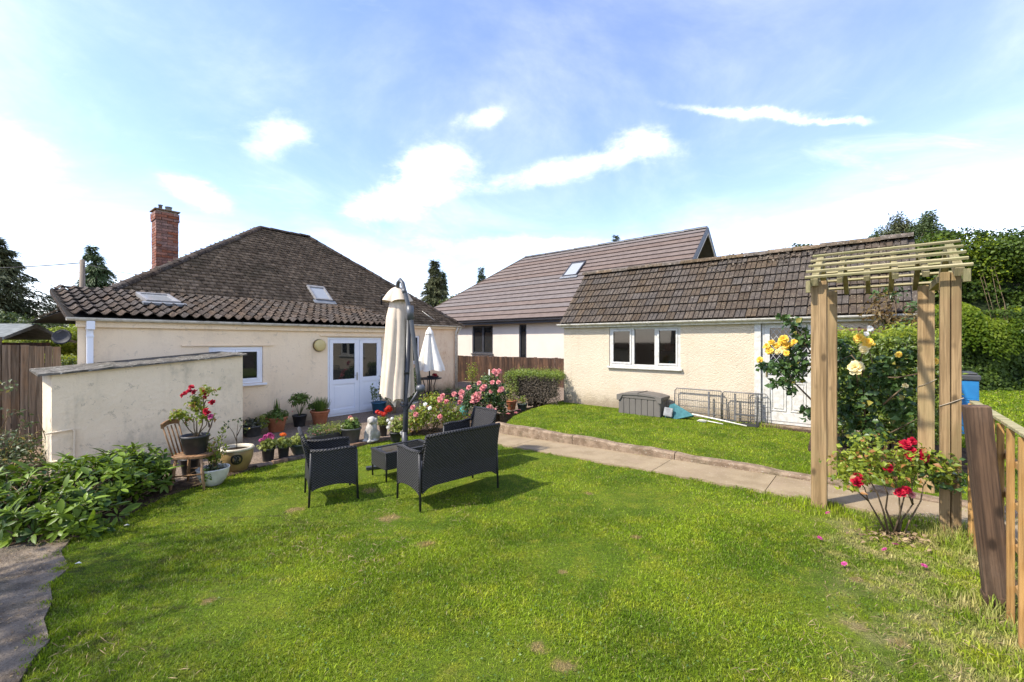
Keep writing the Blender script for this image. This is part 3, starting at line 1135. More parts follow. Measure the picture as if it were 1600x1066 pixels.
tx_, ty_, th_ = map(np.concatenate, (tx_, ty_, th_))
tz_ = np.where(gl(tx_, ty_)[1] > -3.2, Z_UP, zl(tx_, ty_) - .005)
V, F = blades(tx_, ty_, tz_, th_, .0055 * (.7 + .7 * rng.random(len(tx_))), .75)
tag(link('grass', np_mesh('grass', V, F, 'grass_blades', np.repeat(.25 + .6 * rng.random(len(tx_)), 5))), 'long unmown grass round the posts and path edges', 'grass', kind='stuff')

# clover and small weeds in the lawn
n = 4200
x, y = rng.uniform(-5, 5, n), rng.uniform(1.8, 5.5, n)
k = visible(x, y) & keep_lower(x, y) & (sines(x, y, 21) > .55)
x, y = x[k], y[k]
P = np.stack([x, y, zl(x, y) + .012 + .012 * rng.random(len(x))], 1)
N = unit(np.array([0, 0, 1.0]) + rng.normal(size=P.shape) * .35)
lo_ = leaf_obj('clover', P, np.cross(N, rng.normal(size=P.shape)), N, .013 + .010 * rng.random(len(P)), .013, 'pot_leaf')
tag(lo_, 'low clover and small weeds in the lawn', 'clover', kind='stuff')
# thatch and clippings lying on the lawn
n = 9000
x, y = rng.uniform(-5, 5.5, n), rng.uniform(1.8, 5.2, n)
k = visible(x, y) & keep_lower(x, y) & ((sines(x * 1.3, y * 1.3, 31) > 1.05) | ((.78 * x - .45 * y > .35) & (rng.random(n) < .8)))
x, y = x[k], y[k]
P = np.stack([x, y, zl(x, y) + .008 + .02 * rng.random(len(x))], 1)
N = unit(np.array([0, 0, 1.0]) + rng.normal(size=P.shape) * .3)
D = np.cross(N, rng.normal(size=P.shape))
tag(leaf_obj('dry_thatch', P, D, N, .03 + .05 * rng.random(len(P)), .004, 'dry_leaf'), 'dry grass clippings lying on the lawn', 'clippings', kind='stuff')


# ================================================================== BUILDINGS
def wall_holes(mb, x0, x1, z0, z1, holes, y=0.0, depth=.10, mi=0):
    xs_ = sorted({x0, x1, *[h[0] for h in holes], *[h[1] for h in holes]})
    zs_ = sorted({z0, z1, *[h[2] for h in holes], *[h[3] for h in holes]})
    for a, b in zip(xs_[:-1], xs_[1:]):
        for c, d in zip(zs_[:-1], zs_[1:]):
            mx_, mz_ = (a + b) / 2, (c + d) / 2
            if any(h[0] < mx_ < h[1] and h[2] < mz_ < h[3] for h in holes):
                continue
            mb.add([(a, y, c), (b, y, c), (b, y, d), (a, y, d)], [(0, 1, 2, 3)], mi)
    for a, b, c, d in holes:
        mb.add([(a, y, c), (b, y, c), (b, y, d), (a, y, d), (a, y + depth, c), (b, y + depth, c), (b, y + depth, d), (a, y + depth, d)],
               [(0, 4, 5, 1), (1, 5, 6, 2), (2, 6, 7, 3), (3, 7, 4, 0)], mi)


def frame_rect(mb, x0, x1, z0, z1, w, y0, y1, mi=0, wb=None):
    """Four members butted end to end."""
    wb = wb or w
    mb.box(x0, x0 + w, y0, y1, z0, z1, mi)
    mb.box(x1 - w, x1, y0, y1, z0, z1, mi)
    mb.box(x0 + w, x1 - w, y0, y1, z1 - w, z1, mi)
    mb.box(x0 + w, x1 - w, y0, y1, z0, z0 + wb, mi)


def pane(name, x0, x1, z0, z1, y, parent, mat='glass'):
    return MB().box(x0, x1, y, y + .012, z0, z1).build(name, mat, parent)


def gutter(mb, x0, x1, y, z, r=.055, mi=0):
    prof = [(y + r * math.cos(t), z + r * math.sin(t)) for t in np.linspace(math.pi, 2 * math.pi, 9)]
    prof += [(p[0] * .0 + y + (r - .008) * math.cos(t), z + (r - .008) * math.sin(t)) for t, p in zip(np.linspace(2 * math.pi, math.pi, 9), prof)]
    mb.prism(prof, x0, x1, 'x', mi)
    for xx in np.arange(x0 + .6, x1, 1.9):                 # union brackets
        prof2 = [(y + (r + .007) * math.cos(t), z + (r + .007) * math.sin(t)) for t in np.linspace(math.pi, 2 * math.pi, 9)]
        mb.prism(prof2, xx, xx + .05, 'x', mi)


# ------------------------------------------------------------------ bungalow
H0 = thing('bungalow', 'cream bungalow with hipped brown tiled roof, red brick chimney and a tiled extension', 'house', (*HA, Z_PATIO), ANG_H)
door_h = (0, 1.55, -.02, 1.966)
win_h = (-2.45, -1.455, .97, 1.752)
ext = MB()
wall_holes(ext, -4.28, 2.2, -.25, 2.22, [door_h, win_h])
ext.add([(-4.28, 0, -.25), (-3.95, 2.3, -.25), (-3.95, 2.3, 2.8), (-4.28, 0, 2.22)], [(0, 3, 2, 1)])
ext.add([(2.2, 0, -.25), (2.2, 2.3, -.25), (2.2, 2.3, 2.8), (2.2, 0, 2.22)], [(0, 1, 2, 3)])
ext.build('extension_wall', 'smooth_cream', H0)
mw = MB()
wall_holes(mw, 2.203, 6.46, -.25, 2.45, [(3.5, 4.62, 1.1, 2.06)], 2.17)
mw.add([(6.46, 2.17, -.25), (6.46, 9.6, -.25), (6.46, 9.6, 2.45), (6.46, 2.17, 2.45)], [(0, 1, 2, 3)])
mw.add([(-3.9, 2.35, -.25), (-3.2, 9.6, -.25), (-3.2, 9.6, 2.45), (-3.9, 2.35, 2.45)], [(0, 3, 2, 1)])
mw.add([(-3.2, 9.6, -.25), (6.46, 9.6, -.25), (6.46, 9.6, 2.45), (-3.2, 9.6, 2.45)], [(0, 3, 2, 1)])
mw.build('main_wall', 'pink_cream', H0)
# moulded bands over the openings
MB().box(-.2, 1.9, -.03, -.001, 1.985, 2.035).box(-2.9, -1.25, -.03, -.001, 1.765, 1.80).build('drip_band', 'smooth_cream', H0, bevel=.006)
fb = MB().box(-4.30, 2.22, -.06, -.004, 2.10, 2.225)
fb.build('fascia', 'smooth_cream', H0, bevel=.004)
MB().box(2.3, 6.5, 2.06, 2.166, 2.33, 2.45).build('fascia', 'smooth_cream', H0, bevel=.004)
gt = MB()
gutter(gt, -4.42, 2.30, -.125, 2.255)
gt.build('gutter', 'gutter_white', H0)
gt = MB()
gutter(gt, 2.5, 6.68, 1.99, 2.46)
gt.build('gutter', 'gutter_white', H0)
MB().box(-4.18, -4.10, -.09, -.012, -.2, 2.06).box(-4.19, -4.09, -.17, -.012, 2.06, 2.20).box(-4.185, -4.095, -.10, -.011, 1.93, 1.97).build('downpipe', 'upvc', H0, bevel=.006)
dp = MB().tube([(6.36, 2.10, -.1), (6.36, 2.10, 2.2), (6.36, 1.99, 2.40)], .035, 10)
dp.build('downpipe', 'gutter_white', H0)
dp = MB().tube([(6.62, 2.3, -.1), (6.62, 2.3, 2.15), (6.55, 1.99, 2.40)], .035, 10)
dp.build('downpipe', 'gutter_white', H0)

# double door: one leaf with handle, one narrow leaf
dr = thing('back_door', None, None)
dr.parent = H0
fr = MB()
frame_rect(fr, .003, 1.547, -.018, 1.963, .06, .035, .095, 0, .07)
fr.box(.83, .885, .037, .093, .053, 1.902)
fr.build('frame', 'upvc', dr, bevel=.004)
for x0_, x1_, gz in ((.066, .826, .905), (.889, 1.484, .93)):
    lf = MB()
    frame_rect(lf, x0_, x1_, .056, 1.899, .085, .018, .074, 0, .11)
    lf.box(x0_ + .085, x1_ - .085, .020, .072, gz - .12, gz)
    lf.box(x0_ + .085, x1_ - .085, .040, .055, .166, gz - .12)
    lf.box(x0_ + .13, x1_ - .13, .032, .040, .22, gz - .17)
    lf.build('leaf', 'upvc', dr, bevel=.004)
    pane('pane', x0_ + .085, x1_ - .085, gz, 1.814, .044, dr)
hd = MB().box(.785, .815, .006, .017, .86, 1.06).tube([(.80, .006, .99), (.80, -.03, .99), (.69, -.035, .99)], .009, 8)
hd.build('handle', 'silver', dr)
MB().box(-.03, 1.59, -.075, .03, -.055, -.022).build('threshold', 'upvc', dr, bevel=.004)

wn = thing('window', None, None)
wn.parent = H0
fr = MB()
frame_rect(fr, -2.447, -1.458, .973, 1.749, .055, .03, .09)
frame_rect(fr, -1.98, -1.516, 1.031, 1.691, .05, .015, .075)
frame_rect(fr, -2.389, -1.985, 1.031, 1.691, .05, .015, .075)
fr.build('frame', 'upvc', wn, bevel=.004)
pane('pane', -1.93, -1.566, 1.081, 1.641, .04, wn)
pane('pane', -2.339, -2.035, 1.081, 1.641, .04, wn)
MB().box(-2.52, -1.40, -.075, .028, .925, .968).build('sill', 'upvc', wn, bevel=.005)
wn = thing('window', None, None)
wn.parent = H0
fr = MB()
frame_rect(fr, 3.503, 4.617, 1.103, 2.057, .06, 2.2, 2.26)
fr.box(4.03, 4.09, 2.202, 2.258, 1.163, 1.997)
fr.build('frame', 'upvc', wn)
pane('pane', 3.563, 4.03, 1.163, 1.997, 2.225, wn)
pane('pane', 4.09, 4.557, 1.163, 1.997, 2.225, wn)
MB().box(3.45, 4.67, 2.09, 2.198, 1.05, 1.10).build('sill', 'upvc', wn)

# round bulkhead lamp
lp = MB()
lp.lathe([(.150, 0), (.152, .03), (.145, .055)], 26, 0)
o_ = lp.build('wall_light', 'brass', H0, (-.22, 0, 1.765), (R(90), 0, 0))
lp = MB()
lp.lathe([(.140, .05), (.142, .075), (.128, .098), (.09, .112), (.0, .117)], 26, 0)
lp.build('lamp_cover', 'lamp_cover', o_)

# ---- extension roof: pantiles one by one
ES = (2.95 - 2.28) / 2.74
EA = math.atan(ES)
roof_e = MB()
roof_e.add([(-4.40, -.15, 2.262), (2.28, -.15, 2.262), (2.28, 2.56, 2.925), (-4.40, 2.56, 2.925), (-4.40, -.15, 2.225), (2.28, -.15, 2.225), (2.28, 2.56, 2.80), (-4.40, 2.56, 2.80)],
           [(0, 1, 2, 3), (7, 6, 5, 4), (0, 4, 5, 1), (1, 5, 6, 2), (3, 7, 4, 0)])
RE = roof_e.build('extension_roof', 'box_groove', H0)
PW, PL = .180, .40


def pantile_mesh(k):
    r_ = random.Random(k)
    n = 9
    vs, fs = [], []
    px_ = [PW * 1.10 * i / (n - 1) for i in range(n)]

    def prof(x):
        c = .5 + .5 * math.cos(2 * math.pi * (x / PW))
        return .066 * c ** 1.35
    t0 = .034 + r_.uniform(-.004, .005)
    for yy, dz in ((0, t0), (PL, .0)):
        for x in px_:
            vs.append((x - .01, yy + r_.uniform(-.003, .003), prof(x) + dz))
    for x in px_:
        vs.append((x - .01, .003, prof(x) + t0 - .016))
    for i in range(n - 1):
        fs.append((i, i + 1, n + i + 1, n + i))
        fs.append((2 * n + i, 2 * n + i + 1, i + 1, i))
    mb = MB()
    mb.add(vs, fs, 0, False)
    me = bpy.data.meshes.new('pantile')
    me.from_pydata(mb.v, [], mb.f)
    me.materials.append(M['roof_clay'])
    me.update()
    return me


pt = [pantile_mesh(k) for k in range(6)]
rows = 8
slope_len = 2.74 / math.cos(EA)
gauge = slope_len / rows
cols = int(6.72 / PW)
for r_ in range(rows):
    d = r_ * gauge - .02
    for c in range(cols):
        x = -4.42 + c * PW
        yy, zz_ = -.18 + d * math.cos(EA), 2.285 + d * math.sin(EA)
        link('pantile', random.choice(pt), RE, (x + random.uniform(-.004, .004), yy, zz_ + random.uniform(-.003, .004)),
             (EA + random.uniform(-.012, .012), random.uniform(-.015, .015), random.uniform(-.012, .012)))
# verge and flashing
MB().bar((-4.405, -.10, 2.225), (-4.405, 2.5, 2.86), .012, .05).build('bargeboard', 'roof_clay', H0)
MB().box(-4.30, 2.3, 2.50, 2.60, 2.955, 2.990).build('flashing', 'moss_ridge', H0, bevel=.01)

# ---- main roof
MS = .84
MAng = math.atan(MS)
E0, E1, E2, E3 = Vector((-4.32, 1.95, 2.45)), Vector((6.65, 1.95, 2.45)), Vector((6.65, 9.85, 2.45)), Vector((-4.32, 9.85, 2.45))
RL, RR = Vector((.741, 5.9, 5.768)), Vector((2.41, 5.9, 5.768))
dk = MB()
off = Vector((0, 0, -.03))
dk.add([p + off for p in (E0, E1, E2, E3, RL, RR)], [(0, 1, 5, 4), (1, 2, 5), (2, 3, 4, 5), (3, 0, 4), (3, 2, 1, 0)])
RM = dk.build('main_roof', 'box_groove', H0)
tv, tf, tr_ = [], [], []
TW, TG = .165, .150


def tile_plane(P0, ux, uy, nrm, length, xl, xr):
    """Plain tiles laid from the eave at P0 in courses along ux; xl(d), xr(d) bound each course."""
    rows_ = int(length / TG)
    for j in range(rows_):
        d = j * TG
        a, b = xl(d), xr(d)
        i0 = math.floor(a / TW) - 1
        for i in range(i0, int(b / TW) + 2):
            x0_ = (i + (.5 if j % 2 else 0)) * TW
            if x0_ + TW * .9 < a or x0_ + .1 * TW > b:
                continue
            lift = .030 + random.uniform(-.006, .008)
            tw = random.uniform(-.006, .006)
            base = len(tv)
            for (xx, dd, h_) in ((x0_ + .006, d - .012 + tw, lift), (x0_ + TW - .006, d - .012 - tw, lift + random.uniform(-.004, .004)),
                                 (x0_ + TW - .006, d + TG + .03, .002), (x0_ + .006, d + TG + .03, .002), (x0_ + .006, d - .006 + tw, lift - .013), (x0_ + TW - .006, d - .006 - tw, lift - .013)):
                xx = min(max(xx, a - .03), b + .03)
                p = P0 + ux * xx + uy * dd + nrm * h_
                tv.append(p[:])
            tf.append((base, base + 1, base + 2, base + 3))
            tf.append((base + 4, base + 5, base + 1, base))
            v = min(1, max(0, random.gauss(.5, .22)))
            tr_.extend([v] * 6)


Lf = math.hypot(3.95, 3.318)
uy = Vector((0, math.cos(MAng), math.sin(MAng)))
nf = Vector((0, -math.sin(MAng), math.cos(MAng)))
lslope, rslope = (RL.x - E0.x) / Lf, (E1.x - RR.x) / Lf
tile_plane(Vector((0, 1.95, 2.45)), Vector((1, 0, 0)), uy, nf, Lf, lambda d: E0.x + lslope * d, lambda d: E1.x - rslope * d)
# hip ends, seen only from the side
for P0, ux, run, rise, wl in ((E1, Vector((0, 1, 0)), E1.x - RR.x, 3.318, 7.9), (E3, Vector((0, -1, 0)), RL.x - E3.x, 3.318, 7.9)):
    L_ = math.hypot(run, rise)
    inward = Vector((-1 if P0 is E1 else 1, 0, 0))
    uy_ = inward * (run / L_) + Vector((0, 0, rise / L_))
    n_ = -inward * (rise / L_) + Vector((0, 0, run / L_))
    tile_plane(P0, ux, uy_, n_, L_, lambda d: 3.95 * d / L_, lambda d: wl - 3.95 * d / L_)
me = np_mesh('roof_tiles', np.array(tv), np.array(tf), 'roof_plain', np.array(tr_))
tag(link('roof_tiles', me, RM), kind='stuff')


def ridge_mesh(name, L_, r_, mat):
    mb = MB()
    n = 9
    vs = []
    for x_, dr_ in ((0, .012), (L_, 0)):
        for k in range(n):
            t = math.pi * (k / (n - 1)) * 1.0
            vs.append((x_, (r_ + dr_) * math.cos(t), (r_ + dr_) * math.sin(t) * .72))
    fs = [(k, k + 1, n + k + 1, n + k) for k in range(n - 1)] + [tuple(range(n)), tuple(reversed(range(n, 2 * n)))]
    mb.add(vs, fs)
    return mb.mesh(name, mat)


def ridge_run(parent, p, q, L_, me, drop=.035):
    p, q = Vector(p), Vector(q)
    d = q - p
    n = max(1, round(d.length / L_))
    st = d / n
    e = d.to_track_quat('X', 'Z').to_euler()
    for i in range(n):
        o = link('ridge_tile', me, parent, p + st * i - Vector((0, 0, drop)) + Vector((0, 0, random.uniform(-.008, .01))), e)
        o.rotation_euler.rotate_axis('Z', random.uniform(-.03, .03))


rm = ridge_mesh('ridge_tile', .36, .125, 'roof_clay')
ridge_run(RM, E0 + (RL - E0) * .12, RL, .34, rm)
ridge_run(RM, RL, RR, .34, rm, .02)
ridge_run(RM, E1, RR, .34, rm)


def skylight(parent, P, ux, uy_, nrm, w, h_, frame, label=None):
    """Roof window: P lower-left corner on the slope."""
    o = thing('skylight', None, None)
    o.parent = parent
    m4 = Matrix((ux.to_4d(), uy_.to_4d(), nrm.to_4d(), (0, 0, 0, 1))).transposed()
    m4.translation = P
    o.matrix_local = m4
    a = MB()
    for args in ((0, .055, 0, h_), (w - .055, w, 0, h_), (.055, w - .055, 0, .06), (.055, w - .055, h_ - .09, h_)):
        a.box(args[0], args[1], args[2], args[3], -.01, .075)
    a.build('frame', frame, o, bevel=.004)
    MB().box(-.07, w + .07, -.16, -.001, .0, .045).build('flashing', 'lead', o)
    MB().box(.05, w - .05, .055, h_ - .085, .02, .05).build('pane', 'glass_sky', o)
    return o


ue = Vector((0, math.cos(EA), math.sin(EA)))
ne = Vector((0, -math.sin(EA), math.cos(EA)))
X1 = Vector((1, 0, 0))
skylight(H0, Vector((-3.22, .98, 2.285 + ES * 1.16 + .05)), X1, ue, ne, .56, .95, 'sky_frame')
skylight(H0, Vector((1.05, 2.70, 2.45 + MS * .75 + .01)), X1, uy, nf, .55, .74, 'sky_frame')
vp = MB().tube([(3.42, 2.75, 3.05), (3.42, 2.75, 3.42), (3.45, 2.70, 3.46), (3.53, 2.62, 3.46)], .032, 9)
vp.build('vent_pipe', 'black_iron', H0)
MB().tube([(5.05, 2.55, 2.99), (5.30, 2.14, 2.65)], .009, 6).build('cable', 'gutter_white', H0)
sdish = MB()
sdish.lathe([(.0, 0), (.12, .012), (.22, .04), (.30, .085), (.305, .088), (.22, .05), (.12, .02), (.0, .008)], 24, 0, cap0=False)
sdish.tube([(0, 0, 0), (0, -.05, -.2)], .02)
sdish.tube([(0, .28, .08), (0, .05, .42)], .012)
sdish.build('satellite_dish', 'dish_grey', H0, (-4.42, .26, 1.93), (R(75), 0, R(-30)), 0).scale = (.42, .42, .42)
MB().tube([(-4.42, .29, 1.9), (-4.26, .29, 1.85)], .02).build('dish_bracket', 'dish_grey', H0)

# ---- chimney, brick by brick
CH = thing('chimney', None, None, (-1.98, 5.3, 3.6))
CH.parent = H0
cw, cdp, ch_ = .50, .50, 1.93
MB().box(-cw / 2 + .02, cw / 2 - .02, -cdp / 2 + .02, cdp / 2 - .02, 0, ch_).build('core', 'mortar', CH)
bh, bl = .065, .24
bm_s = MB().box(-bl / 2 + .006, bl / 2 - .006, -.05, .05, 0, bh).mesh('brick', 'brick_red')
nc = int(ch_ / .075)
for j in range(nc):
    grow = .022 if j >= nc - 3 else 0
    z_ = j * .075 + .005
    hw_, hd_ = cw / 2 + grow, cdp / 2 + grow
    for side in range(4):
        cuts = (-.5, 0, .5) if (j + side) % 2 else (-.5, -.25, .25, .5)
        for c0_, c1_ in zip(cuts[:-1], cuts[1:]):
            u = (c0_ + c1_) / 2 * 2 * hw_
            ax = (u, -hd_ + .048, 0) if side == 0 else (u, hd_ - .048, R(180)) if side == 1 else (-hw_ + .048, u, R(90)) if side == 2 else (hw_ - .048, u, R(90))
            bk_ = link('brick', bm_s, CH, (ax[0] + random.uniform(-.003, .003), ax[1] + random.uniform(-.003, .003), z_), (0, 0, ax[2]))
            bk_.scale.x = ((c1_ - c0_) * 2 * hw_ - .010) / (bl - .012)
MB().box(-.29, .29, -.29, .29, ch_ - .005, ch_ + .030).build('cap', 'kerb_concrete', CH, bevel=.008)
cp = MB()
cp.lathe([(.105, 0), (.10, .04), (.09, .06), (.088, .17), (.105, .18), (.105, .205), (.07, .205), (.07, .05)], 16)
cp.build('pot', 'roof_felt', CH, (.08, 0, ch_ + .03)).scale = (.85, .85, .7)
cp = MB()
cp.lathe([(.055, 0), (.055, .2), (.075, .21), (.075, .235), (0, .26)], 14)
cp.build('cowl', 'galv', CH, (-.10, .02, ch_ + .02), (0, 0, 0)).scale = (.8, .8, .75)

# ------------------------------------------------------------------ outbuilding
G0 = thing('outbuilding', 'cream roughcast outbuilding with brown tiled roof, triple window and white door', 'outbuilding', (*GA, Z_UP), ANG_G)
GL, GD, GE, GR_ = 6.86, 2.3, 2.09, 3.56
gwl = MB()
wall_holes(gwl, 0, GL, -.35, GE + .05, [(1.345, 3.09, 1.03, 2.00), (4.54, 5.56, .03, 2.06)])
gwl.add([(GL, 0, -.35), (GL, GD, -.35), (GL, GD, GE), (GL, GD / 2, GR_ - .1), (GL, 0, GE)], [(0, 1, 2, 3, 4)])
gwl.add([(0, 0, -.35), (0, GD, -.35), (0, GD, GE), (0, GD / 2, GR_ - .1), (0, 0, GE)], [(4, 3, 2, 1, 0)])
gwl.add([(0, GD, -.35), (GL, GD, -.35), (GL, GD, GE), (0, GD, GE)], [(0, 3, 2, 1)])
gwl.build('wall', 'roughcast', G0)
GS = (GR_ - 2.10) / (GD / 2 + .15)
GAn = math.atan(GS)
rd = MB()
rd.add([(-.06, -.13, 2.09), (GL + .06, -.13, 2.09), (GL + .06, GD / 2, GR_ - .03), (-.06, GD / 2, GR_ - .03), (-.06, GD + .13, 2.09), (GL + .06, GD + .13, 2.09)],
       [(0, 1, 2, 3), (3, 2, 5, 4), (0, 4, 5, 1)])
RG = rd.build('roof', 'roof_concrete', G0)
KW, KR = .2017, 8
klen = (GD / 2 + .15) / math.cos(GAn)
kg = klen / KR


def conc_tile(k):
    r_ = random.Random(k)
    w2 = KW
    xs_ = [0, .014, .018, .022, w2 * .5 - .008, w2 * .5, w2 * .5 + .008, w2 - .016, w2 - .008, w2]
    zs_ = [-.012, -.012, .013, .016, .013, -.004, .013, .016, .012, -.012]
    n = len(xs_)
    t0 = .036 + r_.uniform(-.003, .004)
    vs = [(x, -.004 + r_.uniform(-.003, .003), z + t0) for x, z in zip(xs_, zs_)] + [(x, kg + .03, z) for x, z in zip(xs_, zs_)] + [(x, .004, z + t0 - .016) for x, z in zip(xs_, zs_)]
    fs = []
    for i in range(n - 1):
        fs += [(i, i + 1, n + i + 1, n + i), (2 * n + i, 2 * n + i + 1, i + 1, i)]
    me = bpy.data.meshes.new('roof_tile')
    me.from_pydata(vs, [], fs)
    me.materials.append(M['roof_concrete'])
    return me


kt = [conc_tile(k) for k in range(6)]
for j in range(KR):
    for i in range(34):
        d = j * kg
        link('roof_tile', random.choice(kt), RG, (-.03 + i * KW + random.uniform(-.003, .003), -.15 + d * math.cos(GAn), 2.105 + d * math.sin(GAn) + random.uniform(-.003, .003)),
             (GAn + random.uniform(-.012, .012), random.uniform(-.012, .012), random.uniform(-.008, .008)))
V_, F_ = [], []
for j in range(KR):                                    # the rear slope, out of sight from the lawn
    d0, d1 = j * kg, (j + 1) * kg + .02
    y0_, y1_ = GD + .15 - d0 * math.cos(GAn), GD + .15 - d1 * math.cos(GAn)
    b = len(V_)
    V_ += [(-.06, y0_, 2.12 + d0 * math.sin(GAn)), (GL + .06, y0_, 2.12 + d0 * math.sin(GAn)), (GL + .06, y1_, 2.095 + d1 * math.sin(GAn)), (-.06, y1_, 2.095 + d1 * math.sin(GAn))]
    F_.append((b, b + 3, b + 2, b + 1))
tag(link('roof_tiles', np_mesh('roof_tiles', V_, F_, 'roof_concrete'), RG), kind='stuff')
rm2 = ridge_mesh('ridge_tile', .46, .13, 'moss_ridge')
ridge_run(RG, (-.05, GD / 2, GR_ + .03), (GL + .05, GD / 2, GR_ + .03), .45, rm2, .04)
n = 420                                                # moss clumps and lichen on the ridge
x = rng.uniform(3.2, 6.85, n)
dd = np.abs(rng.normal(size=n)) * .22
P = np.stack([x, GD / 2 - dd * math.cos(GAn), GR_ + .07 - dd * math.sin(GAn)], 1)
N = unit(rng.normal(size=(n, 3)) + np.array([0, -.6, .8]))
mo = leaf_obj('moss', P, np.cross(N, rng.normal(size=(n, 3))), N, .03 + .06 * rng.random(n), .05, 'box_twig', G0)
tag(mo, kind='stuff')
gg = MB()
gg.box(-.06, GL + .06, -.10, -.003, 1.995, 2.09)
gg.build('fascia', 'gutter_white', G0, bevel=.006)
gg = MB()
gutter(gg, -.10, GL + .1, -.16, 2.095, .05)
gg.build('gutter', 'gutter_white', G0)
MB().tube([(6.70, -.06, 0), (6.70, -.06, 1.85), (6.72, -.15, 2.06)], .034, 10).build('downpipe', 'gutter_white', G0)
wn = thing('window', None, None)
wn.parent = G0
fr = MB()
frame_rect(fr, 1.348, 3.087, 1.033, 1.992, .06, .02, .09)
for mx_ in (1.93, 2.49):
    fr.box(mx_, mx_ + .065, .022, .088, 1.093, 1.932)
fr.build('frame', 'old_white', wn, bevel=.004)
for i_, (a, b) in enumerate(((1.408, 1.93), (1.995, 2.49), (2.555, 3.027))):
    if i_ != 1:
        ca = MB()
        frame_rect(ca, a + .003, b - .003, 1.096, 1.929, .042, .006, .06)
        ca.build('casement', 'old_white', wn, bevel=.003)
        pane('pane', a + .045, b - .045, 1.138, 1.887, .035, wn, 'clear_glass')
    else:
        pane('pane', a, b, 1.093, 1.932, .05, wn, 'clear_glass')
MB().box(1.31, 3.14, -.065, .018, .985, 1.03).build('sill', 'old_white', wn, bevel=.006)
wd = thing('door', None, None)
wd.parent = G0
fr = MB()
fr.box(4.543, 4.655, -.022, .03, .03, 2.0)
frame_rect(fr, 4.66, 5.555, .04, 2.05, .055, .03, .1)
fr.build('frame', 'old_white', wd, bevel=.003)
lf = MB()
frame_rect(lf, 4.718, 5.497, .098, 1.992, .085, .02, .075, 0, .16)
lf.box(4.803, 5.412, .022, .073, .88, .975)
lf.box(4.803, 5.412, .045, .06, .258, .88)
for a, b in ((4.825, 5.075), (5.14, 5.39)):
    frame_rect(lf, a, b, .29, .85, .022, .030, .044)
    lf.box(a + .045, b - .045, .034, .044, .335, .805)
lf.build('leaf', 'old_white', wd, bevel=.003)
pane('pane', 4.803, 5.412, .975, 1.907, .048, wd)
ld = MB()
x0_, x1_, z0_, z1_ = 4.803, 5.412, .975, 1.907
st_ = .155
for k in range(-8, 16):
    for sgn in (1, -1):
        pts = []
        for q in range(0, 41):
            x_ = x0_ + (x1_ - x0_) * q / 40
            z_ = (z0_ + k * st_ + (x_ - x0_) * 1.45) if sgn > 0 else (z1_ - k * st_ - (x_ - x0_) * 1.45)
            if z0_ <= z_ <= z1_:
                pts.append((x_, .045, z_))
        if len(pts) > 1:
            ld.bar(pts[0], pts[-1], .008, .004, up=(0, 1, 0))
ld.build('leading', 'lead_line', wd)
MB().box(4.735, 4.765, .004, .019, .95, 1.16).tube([(4.75, .004, 1.06), (4.75, -.03, 1.06), (4.85, -.035, 1.06)], .009, 8).build('handle', 'brass', wd)
MB().box(4.52, 5.58, -.10, .02, -.05, .036).build('step', 'kerb_concrete', wd, bevel=.008)

MB().box(2.2, 4.2, .55, .85, 1.40, 1.43).box(2.25, 2.29, .58, .82, -.2, 1.40).box(4.1, 4.14, .58, .82, -.2, 1.40).box(1.2, 3.4, .10, .34, 1.0, 1.03).build('shelf', 'chair_wood', G0)
MB().lathe([(.07, 0), (.075, .12), (.05, .16), (0, .16)], 14).tube([(.05, 0, .04), (.17, -.02, .15)], .014, 6).build('watering_can', 'pot_teal', G0, (2.80, .22, 1.03), (0, 0, .4))
MB().box(0, .22, 0, .12, 0, .16).box(.30, .44, .02, .14, 0, .25).box(.55, .80, 0, .16, 0, .12).build('boxes', 'brick_red', G0, (2.5, .62, 1.43))
MB().tube([(1.6, .7, -.2), (1.75, .25, 1.75)], .013, 6).build('tool_handle', 'chair_wood', G0)

tl = thing('trellis', 'brown wooden trellis fixed to the outbuilding wall behind the privet', 'trellis', (*gw(0, -.045), Z_UP), ANG_G)
for z_ in (1.85, 1.64, 1.30, .95, .6, .25):
    MB().box(5.70, 6.62, -.014, 0, z_ - .018, z_ + .018).build('slat', 'trellis_brown', tl)
for x_ in np.linspace(5.80, 6.52, 5):
    MB().box(x_ - .016, x_ + .016, .001, .015, .1, 1.90).build('upright', 'trellis_brown', tl)

# ------------------------------------------------------------------ neighbouring house
NA = np.array([-2.53, 22.0])
N0 = thing('neighbouring_house', 'white rendered house with pinkish brown tiled roof and glazed gable beyond the dark fence', 'house', (*NA, -.1), ANG_G)
nl = 10.2
nw = MB()
wall_holes(nw, -3.6, nl, -.3, 2.85, [(.66, 2.10, 1.17, 2.56), (3.76, 4.20, .9, 2.56)], 0, .12)
nw.add([(nl, 0, -.3), (nl, 8, -.3), (nl, 8, 2.85), (nl, 4, 6.3), (nl, 0, 2.85)], [(0, 1, 2, 3, 4)])
nw.add([(-3.6, 0, -.3), (-3.6, 8, -.3), (-3.6, 8, 2.85), (-3.6, 0, 2.85)], [(0, 3, 2, 1)])
nw.build('wall', 'white_coat', N0)
NE_, NRZ = Vector((0, -.38, 2.80)), 6.62
nsl = (NRZ - 2.80) / 4.38
NAn = math.atan(nsl)
nLen = 4.38 / math.cos(NAn)
xr_ = nl + .65
nd = MB()
nd.add([(-4.5, -.36, 2.77), (xr_, -.36, 2.77), (xr_, 4, NRZ - .03), (.97, 4, NRZ - .03), (-4.5, 8.38, 2.77), (xr_, 8.38, 2.77)], [(0, 1, 2, 3), (3, 2, 5, 4), (0, 3, 4)])
nd.add([(-4.5, -.36, 2.66), (xr_, -.36, 2.66), (xr_, 4, NRZ - .2), (.97, 4, NRZ - .2), (-4.5, 8.38, 2.66), (xr_, 8.38, 2.66)], [(3, 2, 1, 0), (4, 5, 2, 3), (4, 3, 0)])
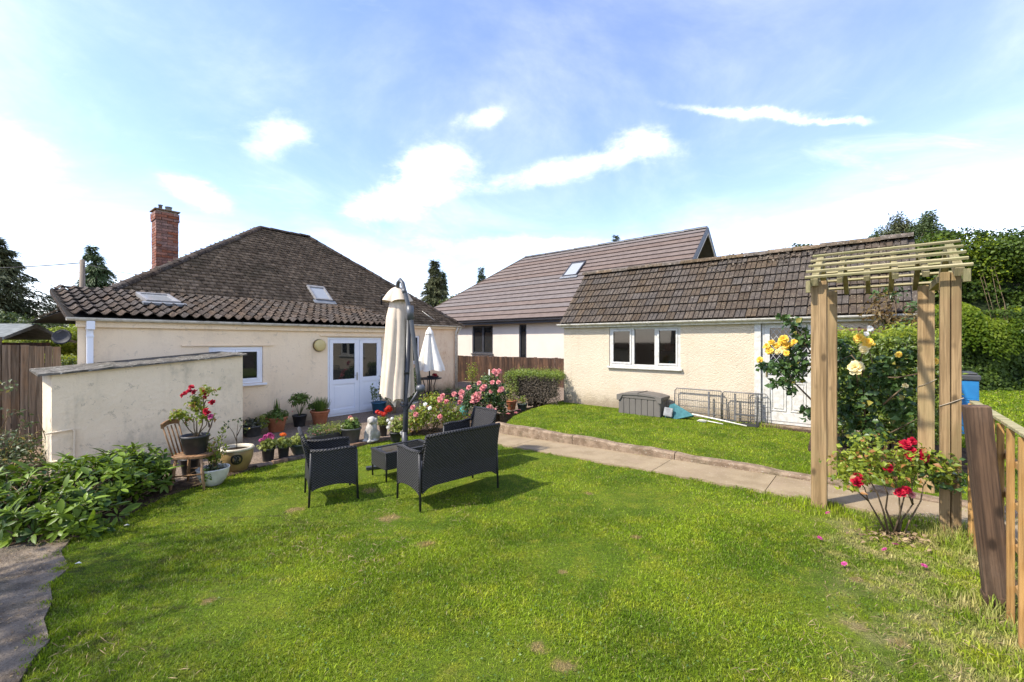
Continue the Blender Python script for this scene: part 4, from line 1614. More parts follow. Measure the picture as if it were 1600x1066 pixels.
RN = nd.build('roof', 'roof_pink', N0)
nco = 17
gN = nLen / nco
for j in range(nco):
    d = j * gN
    f0, f1 = d / nLen, (d + gN) / nLen
    xa = -4.5 + (5.47) * f0
    y0_, z0_ = -.38 + d * math.cos(NAn), 2.80 + d * math.sin(NAn)
    y1_, z1_ = -.38 + (d + gN + .03) * math.cos(NAn), 2.80 + (d + gN + .03) * math.sin(NAn)
    u = Vector((0, -math.sin(NAn), math.cos(NAn)))
    t_ = u * .055
    a0, a1 = Vector((0, y0_, z0_)), Vector((0, y1_, z1_))
    xa1 = -4.5 + 5.47 * f1
    m_ = MB()
    m_.add([a0 + t_ + X1 * xa, a0 + t_ + X1 * xr_, a1 + X1 * xr_, a1 + X1 * xa1, a0 - u * .004 + X1 * xa, a0 - u * .004 + X1 * xr_], [(0, 1, 2, 3), (4, 5, 1, 0), (1, 5, 2), (4, 0, 3)])
    m_.build('tile_course', 'roof_pink', RN)
rm3 = ridge_mesh('ridge_tile', .47, .12, 'frame_dark')
for nm, p, q in (('r', (.97, 4, NRZ + .03), (xr_, 4, NRZ + .03)),):
    ridge_run(RN, p, q, .46, rm3, .05)
MB().bar((-4.5, -.36, 2.83), (.97, 4.0, 6.66), .10, .05).build('hip_capping', 'moss_ridge', RN)
MB().box(-4.5, xr_, -.37, -.30, 2.60, 2.765).build('fascia', 'frame_dark', N0)
gg = MB()
gutter(gg, -4.4, xr_, -.43, 2.75, .055)
gg.build('gutter', 'frame_dark', N0)
vb = MB().bar((xr_ + .02, -.40, 2.76), (xr_ + .02, 4.0, NRZ - .06), .03, .22).bar((xr_ + .02, 8.4, 2.76), (xr_ + .02, 4.0, NRZ - .06), .03, .22)
vb.build('bargeboard', 'frame_dark', N0)
vb = MB().bar((xr_ + .03, -.2, 2.76), (xr_ + .03, 4.0, NRZ - .24), .03, .05).bar((xr_ + .03, 8.2, 2.76), (xr_ + .03, 4.0, NRZ - .24), .03, .05)
vb.build('verge_trim', 'white_coat', N0)
gw_ = MB()
gw_.prism([(1.2, 3.4), (6.8, 3.4), (4, 6.05)], nl + .01, nl + .03, 'x')
gwp = gw_.build('gable_window', 'glass', N0)
gf = MB()
gf.bar((nl + .035, 1.1, 3.35), (nl + .035, 4, 6.1), .06, .12).bar((nl + .035, 6.9, 3.35), (nl + .035, 4, 6.1), .06, .12).bar((nl + .035, 4, 3.4), (nl + .035, 4, 6.0), .06, .1)
gf.build('frame', 'frame_dark', gwp)
un_ = Vector((0, math.cos(NAn), math.sin(NAn)))
nn_ = Vector((0, -math.sin(NAn), math.cos(NAn)))
skylight(N0, Vector((4.86, 1.93, 2.80 + nsl * 2.31 + .045)), X1, un_, nn_, .80, 1.18, 'frame_dark')
for a, b, zz0, pn in ((.663, 2.097, 1.173, 2), (3.763, 4.197, .903, 1)):
    wn = thing('window', None, None)
    wn.parent = N0
    fr = MB()
    frame_rect(fr, a, b, zz0, 2.557, .075, .03, .10)
    if pn == 2:
        fr.box(a + .68, a + .78, .032, .098, zz0 + .075, 2.482)
    fr.build('frame', 'frame_dark', wn)
    if pn == 2:
        pane('pane', a + .075, a + .68, zz0 + .075, 2.482, .07, wn)
        pane('pane', a + .78, b - .075, zz0 + .075, 2.482, .07, wn)
        MB().box(a - .05, b + .05, -.06, .028, zz0 - .06, zz0 - .004).build('sill', 'frame_dark', wn)
    else:
        pane('pane', a + .075, b - .075, zz0 + .075, 2.482, .07, wn)

# ------------------------------------------------------------------ low rendered store in front of the bungalow
S0 = thing('garden_store', 'low rendered garden store with mossy sloping sheet roof beside the flower bed', 'store', (-6.3, 5.78, -.2), ANG_H)
sw = MB()
ZA, ZB = 1.44, 1.655
vs = [(0, 0, -.3), (2.335, 0, -.3), (2.335, 0, ZB), (0, 0, ZA), (0, 1.3, -.3), (2.335, 1.3, -.3), (2.335, 1.3, ZB + .02), (0, 1.3, ZA + .02)]
sw.add(vs, [(0, 1, 2, 3), (1, 5, 6, 2), (5, 4, 7, 6), (4, 0, 3, 7)])
sw.build('wall', 'old_coat', S0)
sr = MB()
nS = 24
for i in range(nS + 1):
    f = i / nS
    x_ = -.13 + 2.52 * f
    z_ = ZA - .012 + (ZB - ZA + .005) * f
    wv = .008 * math.sin(i * 2.1) + random.uniform(-.004, .004)
    for y_, dz in ((-.06 + random.uniform(-.008, .008), -.004), (-.055, .022 + wv), (.35, .040 + wv), (.75, .036 - wv), (1.36, .045), (1.36, .01)):
        sr.v.append((x_, y_, z_ + dz))
for i in range(nS):
    for k in range(6):
        k2 = (k + 1) % 6
        sr.f.append((i * 6 + k, (i + 1) * 6 + k, (i + 1) * 6 + k2, i * 6 + k2))
sr.f += [tuple(range(6)), tuple(nS * 6 + k for k in reversed(range(6)))]
sr.mi = [0] * len(sr.f)
sr.sm = [False] * len(sr.f)
sr.build('roof_sheet', 'asbestos', S0)
MB().tube([(-.06, -.03, .64), (.19, -.03, .665), (.215, -.03, .64), (.215, -.03, .28), (.20, -.03, .25), (.0, -.03, .25)], .013, 8).build('pipe', 'old_coat', S0)

# ------------------------------------------------------------------ fences
fl = thing('board_fence', 'weathered grey and brown vertical board fence behind the garden store', 'fence', (-8.80, 8.25, -.25), ANG_H + math.pi)
x = 0
tops = []
i = 0
while x < 3.2:
    w_ = random.uniform(.092, .112)
    h_ = 1.84 + .075 * min(x, 1.0) + random.uniform(-.012, .012) + (.14 if x > .78 else 0) * 0
    b_ = MB().box(.003, w_ - .003, -.011 + random.uniform(-.004, .004), .011, 0, h_)
    b_.build('board', 'fence_board', fl, (x, random.uniform(-.006, .006), 0), (0, random.uniform(-.006, .006), 0), .003)
    x += w_
    i += 1
MB().box(0, 3.2, -.06, -.014, .35, .43).box(0, 3.2, -.06, -.014, 1.45, 1.53).build('rail', 'fence_board', fl)
for px_ in (.74, 2.6):
    MB().box(px_, px_ + .10, -.165, -.066, 0, 2.02).build('post', 'fence_board', fl, bevel=.004)
MB().box(.86, .97, .014, .09, 0, 2.07).build('post', 'fence_board', fl, bevel=.004)

fa, fb_ = Vector((-2.62, 20.0, -.15)), Vector((2.35, 16.75, -.15))
fd = fb_ - fa
fk = thing('dark_fence', 'low dark stained board fence in front of the white neighbouring house', 'fence', fa, math.atan2(fd.y, fd.x))
x = 0
while x < fd.length:
    w_ = random.uniform(.128, .146)
    MB().box(.004, w_ - .004, -.012, .012, -.1, 1.16 + random.uniform(-.015, .015)).build('board', 'fence_dark', fk, (x, random.uniform(-.008, .008), 0))
    x += w_
MB().box(0, fd.length, .02, .06, .25, .33).box(0, fd.length, .02, .06, .85, .93).build('rail', 'fence_dark', fk)


# ================================================================== TREES AND HEDGES
def limb_tree(name, label, loc, h_, tr, blobs, n, L, W, mat, group=None, core=None, up=.4, shell=.45, cat='tree', csc=1.2):
    """Tapered trunk with limbs to each leaf mass and a crown of leaves."""
    o = thing(name, label, cat, loc, 0, group)
    t = MB()
    pts = [(0, 0, -.3)]
    for k in range(1, 6):
        f = k / 5
        pts.append((random.uniform(-.05, .05) * h_ * f, random.uniform(-.05, .05) * h_ * f, h_ * f))
    t.tube(pts, [tr * (1 - .75 * k / 5) for k in range(6)], 8)
    for b in blobs:
        z0_ = min(max(.2 * h_, b[2] - .8 * b[5]), .9 * h_)
        k = z0_ / h_
        q = Vector(pts[min(5, int(k * 5))])
        e = Vector(b[:3])
        mdl = q.lerp(e, .5) + Vector((random.uniform(-.1, .1), random.uniform(-.1, .1), .1)) * h_ * .3
        t.tube([q, mdl, e], [tr * .4, tr * .25, tr * .08], 6)
    t.build('trunk', 'bark', o)
    leaf_cloud('crown', n, blobs, L, W, mat, o, shell, .8, up, csc)
    return o


def bough_conifer(name, label, loc, h_, spread, nb, mat, n_per, L, group=None, droop=.25, nod=0.0, flat=.5, base=.08, seed=1):
    """Conifer: leader and drooping boughs, each bough carrying feathery sprays."""
    r_ = np.random.default_rng(seed)
    o = thing(name, label, 'tree', loc, 0, group)
    t = MB()
    lead = []
    for k in range(13):
        f = k / 12
        bend = nod * max(0, f - .86) ** 1.0 * 7
        lead.append(Vector((-bend * .9, 0, h_ * f - bend * bend * .25)))
    t.tube(lead, [.018 * h_ * (1 - .93 * k / 12) for k in range(13)], 7)
    PP, DD, NN = [], [], []
    for i in range(nb):
        f = base + (1 - base) * (i + r_.random()) / nb
        q = lead[min(12, int(f * 12))].copy()
        q.z = h_ * f if f < .86 else q.z
        a = r_.random() * 6.283
        ln = spread * (1 - f) ** .95 * (.6 + .6 * r_.random()) + .03 * spread
        rise = (.22 if f > .7 else .12) + r_.normal() * .10
        pts = []
        for k in range(7):
            s = k / 6
            pts.append(q + Vector((math.cos(a) * ln * s, math.sin(a) * ln * s, ln * (rise * s - (droop + .1) * s * s))))
        if ln > .3:
            t.tube(pts, [.010 * ln + .012 - .0016 * k * ln for k in range(7)], 5)
        m_ = max(8, int(n_per * (.3 + ln / spread)))
        s = r_.random(m_) ** .75
        A = np.array([p[:] for p in pts])
        fi = s * 6
        i0 = np.minimum(fi.astype(int), 5)
        w = (fi - i0)[:, None]
        base_p = A[i0] * (1 - w) + A[i0 + 1] * w
        side = np.array([-math.sin(a), math.cos(a), 0])
        wid = ln * .30 * (1 - s * .75) * r_.normal(size=m_) * .8
        hang = -np.abs(r_.normal(size=m_)) * ln * .10 * (1 + flat)
        base_p = base_p + side * wid[:, None] + np.stack([0 * s, 0 * s, hang], 1)
        out = np.array([math.cos(a), math.sin(a), -.25])
        PP.append(base_p)
        DD.append(out + side * (np.sign(wid) * .8)[:, None] + r_.normal(size=(m_, 3)) * .35 + np.array([0, 0, -.35 * flat]))
        NN.append(np.array([0, 0, 1.0]) + r_.normal(size=(m_, 3)) * .6)
    m_ = nb * 45                                           # short growth close to the leader fills the body
    f = base + (1 - base) * r_.random(m_)
    a = r_.random(m_) * 6.283
    rr = (spread * .45 * (1 - f) * r_.random(m_) ** .6 + .05) * (.75 + .25 * np.sin(f * 70 + 2 * np.sin(a * 3)))
    lx = np.array([lead[min(12, int(q * 12))].x for q in f])
    PP.append(np.stack([lx + rr * np.cos(a), rr * np.sin(a), np.minimum(h_ * f, [max(p.z for p in lead)] * m_) - .25 * rr], 1))
    DD.append(np.stack([np.cos(a), np.sin(a), -.5 * flat + .3 * (f > .8)], 1) + r_.normal(size=(m_, 3)) * .3)
    NN.append(np.array([0, 0, 1.0]) + r_.normal(size=(m_, 3)) * .6)
    PP, DD, NN = map(np.concatenate, (PP, DD, NN))
    t.build('trunk', 'bark', o)
    leaf_obj('crown', PP, DD, NN, L * (.45 + .9 * r_.random(len(PP))), L * .17, mat, o, clump_rnd(PP, 1.2, .45), .1, .25)
    return o


def W(px, Y, py=None):
    return ((px - 800) / FPX * Y, Y, CAM_Z - (py - 533) / FPX * Y if py is not None else -.4)


bough_conifer('conifer', 'tall sprawling conifer with open feathery boughs beyond the board fence', W(-6, 24), 8.0, 5.6, 84, 'conifer_brown', 330, .40, 'garden conifers', .30, 0, .6, .12, 3)
bough_conifer('conifer', 'weeping conifer with nodding tip behind the ivy clad pole', W(152, 27), 8.3, 3.0, 84, 'conifer_leaf', 300, .34, 'garden conifers', .62, .9, 1.1, .12, 5)
limb_tree('dark_tree', 'dark evergreen mass of foliage under the sprawling conifer', W(72, 21), 3.2, .12, [(0, 0, 2.4, 1.4, .9, .9), (-1.5, 0, 2.2, 1.3, .9, 1.0), (1.0, .2, 2.0, .8, .7, .6), (-2.8, .3, 2.6, 1.1, .9, 1.1)], 9000, .17, .08, 'tree_leaf')
limb_tree('yellow_shrub', 'bright yellow green shrub behind the board fence', W(78, 14.5), 1.9, .06, [(-.3, 0, 1.95, .9, .5, .55), (.5, 0, 2.1, .55, .45, .5), (-1.1, .1, 1.9, .6, .5, .4), (.9, .2, 1.9, .3, .3, .4)], 8500, .09, .045, 'hedge_yellow', cat='shrub')
ob = thing('clipped_hedge', 'low clipped dark hedge between the board fence and the bungalow corner', 'hedge', W(108, 11.8), .25)
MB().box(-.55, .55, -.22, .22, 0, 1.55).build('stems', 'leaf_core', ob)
n = 5200
P = np.stack([rng.uniform(-.7, .7, n), -.30 + .06 * rng.normal(size=n), .2 + 1.42 * rng.random(n)], 1)
P2 = np.stack([rng.uniform(-.7, .7, 1800), rng.uniform(-.3, .3, 1800), 1.58 + .06 * rng.normal(size=1800)], 1)
N = unit(np.array([0, -1.0, .4]) + rng.normal(size=P.shape) * .6)
leaf_obj('foliage', P, np.cross(N, rng.normal(size=P.shape)), N, .055, .03, 'privet', ob)
N = unit(np.array([0, -.3, 1.0]) + rng.normal(size=P2.shape) * .6)
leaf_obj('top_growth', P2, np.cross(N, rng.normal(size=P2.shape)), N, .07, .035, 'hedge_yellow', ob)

# pole with ivy, and its wires
pp = thing('utility_pole', 'wooden utility pole with yellowish ivy climbing its lower half', 'pole', W(128.5, 20))
MB().tube([(0, 0, -.3), (0, 0, 5.95)], [.125, .10], 12).build('shaft', 'pole_wood', pp)
n = 900
z = rng.random(n) ** 1.2 * 2.0 + 2.4
a = rng.random(n) * 6.283
rr = .16 + .30 * rng.random(n) * np.clip((4.7 - z) / 2.0, .2, 1)
P = np.stack([np.cos(a) * rr - .06, np.sin(a) * rr, z], 1)
N = unit(np.stack([np.cos(a), np.sin(a), .3 + 0 * a], 1) + rng.normal(size=(n, 3)) * .4)
leaf_obj('ivy', P, np.cross(N, rng.normal(size=(n, 3))), N, .13, .10, 'hedge_yellow', pp)


def wire(label, p, q, sag, r_=.012):
    p, q = Vector(p), Vector(q)
    pts = [p.lerp(q, k / 12) - Vector((0, 0, sag * 4 * (k / 12) * (1 - k / 12))) for k in range(13)]
    tag(MB().tube(pts, r_, 5).build('overhead_wire', 'cable'), label, 'wire', 'overhead wires')


wire('dark overhead wire running left from the top of the utility pole', W(125, 20, 411), W(-240, 24, 415), .25, .022)
wire('overhead wire running from the utility pole down to the bungalow chimney', W(131, 20, 411), W(252, 15.5, 432), .12)
wire('thin low overhead wire crossing in front of the sprawling conifer', W(-200, 17, 485), W(110, 22, 500), .3, .008)

sh = thing('shed_roof', None, None)
bpy.data.objects.remove(sh)
ns = thing('neighbouring_shed', 'grey felt roofed shed showing over the top of the board fence', 'shed', (-15.4, 11.4, -.4), .35)
MB().box(-1.6, 1.2, 0, 2, 0, 2.05).build('wall', 'fence_dark', ns)
ms = MB()
ms.prism([(-.25, 2.14), (-.25, 2.22), (1.0, 2.62), (2.25, 2.22), (2.25, 2.14), (1.0, 2.5)], -1.85, 1.4, 'x')
ms.build('roof', 'roof_felt', ns)

# trees seen between and over the roofs
bough_conifer('conifer', 'bushy conifer standing behind the right end of the bungalow roof', W(679, 34), 8.5, 2.6, 90, 'conifer_brown', 190, .42, 'garden conifers', .35, 0, .4, .15, 8)
bough_conifer('conifer', 'second conifer close behind the bungalow roof hip, slightly shorter', W(690, 36), 8.0, 2.2, 70, 'conifer_leaf', 150, .42, 'garden conifers', .35, 0, .4, .15, 12)
bough_conifer('conifer', 'small conifer tip above the sloping hip of the pinkish roof', W(752, 40), 9.0, 1.7, 60, 'conifer_leaf', 110, .36, 'garden conifers', .3, 0, .3, .2, 9)
bough_conifer('conifer', 'conifer tip just showing above the ridge of the pinkish roof', W(963, 36), 11.1, 1.9, 50, 'conifer_leaf', 110, .34, 'garden conifers', .3, 0, .3, .45, 10)
limb_tree('round_tree', 'small round dark tree between bungalow roof and pinkish roof', W(712, 31), 4.6, .14, [(0, 0, 4.6, 1.1, 1, .75), (.6, 0, 4.2, .8, .8, .8), (-.5, 0, 4.0, .9, .8, .8)], 5000, .20, .12, 'tree_leaf')
limb_tree('dark_tree', 'dark leafy treetop showing over the outbuilding ridge beside the gable', W(1131, 24), 5.7, .12, [(0, 0, 6.1, .55, .5, .36), (.7, 0, 6.0, .5, .5, .32), (-.5, 0, 5.95, .4, .4, .3)], 1500, .17, .10, 'tree_leaf')
ae = thing('television_aerial', 'small television aerial on a mast behind the bungalow roof hip', 'aerial', W(658, 28, 480))
MB().tube([(0, 0, -1.2), (0, 0, .95)], .022, 6).build('mast', 'galv', ae)
am = MB().tube([(-.55, 0, .62), (.12, 0, .70)], .016, 6)
for k in range(7):
    am.tube([(-.5 + k * .09, -.16, .625 + .01 * k), (-.5 + k * .09, .16, .625 + .01 * k)], .008, 4)
am.build('array', 'galv', ae)

limb_tree('loose_tree', 'loose topped green tree rising behind the mossy end of the outbuilding ridge', (*W(1402, 23)[:2], .35), 7.2, .13,
          [(0, 0, 7.6, .45, .4, .75), (-.35, 0, 7.2, .4, .4, .4), (.45, 0, 7.5, .4, .4, .45), (.2, 0, 7.0, .6, .4, .4), (-.6, 0, 6.9, .35, .3, .3)], 2600, .17, .05, 'conifer_brown', 'trees over the outbuilding', shell=.9)
limb_tree('loose_tree', 'bushy tree between the outbuilding ridge and the ivy covered hedge', (*W(1446, 22)[:2], .45), 6.8, .13,
          [(0, 0, 7.1, .65, .4, .65), (.6, 0, 6.7, .55, .4, .5), (-.5, 0, 6.9, .4, .4, .45), (.2, 0, 7.6, .3, .3, .4), (1.1, 0, 6.6, .5, .4, .4)], 3600, .16, .06, 'tree_leaf', 'trees over the outbuilding', shell=.9)
limb_tree('loose_tree', 'thin wispy treetop left of its neighbours behind the mossy ridge', (*W(1374, 25)[:2], .35), 7.2, .10,
          [(0, 0, 7.7, .30, .3, .40), (-.4, 0, 7.35, .35, .3, .3), (.35, 0, 7.4, .3, .3, .3), (-.8, 0, 7.1, .3, .3, .2)], 900, .17, .045, 'conifer_leaf', 'trees over the outbuilding', shell=.9)

# ivy: a tall overgrown mass on the right and a clipped bank below it, sunlight painted into its leaf colour
IA, IB = np.array([10.3, 15.2]), np.array([20.0, 12.6])
idv = IB - IA
ilen = np.hypot(*idv)
ia = math.atan2(idv[1], idv[0])
iv = thing('ivy_hedge', 'tall thick ivy hedge on the right with yellow green growth painted as sunlit along its middle', 'hedge', (*IA, Z_UP), ia)
ic = MB()
for k in range(26):
    f = k / 25
    ic.tube([(f * ilen, .9, -.2), (f * ilen + random.uniform(-.3, .3), .8, 1.8), (f * ilen + random.uniform(-.4, .4), 1.0, 3.6)], [.06, .045, .02], 6)
ic.build('stems', 'bark', iv)
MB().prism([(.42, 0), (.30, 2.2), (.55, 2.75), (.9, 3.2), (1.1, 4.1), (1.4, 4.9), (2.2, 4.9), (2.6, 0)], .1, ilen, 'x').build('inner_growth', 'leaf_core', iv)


def ivy_front(n, z0_, z1_, base, amp, s):
    x_ = rng.uniform(0, ilen, n)
    z_ = rng.uniform(z0_, z1_, n)
    b = amp * (np.sin(x_ * 1.7 + z_ * 1.1 + s) * .5 + np.sin(x_ * 3.9 - z_ * 2.7 + s) * .3 + np.sin(x_ * 8.1 + z_ * 6.3) * .2)
    return x_, z_, base - b - .16 * rng.random(n) ** 2


x_, z_, y_ = ivy_front(30000, 0, 2.7, .30, .16, 0)
P = np.stack([x_, y_, z_], 1)
N = unit(np.stack([0 * x_, -1 + 0 * x_, .45 + 0 * x_], 1) + rng.normal(size=P.shape) * .45)
D = unit(np.stack([rng.normal(size=len(x_)) * .6, -.35 + 0 * x_, -1 + 0 * x_], 1))
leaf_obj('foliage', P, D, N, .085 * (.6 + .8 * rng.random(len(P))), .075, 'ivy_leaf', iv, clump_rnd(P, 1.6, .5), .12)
n = 19000
x_ = rng.uniform(0, ilen, n)
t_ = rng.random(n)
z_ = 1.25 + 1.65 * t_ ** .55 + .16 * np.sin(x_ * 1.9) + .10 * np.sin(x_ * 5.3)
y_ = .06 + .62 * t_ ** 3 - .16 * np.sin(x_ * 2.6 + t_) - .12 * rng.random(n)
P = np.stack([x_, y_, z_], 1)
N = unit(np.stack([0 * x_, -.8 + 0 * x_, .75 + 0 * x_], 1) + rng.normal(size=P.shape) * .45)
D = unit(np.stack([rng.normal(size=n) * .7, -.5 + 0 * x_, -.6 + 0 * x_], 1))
leaf_obj('sun_toned_growth', P, D, N, .095 * (.6 + .8 * rng.random(n)), .07, 'ivy_sun_tone', iv, np.clip(clump_rnd(P, 2.2, .4) * (.35 + .75 * t_), 0, 1), .12)  # tone rises towards the top, standing in for sun on the bulge
iblobs = []
for k in range(60):
    iblobs.append((random.uniform(.2, ilen), random.uniform(.75, 1.3), random.uniform(2.8, 4.9), random.uniform(.5, 1.0), random.uniform(.4, .7), random.uniform(.35, .6)))
for x0_, z0_ in ((4.4, 4.9), (5.0, 5.25), (5.9, 5.3), (6.7, 5.15), (7.6, 5.25), (8.6, 4.9), (9.5, 5.2)):
    iblobs.append((x0_, 1.6, z0_, .75, .5, .38))
leaf_cloud('climbing_growth', 52000, iblobs, .11, .08, 'ivy_leaf', iv, .5, .7, .6, 1.5)
leaf_cloud('sun_toned_top', 1500, [(4.6, .9, 4.85, .9, .5, .40), (5.6, .8, 4.9, .8, .5, .4), (3.6, .8, 3.8, .6, .4, .4), (6.0, .7, 4.1, .9, .4, .5), (4.6, .7, 3.6, .6, .4, .4)], .085, .06, 'ivy_sun_tone', iv, .6, .8, .8, 2)  # paler upper leaves, sunlight painted in their tone
sp = MB()
for k in range(26):
    q = Vector((random.uniform(3.6, 9), 1.4, random.uniform(4.9, 5.3)))
    sp.tube([q, q + Vector((random.uniform(-.4, .4), 0, random.uniform(.15, .4)))], [.012, .004], 4)
sp.build('shoots', 'twig', iv)
for k in range(9):
    xx = random.uniform(3.4, 9)
    MB().tube([(xx, .55, random.uniform(3.5, 4.2)), (xx + random.uniform(-.1, .1), .28, 2.9), (xx + random.uniform(-.2, .2), .05, random.uniform(1.8, 2.4))], .008, 4).build('hanging_stem', 'twig', iv)

# privet behind the arch
pv = thing('privet_hedge', 'clipped privet block with yellow green top behind the wooden arch', 'hedge', (*gw(6.45, -1.15), Z_UP), ANG_G)
st = MB()
for k in range(15):
    x_ = random.uniform(-.62, .62)
    st.tube([(x_, random.uniform(-.3, .2), -.05), (x_ * 1.05 + random.uniform(-.08, .08), random.uniform(-.3, .2), .6), (x_ * 1.1 + random.uniform(-.1, .1), random.uniform(-.3, .3), 1.35)], [.03, .02, .008], 6)
st.build('stems', 'bark', pv)
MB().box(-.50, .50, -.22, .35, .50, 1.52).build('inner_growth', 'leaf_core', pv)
n = 13000
s_ = rng.random(n)
P = np.stack([rng.uniform(-.72, .74, n), np.where(s_ < .75, -.42 + .12 * rng.normal(size=n), rng.uniform(-.45, .45, n)), .28 + 1.42 * rng.random(n) ** .8], 1)
P[:, 1] += .10 * np.sin(P[:, 0] * 6) * np.cos(P[:, 2] * 5)
N = unit(np.array([0, -.8, .55]) + rng.normal(size=P.shape) * .6)
leaf_obj('foliage', P, np.cross(N, rng.normal(size=P.shape)), N, .052 * (.6 + .8 * rng.random(n)), .030, 'privet', pv, clump_rnd(P, 4, .5), .2)
n = 3000
P = np.stack([rng.uniform(-.74, .76, n), rng.uniform(-.5, .45, n), 1.69 + .06 * rng.normal(size=n) + .07 * rng.random(n) ** 3], 1)
P[:, 2] += .05 * np.sin(P[:, 0] * 7)
N = unit(np.array([0, -.3, 1]) + rng.normal(size=P.shape) * .6)
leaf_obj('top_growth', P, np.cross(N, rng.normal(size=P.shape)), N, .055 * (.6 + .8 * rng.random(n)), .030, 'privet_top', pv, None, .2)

# box hedge between the roses and the outbuilding corner
bx = thing('box_hedge', 'small hedge with bright clipped top and bare twiggy sides beside the outbuilding corner', 'hedge', (*spot(838, 632, -.02)[:2], -.05), ANG_G * .55)
st = MB()
for k in range(46):
    x_ = random.uniform(-.5, .55)
    q = Vector((x_ * .55, random.uniform(-.2, .2), 0))
    e = Vector((x_ * 1.3, random.uniform(-.42, .3), random.uniform(.55, .85)))
    st.tube([q, q.lerp(e, .5) + Vector((random.uniform(-.08, .08), random.uniform(-.08, .08), .05)), e], [.018, .012, .004], 5)
st.build('stems', 'bark', bx)
n = 7000
P = np.stack([rng.uniform(-.74, .74, n), -.42 + .22 * rng.random(n) ** 2 + .05 * rng.normal(size=n), .12 + .70 * rng.random(n) ** .8], 1)
N = unit(np.array([0, -.7, .3]) + rng.normal(size=P.shape) * .9)
leaf_obj('twiggy_growth', P, np.cross(N, rng.normal(size=P.shape)), N, .05, .014, 'box_twig', bx, None, .2)
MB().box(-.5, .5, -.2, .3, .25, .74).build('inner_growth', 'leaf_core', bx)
n = 6500
P = np.stack([rng.uniform(-.78, .78, n), rng.uniform(-.5, .5, n), .86 + .055 * rng.normal(size=n)], 1)
P[:, 2] -= .16 * np.clip(np.abs(P[:, 0]) - .62, 0, 1) * 4 * rng.random(n)
N = unit(np.array([0, -.3, 1]) + rng.normal(size=P.shape) * .6)
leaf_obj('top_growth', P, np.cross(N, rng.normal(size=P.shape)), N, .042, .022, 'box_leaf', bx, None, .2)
n = 700
P = np.stack([rng.uniform(-.75, -.35, n), -.42 + .08 * rng.normal(size=n), .45 + .4 * rng.random(n)], 1)
N = unit(np.array([0, -.7, .6]) + rng.normal(size=P.shape) * .6)
tag(leaf_obj('side_growth', P, np.cross(N, rng.normal(size=P.shape)), N, .042, .022, 'box_leaf', bx, None, .2), kind='stuff')


# ================================================================== FLOWERS
def flower_mesh(name, r_, mat, kind='rose', seed=0):
    q = np.random.default_rng(seed)
    V, F, rn = [], [], []

    def petal(a, tilt, L_, w, z0_, r0, curl):
        ca, sa = math.cos(a), math.sin(a)
        b = len(V)
        for i in range(3):
            s = i / 2
            rad = r0 + L_ * s * math.cos(tilt + curl * s)
            z = z0_ + L_ * s * math.sin(tilt + curl * s)
            for j in (-1, 0, 1):
                ww = w * (.35, 1.0, .55)[i] * j
                V.append((ca * rad - sa * ww, sa * rad + ca * ww, z + .12 * L_ * (abs(j) * s)))
        for i in range(2):
            for j in range(2):
                k = b + i * 3 + j
                F.append((k, k + 1, k + 4, k + 3))
        v = q.random()
        rn.extend([v * .7, v * .7, v * .7, v, v, v, min(1, v + .25), min(1, v + .25), min(1, v + .25)])
    if kind == 'rose':
        for ring, (cnt, tilt, L_, r0, z0_) in enumerate(((6, .15, 1.0, .05, -.1), (6, .65, .85, .05, 0), (5, 1.1, .62, .04, .1), (4, 1.4, .45, .02, .15))):
            for k in range(cnt):
                petal(6.283 * (k + .5 * (ring % 2)) / cnt + q.normal() * .15, tilt + q.normal() * .12, L_ * r_ * (1 + q.normal() * .08), .5 * r_ * L_, z0_ * r_, r0 * r_, -.35)
    elif kind == 'head':                                   # round head of many small florets
        for k in range(22):
            u = unit(q.normal(size=3))
            u[2] = abs(u[2]) * 1.1 - .25
            c = u * r_ * (.55 + .3 * q.random())
            a0 = q.random() * 6
            for m_ in range(4):
                b = len(V)
                a = a0 + m_ * 1.57
                t1 = unit(np.cross(u, (.3, .2, .9)))
                t2 = np.cross(u, t1)
                d = t1 * math.cos(a) + t2 * math.sin(a)
                s_ = np.cross(u, d)
                for p in (c, c + d * r_ * .3 + s_ * r_ * .17 + u * r_ * .08, c + d * r_ * .45, c + d * r_ * .3 - s_ * r_ * .17 + u * r_ * .08):
                    V.append(tuple(p))
                F.append((b, b + 1, b + 2, b + 3))
                rn.extend([q.random()] * 4)
    elif kind == 'open':                                   # wide shallow bloom
        for ring, (cnt, tilt, L_, z0_) in enumerate(((7, .1, 1.0, 0), (6, .35, .75, .05), (5, .8, .45, .08))):
            for k in range(cnt):
                petal(6.283 * (k + .5 * ring) / cnt + q.normal() * .1, tilt + q.normal() * .1, L_ * r_, .42 * r_ * L_, z0_ * r_, .04 * r_, -.2)
    return np_mesh(name, np.array(V), np.array(F), mat, np.array(rn), True)


FL = {}


def flower(parent, loc, r_, mat, kind='rose', name='flower', face=None):
    key = (mat, kind, round(r_, 3), random.randrange(3))
    if key not in FL:
        FL[key] = flower_mesh(name, r_, mat, kind, len(FL))
    rot = Vector(face or (random.uniform(-.5, .3), random.uniform(-1.0, -.2), random.uniform(.5, 1.0))).to_track_quat('Z', 'Y').to_euler()
    o = link(name, FL[key], parent, loc, rot)
    o.rotation_euler.rotate_axis('Z', random.uniform(0, 6))
    return o


def twigs(paths, mat, parent, r0=.008, r1=.003, name='stem', n=6, wig=.03):
    t = MB()
    for p in paths:
        p = [Vector(q) for q in p]
        if len(p) == 2:
            p = [p[0], p[0].lerp(p[1], .5) + Vector((random.uniform(-wig, wig), random.uniform(-wig, wig), random.uniform(-wig, wig))), p[1]]
        m_ = len(p)
        t.tube(p, [r0 + (r1 - r0) * i / (m_ - 1) for i in range(m_)], n)
    return t.build(name, mat, parent)


